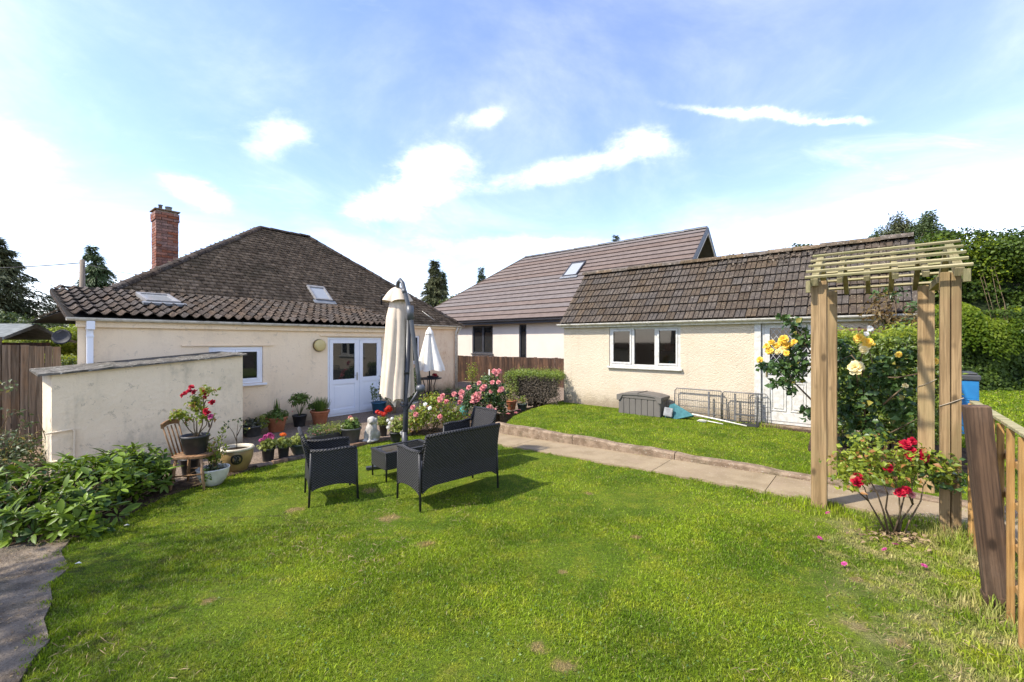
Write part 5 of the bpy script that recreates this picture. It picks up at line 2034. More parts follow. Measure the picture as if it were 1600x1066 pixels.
def lathe_pot(o, prof, mat, soil_z, soil_r, n=28, rim=None, name='pot'):
    p = MB()
    p.lathe(prof, n)
    b = p.build(name, mat, o)
    sm_ = MB()
    sm_.lathe([(soil_r, soil_z), (soil_r * .6, soil_z + .012), (0, soil_z + .018)], 20, cap0=False)
    sm_.build('soil', 'soil', o)
    return b


def tub(r_, h_, taper=.75, lip=.012, wall=.008):
    """Plain plastic tub outline: outside up, over the rolled lip, down the inside."""
    rb_ = r_ * taper
    return [(rb_ * .96, 0), (rb_, .008), (r_ * .985 - .002, h_ - .03), (r_ + lip * .4, h_ - .028), (r_ + lip * .4, h_), (r_ - wall, h_), (r_ - wall - .006, h_ * .72)]


def terracotta(r_, h_):
    rb_ = r_ * .66
    return [(rb_ * .96, 0), (rb_, .01), (r_ * .86, h_ * .70), (r_ * .90, h_ * .73), (r_ * .89, h_ * .76), (r_ * .93, h_ * .84), (r_, h_ * .87), (r_ * 1.02, h_ * .94), (r_, h_), (r_ * .90, h_), (r_ * .84, h_ * .75)]


def bushy(o, n, c, rad, L_, W_, mat, name='foliage', up=.7, shell=.8):
    return leaf_cloud(name, n, [(*c, *rad)], L_, W_, mat, o, shell, .7, up, 9)


def spikes(o, n, c, r_, h_, mat, w=.012, name='foliage', spread=.5):
    a = rng.random(n) * 6.283
    P = np.stack([c[0] + r_ * rng.random(n) * np.cos(a), c[1] + r_ * rng.random(n) * np.sin(a), np.full(n, c[2])], 1)
    D = unit(np.stack([np.cos(a) * spread * rng.random(n), np.sin(a) * spread * rng.random(n), np.ones(n)], 1))
    N = unit(np.stack([np.cos(a), np.sin(a), .2 * np.ones(n)], 1))
    return leaf_obj(name, P, D, N, h_ * (.5 + .5 * rng.random(n)), w, mat, o, None, .2, .12)


def potted(name, label, at, r_, h_, potmat, style='tub', cat='potted plant', taper=.75, group='potted plants on the patio'):
    o = thing(name, label, cat, at, random.uniform(0, 6), group)
    prof = terracotta(r_, h_) if style == 'terracotta' else tub(r_, h_, taper)
    lathe_pot(o, prof, potmat, h_ * .86, r_ * .9)
    return o


Z_P = Z_PATIO
sp_ = lambda px, py: spot(px, py, Z_P)

# --- along the bungalow wall
o = potted('potted_plant', 'low grey pot of straggly yellowing plants against the wall by the garden store', sp_(394, 681), .185, .21, 'pot_grey')
bushy(o, 260, (0, 0, .26), (.17, .14, .07), .06, .03, 'pot_leaf_grey')
bushy(o, 200, (-.14, -.08, .25), (.10, .1, .12), .07, .035, 'pot_leaf_pale', 'side_foliage')
o = potted('potted_plant', 'large terracotta pot with upright spiky green leaves below the small white window', sp_(432, 674), .205, .30, 'terracotta', 'terracotta')
bushy(o, 520, (0, 0, .33), (.24, .2, .09), .075, .035, 'pot_leaf')
spikes(o, 26, (0, 0, .30), .05, .42, 'pot_leaf', .022, 'leaf_blades', .15)
for k in range(4):
    flower(o, (.25 + random.uniform(-.04, .04), random.uniform(-.1, .1), .36 + random.uniform(-.06, .04)), .016, 'petal_pink', 'open')
o = potted('potted_plant', 'black plastic pot with a fan of palmate leaves between the two terracotta pots', sp_(468, 666), .145, .25, 'pot_black')
twigs([((0, 0, .22), (random.uniform(-.2, .2), random.uniform(-.15, .15), random.uniform(.5, .68))) for k in range(9)], 'twig_green', o, .006, .003)
bushy(o, 280, (0, 0, .60), (.21, .18, .10), .10, .035, 'pot_leaf', up=.9)
for k in range(5):
    flower(o, (-.17 + random.uniform(-.03, .03), random.uniform(-.05, .05), .40 + random.uniform(-.06, .1)), .016, 'petal_pink', 'open')
o = potted('potted_plant', 'terracotta pot of grassy green leaves beside the white door frame', sp_(500, 662), .205, .30, 'terracotta', 'terracotta')
spikes(o, 260, (0, 0, .27), .14, .36, 'pot_leaf', .016, 'foliage', .8)
bushy(o, 90, (-.17, 0, .40), (.08, .06, .05), .06, .03, 'pot_leaf', 'side_foliage')
o = potted('potted_plant', 'glossy blue pot with stiff grey green stems at the right of the white door', sp_(592, 646), .19, .30, 'pot_blue')
for k in range(5):
    c = ((k - 2) * .085, random.uniform(-.06, .06), .30)
    hh = (.42, .30, .62, .30, .40)[k]
    twigs([(c, (c[0] * 1.3, c[1], .3 + hh))], 'twig_green', o, .006, .003)
    P = np.array([[c[0] * (1 + .3 * q), c[1], .33 + hh * q] for q in rng.random(60)])
    D = unit(rng.normal(size=(60, 3)) * np.array([1, 1, .3]) + np.array([0, 0, .8]))
    leaf_obj('foliage', P, D, unit(rng.normal(size=(60, 3))), .085, .022, 'weed_leaf' if k == 2 else 'pot_leaf', o)
o = potted('potted_plant', 'small brown clay pot with thin dry stems between blue pot and white pot', sp_(613, 646), .105, .20, 'kerb_concrete')
bushy(o, 160, (0, 0, .34), (.12, .12, .18), .06, .02, 'pot_leaf_grey')
o = potted('potted_plant', 'white pot holding a dark ferny conifer right of the white door', sp_(640, 643), .22, .26, 'pot_white')
twigs([((0, 0, .2), (0, 0, .95))], 'twig', o, .014, .005)
P, N = blob_points(1500, [(0, 0, .52, .32, .28, .22), (-.05, 0, .75, .24, .22, .22), (-.1, 0, .95, .13, .12, .16)], .7)
leaf_obj('foliage', P, N + np.array([0, 0, .2]), unit(rng.normal(size=P.shape) + np.array([0, 0, .8])), .10, .02, 'conifer_leaf', o)
# --- front row on the brick edging
o = potted('potted_plant', 'black pot with a mauve pink geranium on the patio edge beside the golden pot', sp_(419, 720), .092, .20, 'pot_black', taper=.82)
bushy(o, 260, (0, 0, .25), (.13, .12, .07), .05, .045, 'pot_leaf_pale')
for p in ((-.06, -.02, .36), (.03, -.02, .37), (.09, .0, .33), (-.01, .03, .40)):
    flower(o, p, .05, 'petal_magenta', 'head')
twigs([((0, 0, .22), (0, 0, .36)), ((.02, 0, .22), (.06, 0, .33))], 'twig_green', o, .004, .003)
o = potted('potted_plant', 'black pot with a single orange geranium on the patio edge', sp_(443, 715), .085, .185, 'pot_black', taper=.82)
bushy(o, 200, (0, 0, .24), (.12, .11, .06), .05, .045, 'pot_leaf_pale')
twigs([((0, 0, .2), (.01, 0, .36))], 'twig_green', o, .004, .003)
for p in ((-.02, 0, .37), (.03, .01, .365)):
    flower(o, p, .045, 'petal_orange', 'head')
o = potted('potted_plant', 'low dark green bowl of pale green leaves behind the left rattan armchair', sp_(467, 709), .145, .17, 'pot_green', taper=.6)
bushy(o, 320, (0, 0, .21), (.13, .13, .08), .045, .04, 'pot_leaf_pale')
tr = thing('planter_trough', 'long dark trough of yellowish trailing plants behind the left rattan armchair', 'planter', sp_(512, 694), ANG_H, 'potted plants on the patio')
t_ = MB()
t_.prism([(-.30, 0), (.30, 0), (.34, .17), (.36, .175), (.36, .2), (-.36, .2), (-.36, .175), (-.34, .17)], -.11, .11, 'y')
t_.build('trough', 'pot_black', tr, bevel=.008)
for cx_, mt in ((-.2, 'pot_leaf'), (.0, 'pot_leaf_pale'), (.2, 'pot_leaf_pale')):
    bushy(tr, 420, (cx_, 0, .27), (.17, .13, .11), .035, .014, mt, shell=.9)
for k in range(10):
    flower(tr, (random.uniform(-.3, .0), random.uniform(-.12, .05), random.uniform(.2, .3)), .014, 'petal_pink', 'open')
o = potted('potted_plant', 'round grey green pot with bright leaves and one pale pink flower beside the stone dog', sp_(549, 691), .175, .27, 'pot_grey', taper=.72)
bushy(o, 420, (0, 0, .32), (.15, .14, .11), .055, .04, 'pot_leaf')
flower(o, (0, -.02, .44), .06, 'petal_pink', 'head')
flower(o, (.05, .03, .43), .05, 'petal_cream', 'head')
o = potted('potted_plant', 'small black pot of tall bright red geraniums behind the stone dog', sp_(599, 681), .08, .22, 'pot_black', taper=.8)
bushy(o, 220, (0, 0, .29), (.13, .12, .08), .05, .045, 'pot_leaf_pale')
o.rotation_euler.z = 0
twigs([((0, 0, .25), (.09, 0, .54)), ((0, 0, .25), (-.07, 0, .47)), ((0, 0, .25), (.03, 0, .46))], 'twig_green', o, .004, .003)
for p in ((.11, .0, .55), (.06, .02, .51), (-.06, 0, .44), (-.12, .02, .46), (.03, -.02, .43), (-.01, 0, .42), (.12, .02, .51)):
    flower(o, p, .062, 'petal_scarlet', 'head')
o = potted('potted_plant', 'black pot of white flowers and yellowing leaves next to the parasol mast', sp_(618, 689), .105, .17, 'pot_black', taper=.8)
o.rotation_euler.z = 0
bushy(o, 420, (.06, 0, .30), (.16, .13, .16), .05, .035, 'pot_leaf_pale')
for p in ((-.12, -.05, .26), (-.09, -.06, .34), (-.05, -.05, .42), (.14, -.1, .17), (.17, -.06, .2), (-.13, -.03, .38)):
    flower(o, p, .045, 'petal_white', 'head')

# golden glazed pot with its black emblem
o = thing('glazed_pot', 'golden glazed pot with pale rim and black emblem at the corner of the patio', 'potted plant', spot(370, 735, -.19), math.atan2(-6.1, 3.9) + R(90), 'potted plants on the patio')
gp_ = [(.125, 0), (.135, .015), (.175, .10), (.205, .20), (.208, .27), (.198, .305)]
p = MB()
p.lathe(gp_, 32)
p.build('pot', 'glaze_gold', o)
p = MB()
p.lathe([(.198, .304), (.222, .312), (.226, .330), (.216, .345), (.190, .345), (.180, .30)], 32, cap0=False)
p.build('rim', 'glaze_rim', o)
p = MB()
p.lathe([(.19, .29), (.1, .305), (0, .31)], 20, cap0=False)
p.build('soil', 'soil', o)


def on_pot(a, z):
    for (r0, z0_), (r1, z1_) in zip(gp_[:-1], gp_[1:]):
        if z0_ <= z <= z1_:
            rr = r0 + (r1 - r0) * (z - z0_) / (z1_ - z0_) + .002
            return (rr * math.sin(a), -rr * math.cos(a), z)


emb = MB()
ring, n_ = [], 20
for k in range(n_):
    t = 6.283 * k / n_
    q = (abs(math.cos(t)) ** .8 * math.copysign(1, math.cos(t)), abs(math.sin(t)) ** .8 * math.copysign(1, math.sin(t)))
    ring.append(on_pot(.36 * q[0], .20 + .075 * q[1]))
emb.add([on_pot(0, .20)] + ring, [(0, 1 + k, 1 + (k + 1) % n_) for k in range(n_)], 0, True)
emb.build('emblem', 'emblem_black', o)
eml = MB()
for arc in (((-.18, .23), (-.12, .25), (-.02, .235), (.02, .21), (-.04, .195), (-.12, .19), (-.18, .17)), ((.04, .25), (.12, .24), (.17, .215), (.12, .19), (.04, .185), (.02, .16), (.10, .15)),
            ((-.15, .215), (-.07, .215), (-.05, .175), (-.10, .16))):
    eml.tube([Vector(on_pot(a, z)) * 1.008 for a, z in arc], .0035, 5)
eml.build('emblem_lines', 'galv', o)
twigs([((0, 0, .3), (.0, -.02, .52), (.02, 0, .76)), ((.0, 0, .42), (-.10, 0, .66)), ((0, 0, .5), (.06, 0, .64), (.10, 0, .70))], 'twig', o, .007, .002)
n = 40
P = np.array([(-.10, 0, .69), (-.12, .02, .67), (-.08, 0, .71), (.10, 0, .69), (.07, .0, .60), (.12, -.02, .58), (.03, 0, .74)] * 5)[:n] + rng.normal(size=(35, 3)) * .02
leaf_obj('foliage', P, rng.normal(size=P.shape), unit(rng.normal(size=P.shape) + np.array([0, 0, 1])), .04, .03, 'weed_leaf', o)

# white bowl with a yellow green shrub
o = thing('bowl_planter', 'white bowl planter with yellow green upright shrub on the lawn edge by the wooden chair', 'potted plant', spot(333, 757), 0, 'potted plants on the patio')
p = MB()
p.lathe([(.085, 0), (.10, .01), (.145, .07), (.172, .14), (.182, .205), (.188, .215), (.184, .225), (.174, .22), (.165, .15)], 30)
p.build('pot', 'pot_white', o)
p = MB()
p.lathe([(.17, .175), (.08, .195), (0, .2)], 18, cap0=False)
p.build('soil', 'soil', o)
tips = [(-.16, .0, .58), (-.10, .02, .66), (-.02, .0, .52), (.06, .0, .60), (.13, .02, .74), (.17, 0, .50), (-.06, -.03, .42), (.10, -.05, .40)]
twigs([((random.uniform(-.04, .04), 0, .19), t) for t in tips], 'twig', o, .006, .002)
PP, DD = [], []
for t in tips:
    for q in rng.random(34):
        s = .35 + .65 * q
        PP.append((t[0] * s + rng.normal() * .012, t[1] * s + rng.normal() * .02, .19 + (t[2] - .19) * s))
        DD.append((rng.normal() * .7, rng.normal() * .7, .9))
leaf_obj('foliage', np.array(PP), np.array(DD), unit(rng.normal(size=(len(PP), 3))), .055, .022, 'rose_leaf_yellow', o)
bushy(o, 150, (0, 0, .23), (.15, .13, .05), .05, .012, 'weed_leaf', 'low_growth')
bushy(o, 60, (.03, -.17, .17), (.05, .03, .09), .035, .025, 'pot_leaf', 'trailing_growth')

# three basket pots, teal pot and pots behind the roses
for (px_, py_), lb in (((683, 629), 'round woven look pot of dry stems nearest the parasol table'), ((700, 627), 'middle woven look pot with a green sprig near the parasol table'), ((718, 626), 'dark woven look pot below the white downpipe')):
    o = potted('basket_pot', lb, sp_(px_, py_), .17, .26, 'edge_brick', taper=.9, group='woven look pots by the parasol table')
    bushy(o, 140, (0, 0, .32), (.14, .14, .10), .06, .02, 'pot_leaf' if px_ == 700 else 'weed_leaf')
o = thing('teal_vase', 'small teal glazed vase behind the right rattan armchair', 'vase', sp_(725, 650))
p = MB()
p.lathe([(.07, 0), (.085, .02), (.115, .10), (.12, .15), (.10, .20), (.085, .215), (.105, .235), (.095, .235), (.07, .2)], 24)
p.build('body', 'pot_teal', o)
o = potted('potted_plant', 'terracotta pot half hidden between the pink roses and the small hedge', spot(799, 640, -.1), .15, .24, 'terracotta', 'terracotta')
bushy(o, 260, (0, 0, .42), (.18, .15, .22), .05, .02, 'pot_leaf_pale')
twigs([((0, 0, .2), (.08, 0, .75))], 'twig', o)
o = potted('potted_plant', 'dark green pot with pale sprigs in front of the small hedge', spot(816, 641, -.06), .13, .17, 'pot_green')
bushy(o, 130, (0, 0, .25), (.14, .12, .12), .045, .02, 'rose_leaf_yellow')
o = potted('potted_plant', 'dark pot with a thin yellow leaved shrub in front of the dark fence', spot(738, 612, -.15), .16, .26, 'pot_black')
twigs([((0, 0, .2), (random.uniform(-.3, .3), 0, random.uniform(.6, 1.0))) for k in range(6)], 'twig', o)
bushy(o, 330, (0, 0, .68), (.34, .22, .38), .07, .03, 'rose_leaf_yellow')
cn = MB().tube([(0, 0, 0), (.01, 0, .95)], .016, 8).build('garden_cane', 'pole_white', None, spot(764, 625, -.14))
tag(cn, 'pale straight cane standing behind the pink rose bush', 'cane')

# black pot under the wooden chair
o = potted('plant_pot', 'black plastic pot standing under the wooden chair', spot(297, 742, -.16), .115, .24, 'pot_black', cat='pot', group='black plastic pots')


# ================================================================== ROSE BUSHES
def rose_bush(name, label, at, blobs, nleaf, mat, stems, flowers, fmat, fr_=.045, L_=.055, stemmat='twig', cat='rose bush', rz=0.0, group=None):
    o = thing(name, label, cat, at, rz, group)
    twigs(stems, stemmat, o, .009, .003)
    leaf_cloud('foliage', nleaf, blobs, L_, L_ * .62, mat, o, .75, .8, .6, 5)
    for f in flowers:
        flower(o, f[:3], f[3] if len(f) > 3 else fr_, f[4] if len(f) > 4 else fmat, 'rose', 'rose_flower', (random.uniform(-.6, .2), random.uniform(-1.2, -.6), random.uniform(.4, 1.0)))
    return o


# rose on the wooden chair
CH_AT = spot(250, 775)
chz = CH_AT[2]
wc = thing('wooden_chair', 'old wooden spindle back chair at the edge of the lawn holding a potted rose', 'chair', (CH_AT[0] - .02, CH_AT[1] + .12, chz), R(10))
st = MB()
pts = []
for k in range(24):
    t = 6.283 * k / 24
    c_, s_ = math.cos(t), math.sin(t)
    pts.append((.215 + .215 * abs(c_) ** .55 * math.copysign(1, c_), .20 + .20 * abs(s_) ** .55 * math.copysign(1, s_)))
st.prism(pts, .395, .43, 'z')
st.build('seat', 'chair_wood', wc, bevel=.008)
for a, b in (((.08, .05), (.03, .01)), ((.08, .34), (.03, .40)), ((.36, .05), (.42, .01)), ((.36, .34), (.42, .40))):
    MB().tube([(b[0], b[1], -.02), ((a[0] + b[0]) / 2, (a[1] + b[1]) / 2, .18), (a[0], a[1], .40)], [.014, .019, .016], 10).build('leg', 'chair_wood', wc)
for k in range(5):
    y_ = .06 + .07 * k
    MB().tube([(.04, y_, .425), (-.06, .2 + (y_ - .2) * 1.15, .80)], [.009, .008], 8).build('spindle', 'chair_wood', wc)
tp = MB()
prv = []
for k in range(9):
    f = k / 8
    y_ = .02 + .36 * f
    prv.append((-.065 - .02 * math.sin(math.pi * f), y_, .815 + .025 * math.sin(math.pi * f)))
for a, b in zip(prv[:-1], prv[1:]):
    tp.bar(a, b, .024, .062)
tp.build('top_rail', 'chair_wood', wc, bevel=.004)
MB().tube([(.055, .02, .18), (.39, .02, .20)], .009, 7).tube([(.055, .38, .18), (.39, .38, .20)], .009, 7).tube([(.22, .02, .19), (.22, .38, .19)], .009, 7).build('stretcher', 'chair_wood', wc)
seatc = wc.matrix_basis @ Vector((.22, .20, .43))
o = thing('potted_rose', 'red rose in a black plastic pot standing on the wooden chair', 'potted plant', seatc, 0, 'potted plants on the patio')
lathe_pot(o, [(.115, 0), (.12, .01), (.152, .205), (.160, .208), (.160, .235), (.148, .235), (.14, .17)], 'pot_black', .20, .14)
stem_t = [(-.20, 0, .46), (-.12, .02, .40), (.05, .0, .58), (.08, 0, .66), (-.05, .02, .62), (.13, 0, .48), (.02, .02, .7), (.20, 0, .50), (.15, .03, .60)]
twigs([((.03, 0, .2), (-.08, 0, .30), (-.22, 0, .50)), ((.02, 0, .2), (.02, 0, .42), (.03, 0, .72)), ((.03, 0, .2), (.09, 0, .36), (.11, 0, .62), (.10, 0, .78)), ((0, 0, .2), (.14, .01, .36), (.16, 0, .52)),
       ((.11, 0, .62), (.19, 0, .68)), ((.03, 0, .5), (-.06, 0, .70)), ((0, .02, .2), (-.02, 0, .44))], 'twig', o, .009, .004)
leaf_cloud('foliage', 380, [(.0, 0, .66, .10, .08, .10), (.16, 0, .80, .10, .08, .06), (-.22, 0, .50, .10, .08, .06), (-.09, 0, .45, .06, .05, .06), (.15, 0, .46, .09, .06, .05), (.05, 0, .58, .06, .06, .08)], .055, .034, 'rose_leaf_yellow', o, .9, .8, .6, 9)
for x_, z_, mt in ((-.015, .88, 'petal_red'), (-.10, .80, 'petal_red'), (-.12, .775, 'petal_red'), (-.04, .83, 'petal_red'), (.025, .815, 'petal_red'), (.12, .81, 'petal_red'), (.14, .75, 'petal_red'), (.255, .69, 'petal_red'), (.215, .68, 'petal_red'),
                   (.17, .58, 'petal_red'), (.19, .555, 'petal_red'), (.235, .50, 'petal_magenta')):
    flower(o, (x_, -.03 + random.uniform(-.03, .03), z_ - .02), .040, mt, 'rose', 'rose_flower')

# pruned branch behind the chair
br = thing('cut_branch', 'bare cut branch leaning against the garden store wall behind the wooden chair', 'branch', spot(309, 735, -.16))
twigs([((0, 0, 0), (.03, .05, .35), (.12, .1, .62), (.16, .1, .78)), ((.10, .1, .60), (.05, .1, .74)), ((.0, .02, .25), (.16, 0, .32), (.26, 0, .33)), ((.05, .05, .42), (.22, .02, .47))], 'bark', br, .016, .006)

rose_bush('rose_bush', 'low pale pink rose bush between the parasol mast and the right rattan armchair', (*spot(676, 676, Z_P)[:2], Z_P),
          [(-.25, 0, .32, .34, .3, .22), (.18, 0, .46, .42, .32, .28), (.45, .1, .30, .26, .25, .2), (-.05, .1, .65, .22, .2, .14), (-.42, -.1, .2, .22, .2, .18)], 2600, 'rose_leaf_yellow',
          [((random.uniform(-.1, .1), 0, 0), (random.uniform(-.5, .5), random.uniform(-.2, .2), random.uniform(.4, .7))) for k in range(11)],
          [(-.36, -.2, .55), (-.28, -.28, .42), (.18, -.2, .70, .06), (.22, -.1, .77), (.45, -.1, .80), (.58, -.05, .72), (.30, -.2, .66), (.20, -.3, .38), (-.6, -.1, .28), (.55, .0, .62), (-.1, -.25, .62, .04, 'petal_white'), (.0, -.3, .55, .04, 'petal_white')],
          'petal_pink', .055, .055, group='pink rose bushes')
rose_bush('rose_bush', 'large dark leaved pink rose bush beside the small clipped hedge', (*spot(756, 652, Z_P)[:2], Z_P),
          [(0, 0, .52, .50, .4, .36), (-.36, -.05, .42, .25, .3, .26), (.30, 0, .58, .30, .3, .30), (.12, .1, .92, .20, .18, .14), (.42, .1, .25, .2, .2, .2)], 3600, 'rose_leaf',
          [((random.uniform(-.12, .12), 0, 0), (random.uniform(-.5, .5), random.uniform(-.2, .2), random.uniform(.5, .95))) for k in range(12)],
          [(-.52, -.2, .62, .085), (-.20, -.3, .55, .09), (-.12, -.32, .50, .08), (-.10, -.3, .60, .08), (-.22, -.3, .46, .08), (-.35, -.2, .75, .07), (.02, -.25, .78, .07), (-.02, -.25, .73, .07), (.22, -.2, .88, .06), (.36, -.2, .88, .06), (.26, -.1, 1.13, .07), (.38, -.1, 1.14, .07),
           (.32, -.1, 1.07, .06), (.44, -.25, .72, .07), (.40, -.25, .68, .06), (.15, -.34, .30, .08), (.28, -.34, .22, .06), (.18, -.3, .66, .05), (-.1, -.2, .86, .06)],
          'petal_pink', .06, .058, group='pink rose bushes')

rose_bush('rose_bush', 'red rose bush with bare lower stems growing between the front posts of the wooden arch', spot(1396, 836),
          [(-.30, .0, .62, .26, .22, .14), (-.12, .05, .74, .26, .2, .12), (.14, 0, .66, .26, .22, .12), (.30, 0, .62, .24, .2, .12), (-.40, -.05, .48, .14, .12, .10), (.0, 0, .55, .2, .2, .09), (.42, .0, .55, .12, .12, .10)], 1150, 'rose_leaf_yellow',
          [((-.05, 0, 0), (-.12, .03, .16), (-.22, 0, .30), (-.27, -.02, .42), (-.38, 0, .55)), ((.05, 0, 0), (.09, .02, .12), (.17, 0, .27), (.19, .03, .44), (.26, .02, .62)), ((0, 0, 0), (.03, -.03, .2), (.05, 0, .34), (.0, 0, .55), (.03, 0, .74)), ((.02, 0, 0), (-.05, .02, .22), (-.05, 0, .36), (-.12, 0, .52), (-.10, 0, .70)),
           ((.09, 0, 0), (.14, .01, .10), (.24, 0, .30), (.28, .02, .42), (.38, 0, .62)), ((-.04, 0, 0), (-.10, -.02, .2), (-.14, 0, .36), (-.24, 0, .54), (-.24, 0, .68)), ((.03, 0, 0), (.06, 0, .2), (.11, 0, .4), (.09, 0, .58), (.13, 0, .76)), ((-.22, 0, .30), (-.30, -.03, .36), (-.42, -.05, .46)), ((.17, 0, .27), (.10, -.04, .36), (.05, -.08, .42))],
          [(.06, -.05, .81, .043), (.10, -.06, .76, .04), (.13, -.04, .83, .036), (.09, -.06, .71, .038), (.19, -.07, .70, .045), (.22, -.05, .73, .04), (-.12, -.08, .62, .045), (-.40, -.1, .50, .045), (.02, -.1, .43, .035), (-.03, -.1, .41, .04), (.07, -.1, .39, .028, 'petal_pink'), (-.36, -.06, .53, .04)],
          'petal_red', .042, .048)
leaf_cloud('foliage', 170, [(.36, -.02, .56, .2, .18, .14)], .052, .034, 'rose_leaf', bpy.data.objects['rose_bush.002'], .8, .8, .6, 6)
bush_low = spot(1400, 842)
P = np.array([[bush_low[0] + rng.normal() * .14, bush_low[1] + rng.normal() * .08, .01 + .04 * rng.random()] for k in range(110)])
tag(leaf_obj('fallen_leaves', P, rng.normal(size=P.shape) * np.array([1, 1, .3]), unit(rng.normal(size=P.shape) * .5 + np.array([0, 0, 1])), .045, .025, 'dry_leaf'),
    'dry fallen leaves round the foot of the red rose bush', 'leaf litter', kind='stuff')

# yellow climbing rose over the back of the arch
yr = thing('climbing_rose', 'yellow climbing rose with thorny stems growing through the back of the wooden arch', 'rose bush', (*gw(6.2, -2.75), Z_UP), ANG_G)


def in_yr(px, py, gy):
    """Local point of the rose for a bloom seen at a pixel, at depth gy in the outbuilding frame."""
    r0 = np.array([(px - 800) / FPX, 1.0])
    t = (gy - (-(GA @ NG))) / (r0 @ NG)
    X_, Y_ = r0 * t
    gx_ = (np.array([X_, Y_]) - GA) @ DG
    return Vector((gx_ - 6.2, gy + 2.75, CAM_Z - (py - 533) / FPX * Y_ - Z_UP))


yst = [[in_yr(1338, 720, -2.6), in_yr(1300, 690, -2.7), in_yr(1268, 625, -2.85), in_yr(1238, 595, -2.95), in_yr(1222, 560, -2.95), in_yr(1212, 545, -3.0)],
       [in_yr(1238, 595, -2.95), in_yr(1225, 600, -3.0), in_yr(1205, 598, -3.0)], [in_yr(1300, 690, -2.7), in_yr(1284, 640, -2.8), in_yr(1272, 560, -2.9), in_yr(1245, 515, -2.95), in_yr(1236, 502, -2.95)],
       [in_yr(1345, 715, -2.6), in_yr(1352, 640, -2.7), in_yr(1366, 580, -2.8), in_yr(1358, 545, -2.9)], [in_yr(1366, 590, -2.8), in_yr(1402, 590, -2.9), in_yr(1458, 580, -2.95)],
       [in_yr(1366, 600, -2.8), in_yr(1330, 555, -2.9), in_yr(1302, 568, -2.9)], [in_yr(1380, 632, -2.9), in_yr(1400, 615, -2.95), in_yr(1416, 602, -2.98)], [in_yr(1348, 700, -2.6), in_yr(1400, 672, -2.8), in_yr(1432, 655, -2.85)],
       [in_yr(1352, 640, -2.7), in_yr(1340, 600, -2.85), in_yr(1338, 576, -2.95)], [in_yr(1352, 660, -2.7), in_yr(1345, 560, -2.8), in_yr(1362, 520, -2.85)]]
twigs(yst[:3], 'bark', yr, .016, .005)
twigs(yst[3:], 'twig', yr, .012, .004, 'side_stem')
yb = []
for px_, py_, r_ in ((1215, 575, .13), (1232, 570, .13), (1240, 590, .12), (1250, 545, .12), (1228, 598, .10), (1255, 570, .10), (1258, 530, .09), (1240, 505, .10), (1228, 500, .07), (1210, 600, .07), (1203, 575, .07), (1190, 572, .05),
                     (1250, 520, .08), (1238, 610, .07), (1258, 640, .05), (1260, 652, .04)):
    q = in_yr(px_, py_, -2.95 + random.uniform(-.1, .1))
    yb.append((*q, r_, r_, r_ * .8))
leaf_cloud('foliage', 620, yb, .075, .055, 'rose_leaf', yr, .9, .8, .7, 6)
yb = []
for px_, py_, r_ in ((1390, 570, .13), (1410, 560, .12), (1375, 585, .13), (1330, 600, .16), (1420, 600, .10), (1360, 620, .2), (1400, 630, .16), (1320, 640, .16), (1345, 660, .18), (1410, 650, .13), (1385, 600, .15), (1320, 560, .12), (1440, 585, .06), (1310, 540, .1), (1370, 680, .12), (1330, 690, .12)):
    q = in_yr(px_, py_, -2.75 + random.uniform(-.15, .1))
    yb.append((*q, r_, r_ * .7, r_ * .8))
leaf_cloud('inner_foliage', 1500, yb, .075, .055, 'rose_leaf', yr, .9, .8, .7, 4)
for px_, py_, r_, mt in ((1225, 530, .062, 'petal_yellow'), (1214, 540, .05, 'petal_yellow'), (1202, 548, .055, 'petal_yellow'), (1198, 541, .045, 'petal_yellow'), (1223, 547, .05, 'petal_cream'), (1228, 540, .05, 'petal_yellow'), (1241, 534, .04, 'petal_yellow'), (1236, 538, .035, 'petal_yellow'),
                         (1205, 535, .04, 'petal_yellow'), (1187, 562, .045, 'petal_yellow'), (1220, 536, .045, 'petal_yellow'), (1215, 550, .04, 'petal_cream'), (1229, 552, .04, 'petal_yellow'), (1342, 528, .06, 'petal_yellow'), (1352, 541, .06, 'petal_cream'), (1357, 535, .062, 'petal_yellow'), (1350, 546, .05, 'petal_cream'),
                         (1337, 574, .085, 'petal_cream'), (1404, 554, .035, 'petal_yellow'), (1360, 514, .036, 'petal_white'), (1354, 522, .03, 'petal_white'), (1460, 564, .045, 'petal_yellow'), (1415, 603, .03, 'petal_cream'), (1304, 600, .02, 'petal_cream')):
    flower(yr, in_yr(px_, py_, -3.0 - .08 * random.random()), r_ * .95, mt, 'rose', 'rose_flower', (random.uniform(-.3, .3), -1, random.uniform(.1, .5)))

# reddish shrub behind the privet, up against the gutter
rs = thing('photinia', 'tall thin shrub with reddish leaves reaching the outbuilding gutter behind the privet', 'shrub', (*gw(6.75, -.42), Z_UP), ANG_G)
twigs([((0, 0, 0), (-.05, 0, 1.2), (-.15, 0, 2.35)), ((.05, 0, 0), (.1, 0, 1.2), (.12, -.05, 2.1)), ((-.05, 0, 1.0), (-.3, -.05, 1.7), (-.42, 0, 2.3)), ((-.08, 0, 1.5), (-.2, 0, 2.0), (-.28, -.1, 2.45)), ((.08, 0, 1.4), (.25, -.05, 1.9))], 'twig', rs, .014, .004)
leaf_cloud('foliage', 460, [(-.36, 0, 2.1, .2, .15, .2), (-.15, 0, 1.95, .2, .15, .22), (.1, 0, 1.95, .18, .15, .2), (-.25, 0, 2.4, .14, .1, .12), (.2, 0, 1.8, .15, .1, .15)], .09, .034, 'leaf_red', rs, .9, .8, .5, 4)
leaf_cloud('green_foliage', 200, [(-.2, 0, 2.42, .25, .12, .12), (.12, 0, 2.2, .15, .1, .1), (-.1, 0, 1.9, .3, .15, .15)], .085, .032, 'rose_leaf', rs, .9, .8, .5, 4)


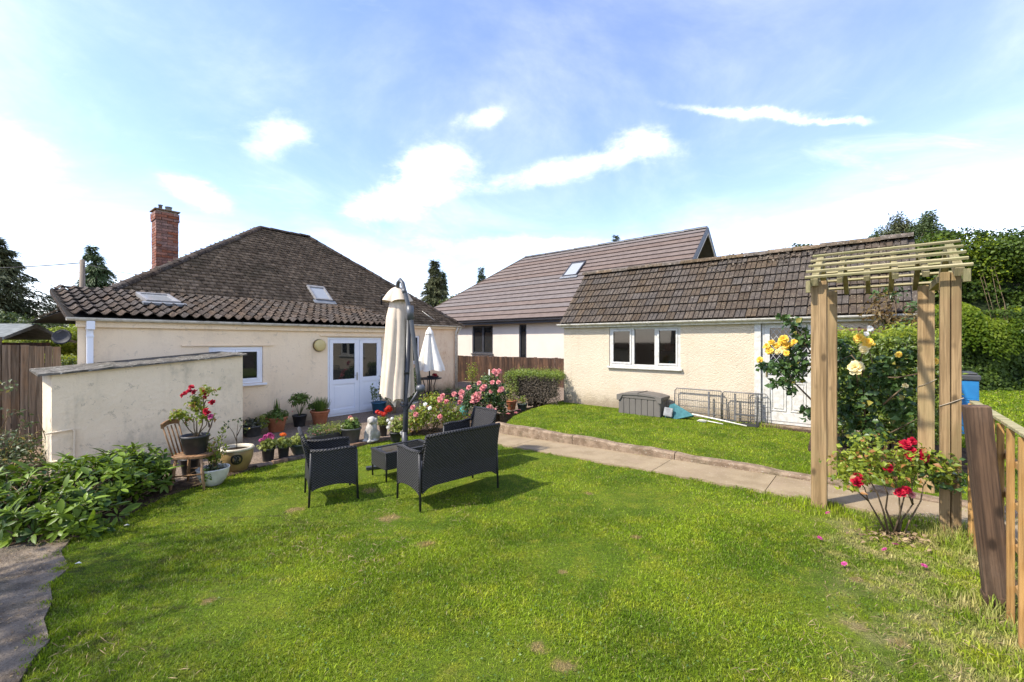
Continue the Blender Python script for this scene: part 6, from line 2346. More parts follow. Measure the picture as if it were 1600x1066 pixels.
# ================================================================== RHODODENDRON BED
def whorl_bush(name, label, at, blobs, nwh, L_, W_, mat, group, big=150, zmin=.02):
    """Evergreen shrub: whorls of long leaves on branches. The largest leaves in view are parts of their own."""
    o = thing(name, label, 'shrub', at, 0, group)
    P0, N0_ = blob_points(nwh, blobs, .55)
    k = P0[:, 2] > zmin
    P0, N0_ = P0[k], N0_[k]
    nwh = len(P0)
    axis = unit(N0_ * .7 + np.array([0, 0, .9]) + rng.normal(size=(nwh, 3)) * .25)
    PP, DD, NN, LL, RR_ = [], [], [], [], []
    for i in range(nwh):
        ax = axis[i]
        t1 = unit(np.cross(ax, (.3, .9, .1)))
        t2 = np.cross(ax, t1)
        m_ = rng.integers(6, 10)
        v = np.clip(.42 + .28 * rng.normal() + .25 * (P0[i, 2] - .3), 0, 1)  # low whorls get darker leaves, shadow inside the bush put into the colour
        for j in range(m_):
            a = 6.283 * j / m_ + rng.normal() * .25
            el_ = rng.uniform(-.05, .85)
            d = (t1 * math.cos(a) + t2 * math.sin(a)) * math.cos(el_) + ax * math.sin(el_)
            PP.append(P0[i] + d * .012)
            DD.append(d)
            NN.append(unit(ax * math.cos(el_) - (t1 * math.cos(a) + t2 * math.sin(a)) * math.sin(el_) + rng.normal(size=3) * .15))
            LL.append(L_ * (.65 + .5 * rng.random()))
            RR_.append(np.clip(v + rng.normal() * .18, 0, 1))
    PP, DD, NN, LL, RR_ = map(np.array, (PP, DD, NN, LL, RR_))
    twigs([((random.uniform(-.25, .25), random.uniform(-.2, .2), 0), tuple(P0[i] - axis[i] * .02)) for i in range(0, nwh, 2)], 'twig', o, .009, .004)
    cam_d_ = np.linalg.norm(PP + np.array(at) - np.array([0, 0, CAM_Z]), axis=1)
    facing = N0_.repeat(1, 0)
    score = LL / cam_d_ * (.4 + np.clip(((np.array([0, 0, CAM_Z]) - np.array(at)) - PP) @ np.array([.7, -.7, .3]) / 5, 0, 1)) + (PP[:, 2] - PP[:, 2].mean()) * .01
    order = np.argsort(-score)
    sel, rest = order[:big], order[big:]
    V, F = long_leaf_arrays(PP[rest], DD[rest], NN[rest], LL[rest], LL[rest] * W_ / L_, .14, .22)
    tag(link('leaves', np_mesh('leaves', V, F, mat, np.repeat(RR_[rest], 11), True), o), kind='stuff')
    var = []
    for q in range(8):
        V, F = long_leaf_arrays(np.zeros((1, 3)), np.array([[0, 1.0, 0]]), np.array([[0, 0, 1.0]]), 1.0, W_ / L_, .14, .10 + (.05 * q) % .2)
        var.append(np_mesh('leaf', V, F, mat, np.full(11, (q + .5) / 8), True))
    for i in sel:
        d, n_ = Vector(unit(DD[i])), Vector(NN[i])
        s_ = d.cross(n_).normalized()
        u_ = s_.cross(d)
        m4 = Matrix((s_.to_4d(), d.to_4d(), u_.to_4d(), (0, 0, 0, 1))).transposed()
        lf_ = link('leaf', var[int(min(7, RR_[i] * 8))], o)
        lf_.matrix_basis = Matrix.Translation(Vector(PP[i])) @ m4 @ Matrix.Scale(float(LL[i]), 4)
    return o


a_ = spot(158, 795)
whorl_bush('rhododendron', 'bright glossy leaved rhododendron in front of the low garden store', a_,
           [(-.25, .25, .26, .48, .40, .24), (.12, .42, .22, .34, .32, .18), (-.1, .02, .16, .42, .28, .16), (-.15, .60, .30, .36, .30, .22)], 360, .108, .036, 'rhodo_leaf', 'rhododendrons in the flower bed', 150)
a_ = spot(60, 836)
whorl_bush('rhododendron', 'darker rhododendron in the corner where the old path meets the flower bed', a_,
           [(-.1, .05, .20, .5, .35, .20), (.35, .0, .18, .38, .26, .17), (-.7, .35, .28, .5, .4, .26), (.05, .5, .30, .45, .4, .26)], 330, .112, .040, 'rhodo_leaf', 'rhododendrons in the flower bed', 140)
o = thing('weedy_shrub', 'dark straggly shrub of small yellowing leaves against the board fence', 'shrub', (-7.35, 6.1, -.2))
twigs([((random.uniform(-.5, .5), random.uniform(-.3, .3), 0), (random.uniform(-.9, .7), random.uniform(-.4, .4), random.uniform(.5, .9))) for k in range(16)], 'twig', o)
leaf_cloud('foliage', 3600, [(-.5, 0, .35, .7, .5, .30), (-.2, -.6, .2, .6, .4, .25), (.1, .1, .30, .5, .4, .25), (-1.0, .1, .3, .4, .4, .3), (.3, -.3, .2, .4, .3, .2)], .06, .03, 'weed_leaf', o, .9, .9, .6, 4)
o = thing('arching_bramble', 'thin arching stems with pale green leaves in front of the board fence', 'shrub', (-7.0, 5.75, -.2))
twigs([((0, 0, 0), (-.1, 0, .7), (.1, -.05, 1.2), (.35, -.1, 1.32)), ((0, 0, .1), (-.25, 0, .8), (-.3, -.05, 1.45)), ((-.05, 0, .5), (.2, -.05, .9), (.55, -.1, .98)), ((-.2, 0, .6), (-.45, 0, 1.1), (-.5, 0, 1.3))], 'twig', o, .007, .003)
leaf_cloud('foliage', 130, [(.15, -.05, 1.28, .25, .12, .07), (-.28, -.05, 1.38, .22, .15, .12), (.3, -.1, .95, .3, .1, .05), (-.45, 0, 1.2, .2, .12, .10), (.55, -.1, .80, .1, .1, .04)], .065, .032, 'weed_leaf', o, .9, .7, .9, 5)

# shrubby tree outside the left of the picture: it throws the dappled shade on the old path
limb_tree('apple_tree', 'small leafy apple tree standing left of the old path', (-5.25, 1.15, 0), 2.2, .07, [(.2, .2, 2.4, .9, .9, .5), (-.4, .9, 2.2, .8, .8, .5), (-.3, -.4, 2.3, .8, .8, .5), (.1, 1.5, 2.0, .7, .7, .45)], 2300, .13, .075, 'tree_leaf', shell=.9)


# ================================================================== RATTAN FURNITURE
def rattan_seat(name, label, at, rz, w, group):
    """Origin between the rear feet; x along the back, y towards the front."""
    o = thing(name, label, 'bench' if w > .8 else 'armchair', at, rz, group)
    d = .49
    hw_ = w / 2
    for sx_ in (-1, 1):
        MB().tube([(sx_ * (hw_ + .005), -.012, 0), (sx_ * hw_, .012, .60)], [.012, .015], 10).build('leg', 'black_iron', o)
        MB().tube([(sx_ * (hw_ + .005), d + .012, 0), (sx_ * hw_, d - .005, .58)], [.012, .015], 10).build('leg', 'black_iron', o)
        n = 12
        poly = []
        for k in range(n + 1):
            f = k / n
            poly.append((.012 + (d - .02) * f, .165 + .05 * math.sin(math.pi * f) ** .6))
        top = [(d - .006, .595), (d * .75, .605), (d * .4, .595), (.01, .612)]
        s = MB()
        s.prism(poly + top, sx_ * hw_ - .016, sx_ * hw_ + .016, 'x')
        s.build('side_panel', 'rattan', o, bevel=.006)
        ar = MB().tube([(sx_ * hw_, .0, .615), (sx_ * hw_, d * .4, .600), (sx_ * hw_, d * .75, .610), (sx_ * hw_, d, .598)], .021, 10)
        ar.build('arm_rim', 'rattan', o)
    n = 14
    bp = []
    for k in range(n + 1):
        f = k / n
        bp.append((-hw_ + .02 + (w - .04) * f, .175 + .06 * min(1, math.sin(math.pi * f) * 3) ** .7 if w > .8 else .18 + .05 * math.sin(math.pi * f)))
    bk = MB()
    m_ = len(bp)
    rows_ = ((0.0, None), (.004, .40), (-.075, .785))
    vs, fs = [], []
    for th_ in (-.014, .014):
        for dy, zz in rows_:
            for x_, z_ in bp:
                q = x_ if zz is None or zz < .5 else x_ * (1 - .02)
                vs.append((q, dy + th_, z_ if zz is None else zz))
    for side in (0, 1):
        b = side * 3 * m_
        for r_ in range(2):
            for k in range(m_ - 1):
                fs.append((b + r_ * m_ + k, b + r_ * m_ + k + 1, b + (r_ + 1) * m_ + k + 1, b + (r_ + 1) * m_ + k))
    for k in range(m_ - 1):
        fs.append((k, k + 1, 3 * m_ + k + 1, 3 * m_ + k))
        fs.append((2 * m_ + k, 2 * m_ + k + 1, 5 * m_ + k + 1, 5 * m_ + k))
    for r_ in range(2):
        for e in (0, m_ - 1):
            fs.append((r_ * m_ + e, (r_ + 1) * m_ + e, 3 * m_ + (r_ + 1) * m_ + e, 3 * m_ + r_ * m_ + e))
    bk.add(vs, fs)
    bk.build('back_panel', 'rattan', o)
    MB().tube([(-hw_ + .03, -.078, .79), (0, -.085, .797), (hw_ - .03, -.078, .79)], .02, 10).tube([(-hw_ + .03, .0, .6), (-hw_ + .03, -.078, .79)], .017, 8).tube([(hw_ - .03, .0, .6), (hw_ - .03, -.078, .79)], .017, 8).build('back_rim', 'rattan', o)
    MB().box(-hw_ + .018, hw_ - .018, .02, d - .01, .33, .375).build('seat', 'rattan', o, bevel=.01)
    MB().prism([(-hw_ + .02, .33), (hw_ - .02, .33), (hw_ - .02, .19), (hw_ * .6, .23), (0, .24), (-hw_ * .6, .23), (-hw_ + .02, .19)], d - .03, d - .008, 'y').build('front_apron', 'rattan', o)
    return o


def mid(p, q):
    return [(a + b) / 2 for a, b in zip(p, q)]


sL, sR = spot(656.5, 799), spot(776.6, 762)
rz = math.atan2(sR[1] - sL[1], sR[0] - sL[0])
m_ = mid(sL, sR)
rattan_seat('rattan_sofa', 'dark rattan two seat garden sofa seen from behind on the lawn', m_, rz, math.hypot(sR[0] - sL[0], sR[1] - sL[1]), None)
cA, cB = spot(485, 793.5), spot(478, 769)
ax = math.atan2(cA[1] - cB[1], cA[0] - cB[0])
rattan_seat('rattan_armchair', 'dark rattan armchair seen from its side on the left of the low table', mid(cA, cB), ax, .53, 'rattan armchairs round the low table')
c2 = (-.46, 6.32)
rattan_seat('rattan_armchair', 'dark rattan armchair facing the low table beyond the rattan sofa', (c2[0], c2[1], float(zl(*c2))), R(136), .54, 'rattan armchairs round the low table')

ta, tb = spot(603, 754), spot(600, 738)
tz = math.atan2(.69, .728)
ct = thing('coffee_table', 'low dark rattan table with a glass top between the sofa and armchairs', 'table', ta, tz)
tw, td, th = .74, .42, .37
for x_ in (.012, tw - .012):
    for y_ in (.012, td - .012):
        MB().tube([(x_, y_, 0), (x_, y_, th - .02)], [.011, .014], 10).build('leg', 'black_iron', ct)
for args in ((.0, tw, -.004, .014, .15, .345), (.0, tw, td - .014, td + .004, .15, .345)):
    MB().box(*args).build('apron', 'rattan', ct, bevel=.004)
for args in ((-.004, .014, .016, td - .016, .15, .345), (tw - .014, tw + .004, .016, td - .016, .15, .345)):
    MB().box(*args).build('apron', 'rattan', ct, bevel=.004)
rim = MB()
frame_rect(rim, -.008, tw + .008, -.008, td + .008, .05, 0, .03)
me = rim.mesh('top_rim', 'rattan')
for v in me.vertices:
    v.co = (v.co.x, v.co.z, .345 + v.co.y)
link('top_rim', me, ct)
MB().box(.043, tw - .043, .043, td - .043, .352, .368).build('glass_top', 'glass', ct)

# cantilever parasol, folded
MAST = spot(632.5, 727)
ub = thing('cantilever_parasol', 'large folded cream cantilever parasol on a dark grey mast behind the low table', 'parasol', MAST, 0)
s_ = MAST[1] / FPX
ux_ = lambda px, py, dy=0.0: Vector(((px - 800) * s_ - MAST[0] + dy * (px - 800) / FPX, dy, CAM_Z - (py - 533) * (s_ + dy / FPX) - MAST[2]))
MB().bar((-.50, -.22, .02), (.50, .22, .02), .075, .04).bar((-.22, .50, .021), (-.035, .085, .021), .075, .04).bar((.035, -.085, .021), (.22, -.50, .021), .075, .04).build('base', 'steel_dark', ub, bevel=.006)
jt = ux_(640.5, 490)
MB().tube([(0, 0, .02), ux_(634.0, 640), ux_(639, 497)], [.040, .040, .037], 14).build('mast', 'steel_dark', ub)
MB().tube([(0, 0, .02), (0, 0, .5)], .046, 14).tube([ux_(635.4, 585), ux_(635.7, 578)], .045, 12).build('sleeve', 'steel_dark', ub)
arm = [ux_(621.5, 449, .04), ux_(622, 442, .03), ux_(625.5, 437.5, .0), ux_(629, 442, -.04), ux_(634, 462, -.075), ux_(641, 490, -.08), ux_(647, 535, -.08), ux_(653, 580, -.08), ux_(656, 604, -.08)]
MB().tube(arm, [.030, .030, .031, .031, .031, .033, .031, .030, .030], 14).build('arm', 'steel_grey', ub)
MB().tube([ux_(640, 478, -.06), ux_(642, 500, -.06)], .055, 14).build('joint', 'steel_grey', ub)
MB().tube([ux_(631, 452, -.06), ux_(632.5, 458, -.07)], .036, 12).build('collar', 'steel_grey', ub)
hb_ = MB()
hb_.lathe([(0, -.06), (.045, -.05), (.07, -.015), (.07, .02), (.045, .05), (0, .058)], 16, cap0=False)
hb_.build('crank_housing', 'steel_grey', ub, ux_(657, 607, -.09))
MB().tube([ux_(655, 609, -.09), ux_(643, 628, -.06), ux_(636, 640, -.02), ux_(634, 646, 0)], .022, 10).build('brace', 'steel_dark', ub)
MB().tube([ux_(637, 632, -.03), ux_(628, 635, -.06), ux_(625, 631, -.06)], .011, 8).build('handle', 'steel_dark', ub)
MB().tube([ux_(646, 528, -.0), ux_(652, 568, .0)], .011, 8, cap=True).tube([ux_(644, 520, .02), ux_(655, 615, .03)], .016, 8).build('rib', 'galv', ub)
hub = ux_(621.5, 449, .10)
cz0 = CAM_Z - (619 - 533) * s_ - MAST[2]
cz1 = hub.z - .02
prof = []
nr, ns_ = 26, 72
V, F = [], []
ph = [random.uniform(0, 6) for _ in range(4)]
for i in range(nr):
    f = i / (nr - 1)                                  # 0 top, 1 bottom
    z_ = cz1 - .05 + (cz0 - cz1 + .05) * f
    rad = .075 + .065 * min(1, f * 4) + .070 * f
    amp = .015 + .16 * min(1, f * 1.5)
    for k in range(ns_):
        t = 6.283 * k / ns_
        fold = abs(math.sin(t * 4 + .35 * math.sin(3 * f + ph[0]))) ** .7
        rr = rad * (1 - amp + amp * 1.5 * fold + .06 * math.sin(t * 13 + 5 * f + ph[1]) * f)
        zz_ = z_ + (-.075 * (1 - fold) ** 1.3 * (f > .97) + .03 * math.sin(t * 2 + 1) * (f > .97))
        V.append((hub.x + rr * 1.12 * math.cos(t) + .012 * math.sin(4 * f), hub.y + rr * .95 * math.sin(t), zz_))
for i in range(nr - 1):
    for k in range(ns_):
        F.append((i * ns_ + k, i * ns_ + (k + 1) % ns_, (i + 1) * ns_ + (k + 1) % ns_, (i + 1) * ns_ + k))
cn_ = link('canopy', np_mesh('canopy', V, F, 'fabric_cream', None, True), ub)
V, F = [], []
for i in range(7):
    f = i / 6
    for k in range(ns_):
        t = 6.283 * k / ns_
        fold = abs(math.sin(t * 2 + .6)) ** .8
        rr = .045 + .145 * f ** .8 * (.72 + .42 * fold)
        V.append((hub.x + rr * 1.1 * math.cos(t), hub.y + rr * math.sin(t), cz1 + .02 - .20 * f ** 1.2 - .035 * (f > .9) * (1 - fold)))
for i in range(6):
    for k in range(ns_):
        F.append((i * ns_ + k, i * ns_ + (k + 1) % ns_, (i + 1) * ns_ + (k + 1) % ns_, (i + 1) * ns_ + k))
link('vent_cap', np_mesh('vent_cap', V, F, 'fabric_cream', None, True), ub)
fl_ = MB()
for k, (a, l_) in enumerate(((-2.4, .13), (-1.75, .20), (-1.2, .12), (-.6, .16), (-2.9, .10))):      # loose flaps under the hem
    c = Vector((hub.x + .15 * math.cos(a), hub.y + .13 * math.sin(a), cz0 + .03))
    d = Vector((-math.sin(a), math.cos(a), 0)) * .065
    fl_.add([c - d, c + d, c + d * .8 + Vector((0, -.02, -l_ * .5)), c - d * .9 + Vector((0, .02, -l_ * .55)), c + Vector((.02, .01, -l_))], [(0, 1, 2, 3), (3, 2, 4)], 0, True)
fl_.build('hem_flap', 'fabric_cream', ub)
MB().tube([(hub.x, hub.y, cz1 + .10), (hub.x, hub.y, cz0 - .05)], .02, 8).build('canopy_pole', 'steel_dark', ub)

# bistro table with its own small parasol
BT = spot(671, 624, Z_P)
bt = thing('patio_table', 'round black metal patio table standing on the patio near the bungalow corner', 'table', BT)
tp = MB()
tp.lathe([(0, .655), (.36, .655), (.385, .662), (.39, .675), (.385, .688), (.06, .69), (0, .69)], 30, cap0=False)
tp.build('table_top', 'black_iron', bt)
for k in range(4):
    a = .5 + k * math.pi / 2
    MB().tube([(.40 * math.cos(a), .40 * math.sin(a), 0), (.17 * math.cos(a), .17 * math.sin(a), .2), (.15 * math.cos(a), .15 * math.sin(a), .42), (.22 * math.cos(a), .22 * math.sin(a), .655)], .014, 8).build('leg', 'black_iron', bt)
tp = MB()
tp.lathe([(0, .22), (.17, .22), (.175, .23), (.17, .24), (0, .24)], 20, cap0=False)
tp.build('lower_ring', 'black_iron', bt)
pu = thing('small_parasol', 'small folded white parasol rising through the round patio table', 'parasol', (BT[0], BT[1], Z_P))
MB().tube([(0, 0, .02), (0, 0, 2.32)], .021, 10).build('pole', 'steel_dark', pu)
MB().lathe([(.2, 0), (.2, .05), (.05, .08), (.04, .25)], 20).build('base', 'black_iron', pu)
V, F = [], []
nr, ns_ = 20, 60
for i in range(nr):
    f = i / (nr - 1)
    for k in range(ns_):
        t = 6.283 * k / ns_
        fold = abs(math.sin(t * 3 + .4)) ** .75
        rr = (.075 + .24 * f) * (.55 + .65 * fold)
        lean = .10 * f ** 2 * (math.cos(t) > .3) * fold
        V.append((rr * 1.1 * math.cos(t) + lean, rr * math.sin(t), 2.20 - 1.22 * f - .07 * (f > .96) * fold + .0))
for i in range(nr - 1):
    for k in range(ns_):
        F.append((i * ns_ + k, i * ns_ + (k + 1) % ns_, (i + 1) * ns_ + (k + 1) % ns_, (i + 1) * ns_ + k))
link('canopy', np_mesh('canopy', V, F, 'fabric_white', None, True), pu)
cpv = MB()
cpv.lathe([(.02, 2.32), (.05, 2.27), (.105, 2.18), (.13, 2.10)], 30, fn=lambda t, z, i: .85 + .2 * abs(math.sin(t * 3 + .4)), cap0=True)
cpv.build('vent_cap', 'fabric_white', pu)
o = thing('flower_dish', 'shallow black dish with one red flower on the round patio table', 'dish', (BT[0] + .12, BT[1] - .05, BT[2] + .69))
p = MB()
p.lathe([(.16, 0), (.19, .06), (.20, .06), (.17, .015)], 20)
p.build('dish', 'pot_black', o)
for q in ((.05, -.02, .11), (.09, 0, .10), (.02, .0, .09), (.11, -.03, .08)):
    flower(o, q, .06, 'petal_red', 'head')


# ================================================================== STONE DOG
sg = thing('stone_dog', 'weathered pale stone figure of a sitting dog on the patio edge', 'statue', sp_(580, 689), math.atan2(DH[1], DH[0]) + R(20))
sm_ = MB()


def ball(mb, c, r, n=14, m_=9):
    prof_ = [(math.sin(math.pi * k / m_), -math.cos(math.pi * k / m_)) for k in range(m_ + 1)]
    vs, fs = [], []
    for (pr, pz) in prof_:
        for k in range(n):
            t = 6.283 * k / n
            vs.append((c[0] + r[0] * pr * math.cos(t), c[1] + r[1] * pr * math.sin(t), c[2] + r[2] * pz))
    for i in range(m_):
        for k in range(n):
            fs.append((i * n + k, i * n + (k + 1) % n, (i + 1) * n + (k + 1) % n, (i + 1) * n + k))
    mb.add(vs, fs, 0, True)


for c, r in (((.0, 0, .17), (.11, .12, .17)), ((.03, 0, .27), (.085, .095, .13)), ((.0, -.015, .385), (.075, .075, .075)), ((-.06, -.05, .365), (.05, .045, .04)), ((.05, .07, .10), (.10, .06, .10)), ((.05, -.08, .10), (.10, .055, .10)),
             ((-.09, -.05, .10), (.035, .035, .13)), ((-.09, .05, .10), (.035, .035, .13)), ((-.12, -.05, .02), (.05, .04, .03)), ((-.12, .05, .02), (.05, .04, .03)), ((.03, .075, .375), (.035, .022, .06)), ((.03, -.09, .375), (.035, .022, .06)), ((.0, 0, .02), (.17, .15, .03))):
    ball(sm_, c, r)
sb = sm_.build('body', 'statue_stone', sg)
rmx = sb.modifiers.new('remesh', 'REMESH')
rmx.mode = 'VOXEL'
rmx.voxel_size = .011
rmx.use_smooth_shade = True
smx = sb.modifiers.new('smooth', 'SMOOTH')
smx.iterations = 4

# ================================================================== BY THE OUTBUILDING
sbx = thing('storage_box', 'brown grey ribbed plastic storage box with curved lid below the triple window', 'storage box', (*gw(0, 0), Z_UP), ANG_G)
bx0, bx1, by0, by1 = 1.88, 2.86, -.58, -.10
b = MB()
b.box(bx0 + .01, bx1 - .01, by0 + .012, by1, 0, .40)
nrib = 7
for k in range(nrib):
    a = bx0 + (bx1 - bx0) * k / nrib
    b.box(a + .010, a + (bx1 - bx0) / nrib - .010, by0, by0 + .02, .0, .395)
for k in range(4):
    a = by0 + (by1 - by0) * k / 4
    b.box(bx1 - .02, bx1, a + .008, a + (by1 - by0) / 4 - .008, 0, .395)
b.build('body', 'box_plastic', sbx, bevel=.005)
ld = MB()
n = 14
for yy in (by0 - .03, by1 + .01):
    pass
poly = []
for k in range(n + 1):
    f = k / n
    poly.append((bx0 - .03 + (bx1 - bx0 + .06) * f, .425 + .065 * math.sin(math.pi * f) ** .7))
low = []
for k in range(n, -1, -1):
    f = k / n
    edge = 1 if f < .09 or f > .91 else 0
    low.append((bx0 - .03 + (bx1 - bx0 + .06) * f, (.30 if edge else .395 + .04 * math.sin(math.pi * f) ** .7)))
ld.prism(poly + low, by0 - .03, by0 - .012, 'y')
ld.prism(poly + [(bx1 + .03, .36), (bx0 - .03, .36)], by0 - .012, by1 + .01, 'y')
ld.build('lid', 'box_plastic', sbx, bevel=.006)
MB().tube([((bx0 + bx1) / 2, by0 - .03, .44), ((bx0 + bx1) / 2, by0 - .034, .492), ((bx0 + bx1) / 2 + .005, by1, .495)], .007, 6).build('lid_seam', 'box_groove', sbx)

wp = thing('wire_pen', 'folded metal wire pen panels leaning on the roughcast wall beside the storage box', 'wire pen', (*gw(0, -.07), Z_UP), ANG_G)


def wire_panel(x0, x1, z1, y, heavy, nv, nh):
    fr_ = MB().tube([(x0, y - .05, 0), (x0, y, z1 - .05), (x0 + .04, y, z1), (x1 - .04, y, z1), (x1, y, z1 - .05), (x1, y - .05, 0)], .012 if heavy else .008, 8)
    fr_.build('panel_frame', 'galv', wp)
    wr = MB()
    for k in range(1, nv):
        xx = x0 + (x1 - x0) * k / nv
        wr.tube([(xx, y - .05, .02), (xx, y, z1 - .01)], .0028, 4, cap=False)
    for k in range(1, nh):
        zz = z1 * k / nh
        yy = y - .05 * (1 - zz / z1)
        wr.tube([(x0, yy - .003, zz), (x1, yy - .003, zz)], .004, 4, cap=False)
    wr.build('wire_mesh', 'galv', wp)


wire_panel(3.00, 3.98, .61, -.02, True, 24, 5)
wire_panel(3.98, 4.62, .615, -.09, True, 16, 5)
wire_panel(4.44, 4.78, .61, .035, False, 8, 7)
gfr = MB()
for xx in (3.70, 4.20, 4.60):
    gfr.box(xx, xx + .035, -.07, -.05, .02, .58)
gfr.box(3.73, 4.20, -.066, -.052, .02, .05).box(4.235, 4.60, -.066, -.052, .16, .19)
gfr.build('gate_frame', 'galv', wp)

tn = thing('teal_net_bag', 'teal fabric bag with grey side panel lying beside the storage box', 'bag', (*gw(3.12, -.38), Z_UP), ANG_G)
b = MB()
b.add([(-.20, -.10, 0), (.06, -.16, 0), (.10, .12, 0), (-.16, .14, 0), (-.12, -.02, .27), (-.05, .05, .30), (.40, -.08, .11), (.38, -.02, .06)],
      [(0, 1, 4), (1, 5, 4), (1, 6, 5), (1, 7, 6), (2, 5, 6), (2, 6, 7), (2, 3, 5), (3, 4, 5), (3, 0, 4), (0, 3, 2, 1), (1, 2, 7)])
b.build('net', 'teal_fabric', tn)
MB().box(-.21, -.02, -.20, -.14, .0, .19).build('side_panel', 'bag_grey', tn, (0, 0, 0), (R(-8), R(6), 0), .02)
pole = thing('white_pole', 'long white pole with a loop lying on the grass in front of the wire pen', 'pole', (*gw(3.5, -.47), Z_UP), ANG_G)
MB().tube([(-.02, .02, .13), (.45, -.03, .09), (1.02, -.10, .035)], .014, 8).build('shaft', 'pole_white', pole)
MB().tube([(.12, -.10, .02), (.17, -.13, .05), (.26, -.15, .06), (.33, -.13, .05), (.28, -.11, .02), (.18, -.09, .015), (.12, -.10, .02)], .011, 8).tube([(.33, -.13, .05), (.62, -.16, .03)], .009, 8).build('loop', 'pole_white', pole)
ds = thing('door_mat', 'dark ridged mat lying on the ground at the foot of the wire pen', 'mat', (*gw(4.52, -.32), Z_UP + .004), ANG_G)
mt_ = MB().box(-.16, .16, -.11, .11, 0, .018)
for k in range(9):
    mt_.box(-.15, .15, -.105 + k * .0238, -.095 + k * .0238, .018, .026)
mt_.build('mat', 'pot_black', ds)

# blue storage tub behind the arch
bb = thing('blue_bin', 'tall blue plastic bin with dark grey lid behind the right post of the arch', 'bin', (8.0, 7.72, Z_UP), ANG_G)
b = MB()
for z0_, z1_, w in ((0, .30, .318), (.30, .32, .328), (.32, .62, .320), (.62, .64, .330), (.64, .96, .324)):
    b.box(-w, w, -w, w, z0_, z1_)
b.build('body', 'bin_blue', bb, bevel=.012)
MB().box(-.345, .345, -.345, .345, .962, 1.06).box(-.31, .31, -.31, .31, 1.06, 1.10).build('lid', 'bin_lid', bb, bevel=.02)

# ================================================================== WOODEN ARCH
ar = thing('garden_arch', 'wooden garden arch of four thick posts with a slatted pitched top over the path', 'arch', (*gw(0, 0), 0), ANG_G)
for x_, y_, zb in ((5.93, -4.22, -.2), (6.87, -4.19, -.2), (5.95, -3.08, -.1), (6.79, -3.08, -.1)):
    pw_ = .132
    top = 2.31
    if (x_, y_) == (6.87, -4.19):
        p_ = MB().box(-pw_ / 2, -.003, -.05, .05, zb, top).box(.003, pw_ / 2, -.048, .05, zb, top - .004)
        po = p_.build('post', 'post_new', ar, (x_, y_, 0), (0, 0, 0), .006)
        MB().tube([(-.075, -.052, 1.12), (0, -.056, 1.16), (.075, -.052, 1.205), (.077, .05, 1.2)], .004, 6).build('string', 'string', po)
    else:
        MB().box(-pw_ / 2, pw_ / 2, -.05, .05, zb, top).build('post', 'post_new', ar, (x_, y_, 0), (0, 0, 0), .007)
MB().tube([(6.72, -3.135, 1.20), (6.80, -3.14, 1.24), (6.87, -3.13, 1.29)], .003, 5).build('string', 'string', ar)
yl, yt, yr_, zl_, zt = -4.35, -3.66, -2.97, 2.335, 2.655
for x_ in np.linspace(5.90, 6.91, 6):
    big = x_ > 6.9 or x_ < 5.91
    for ya in (yl, yr_):
        MB().bar((x_, ya, zl_ - .045), (x_, yt + (.012 if ya == yr_ else -.012), zt - .045), .06 if big else .045, .075 if big else .05).build('rafter', 'rafter_wood', ar, bevel=.003)
for k in range(5):
    f = k / 4
    for ya, sg_ in ((yl, 1), (yr_, -1)):
        if k == 4 and sg_ < 0:
            continue
        y_ = ya + (yt - ya) * f
        z_ = zl_ + (zt - zl_) * f + .012
        sl_ = MB().box(5.815, 6.985, -.015, .015, -.012, .012)
        sl_.build('slat', 'slat_green', ar, (random.uniform(-.008, .008), y_, z_), (sg_ * math.atan2(zt - zl_, yt - yl), 0, 0), .003)
MB().box(5.88, 5.94, -4.05, -3.25, 2.235, 2.305).box(6.80, 6.86, -4.05, -3.25, 2.235, 2.305).build('tie_beam', 'rafter_wood', ar, bevel=.003)
MB().box(5.83, 5.87, -4.37, -4.33, 2.19, 2.31).build('end_block', 'rafter_wood', ar, bevel=.003)
MB().box(6.93, 6.975, -4.38, -4.33, 2.20, 2.31).build('end_block', 'rafter_wood', ar, bevel=.003)

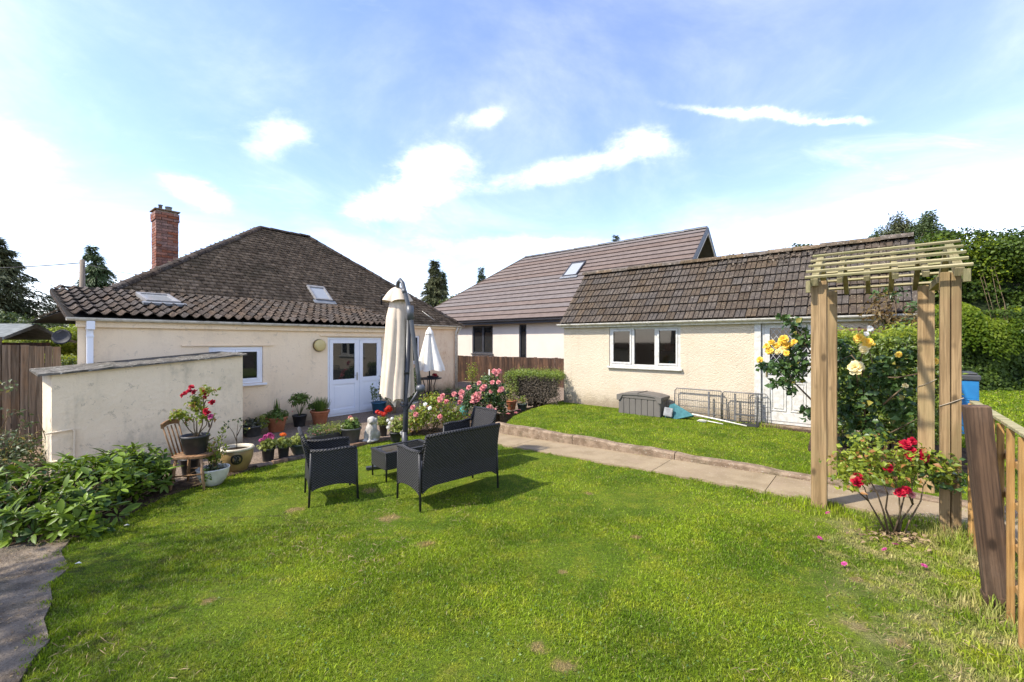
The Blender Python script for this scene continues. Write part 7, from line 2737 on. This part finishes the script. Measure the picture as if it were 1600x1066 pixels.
# ================================================================== PICKET FENCE AND OLD POST
pf = thing('picket_fence', 'orange stained picket fence running from the arch towards the camera at the right edge', 'fence', (*gw(0, 0), 0), ANG_G)
y_ = -4.24
i = 0
while y_ > -6.6:
    lean = random.uniform(-.008, .008)
    MB().box(6.972, 7.005, -.011, .011, -.05, 1.16 + random.uniform(-.01, .012)).build('picket', 'picket_orange', pf, (0, y_, 0), (random.uniform(-.01, .01), 0, 0), .002)
    y_ -= .28
for z_ in (.20, .45, .70, .95):
    MB().box(7.0055, 7.027, -6.65, -4.28, z_ - .02, z_ + .02).build('rail', 'picket_orange', pf, bevel=.002)
MB().box(6.975, 7.027, -6.65, -4.28, 1.172, 1.192).build('top_rail', 'slat_green', pf, bevel=.003)

op = spot(1561, 946)
ol = thing('old_post', 'leaning dark weathered timber post in front of the picket fence', 'post', (op[0], op[1], op[2] - .06), ANG_G + R(6))
MB().box(-.060, .060, -.045, .045, 0, 1.345).build('timber', 'post_dark', ol, (0, 0, 0), (R(1.5), R(-4.7), 0), .008)
MB().box(-.065, .065, -.05, .05, .0, .13).build('sleeve', 'post_dark', ol, (0, 0, 0), (R(1.5), R(-4.7), 0), .006)

# ================================================================== SMALL THINGS ON THE LAWN
pm = flower_mesh('petal', .020, 'petal_magenta', 'open', 77)
for px_, py_ in ((1281, 846), (1399, 856), (1382, 864), (1319, 887), (1444, 890), (1293, 806)):
    p_ = spot(px_, py_)
    tag(link('fallen_petals', pm, None, (p_[0], p_[1], p_[2] + .03), (random.uniform(-.5, .5), random.uniform(-.5, .5), random.uniform(0, 6))), 'fallen pink rose petals on the grass near the red rose bush', 'petals', 'fallen rose petals')
pm2 = flower_mesh('petal', .05, 'petal_pink', 'open', 78)
for px_, py_ in ((800, 643), (806, 646), (794, 648), (811, 642)):
    p_ = spot(px_, py_, -.05)
    tag(link('fallen_petals', pm2, None, (p_[0], p_[1], p_[2] + .02), (random.uniform(-.3, .3), random.uniform(-.3, .3), random.uniform(0, 6))), 'fallen pink petals beside the large pink rose bush', 'petals', 'fallen petals by the pink roses')
for px_, py_, lab in ((193, 827, 'white dry leaf lying on the lawn near the rhododendron'), (116, 888, 'white scrap lying on the lawn edge by the old path')):
    p_ = spot(px_, py_)
    V, F = leaf_arrays(np.zeros((1, 3)), np.array([[1.0, .3, .1]]), np.array([[0, 0, 1.0]]), .05, .03, .2, .1)
    tag(link('white_leaf', np_mesh('white_leaf', V, F, 'petal_white', np.full(5, .5)), None, (p_[0], p_[1], p_[2] + .035)), lab, 'leaf')
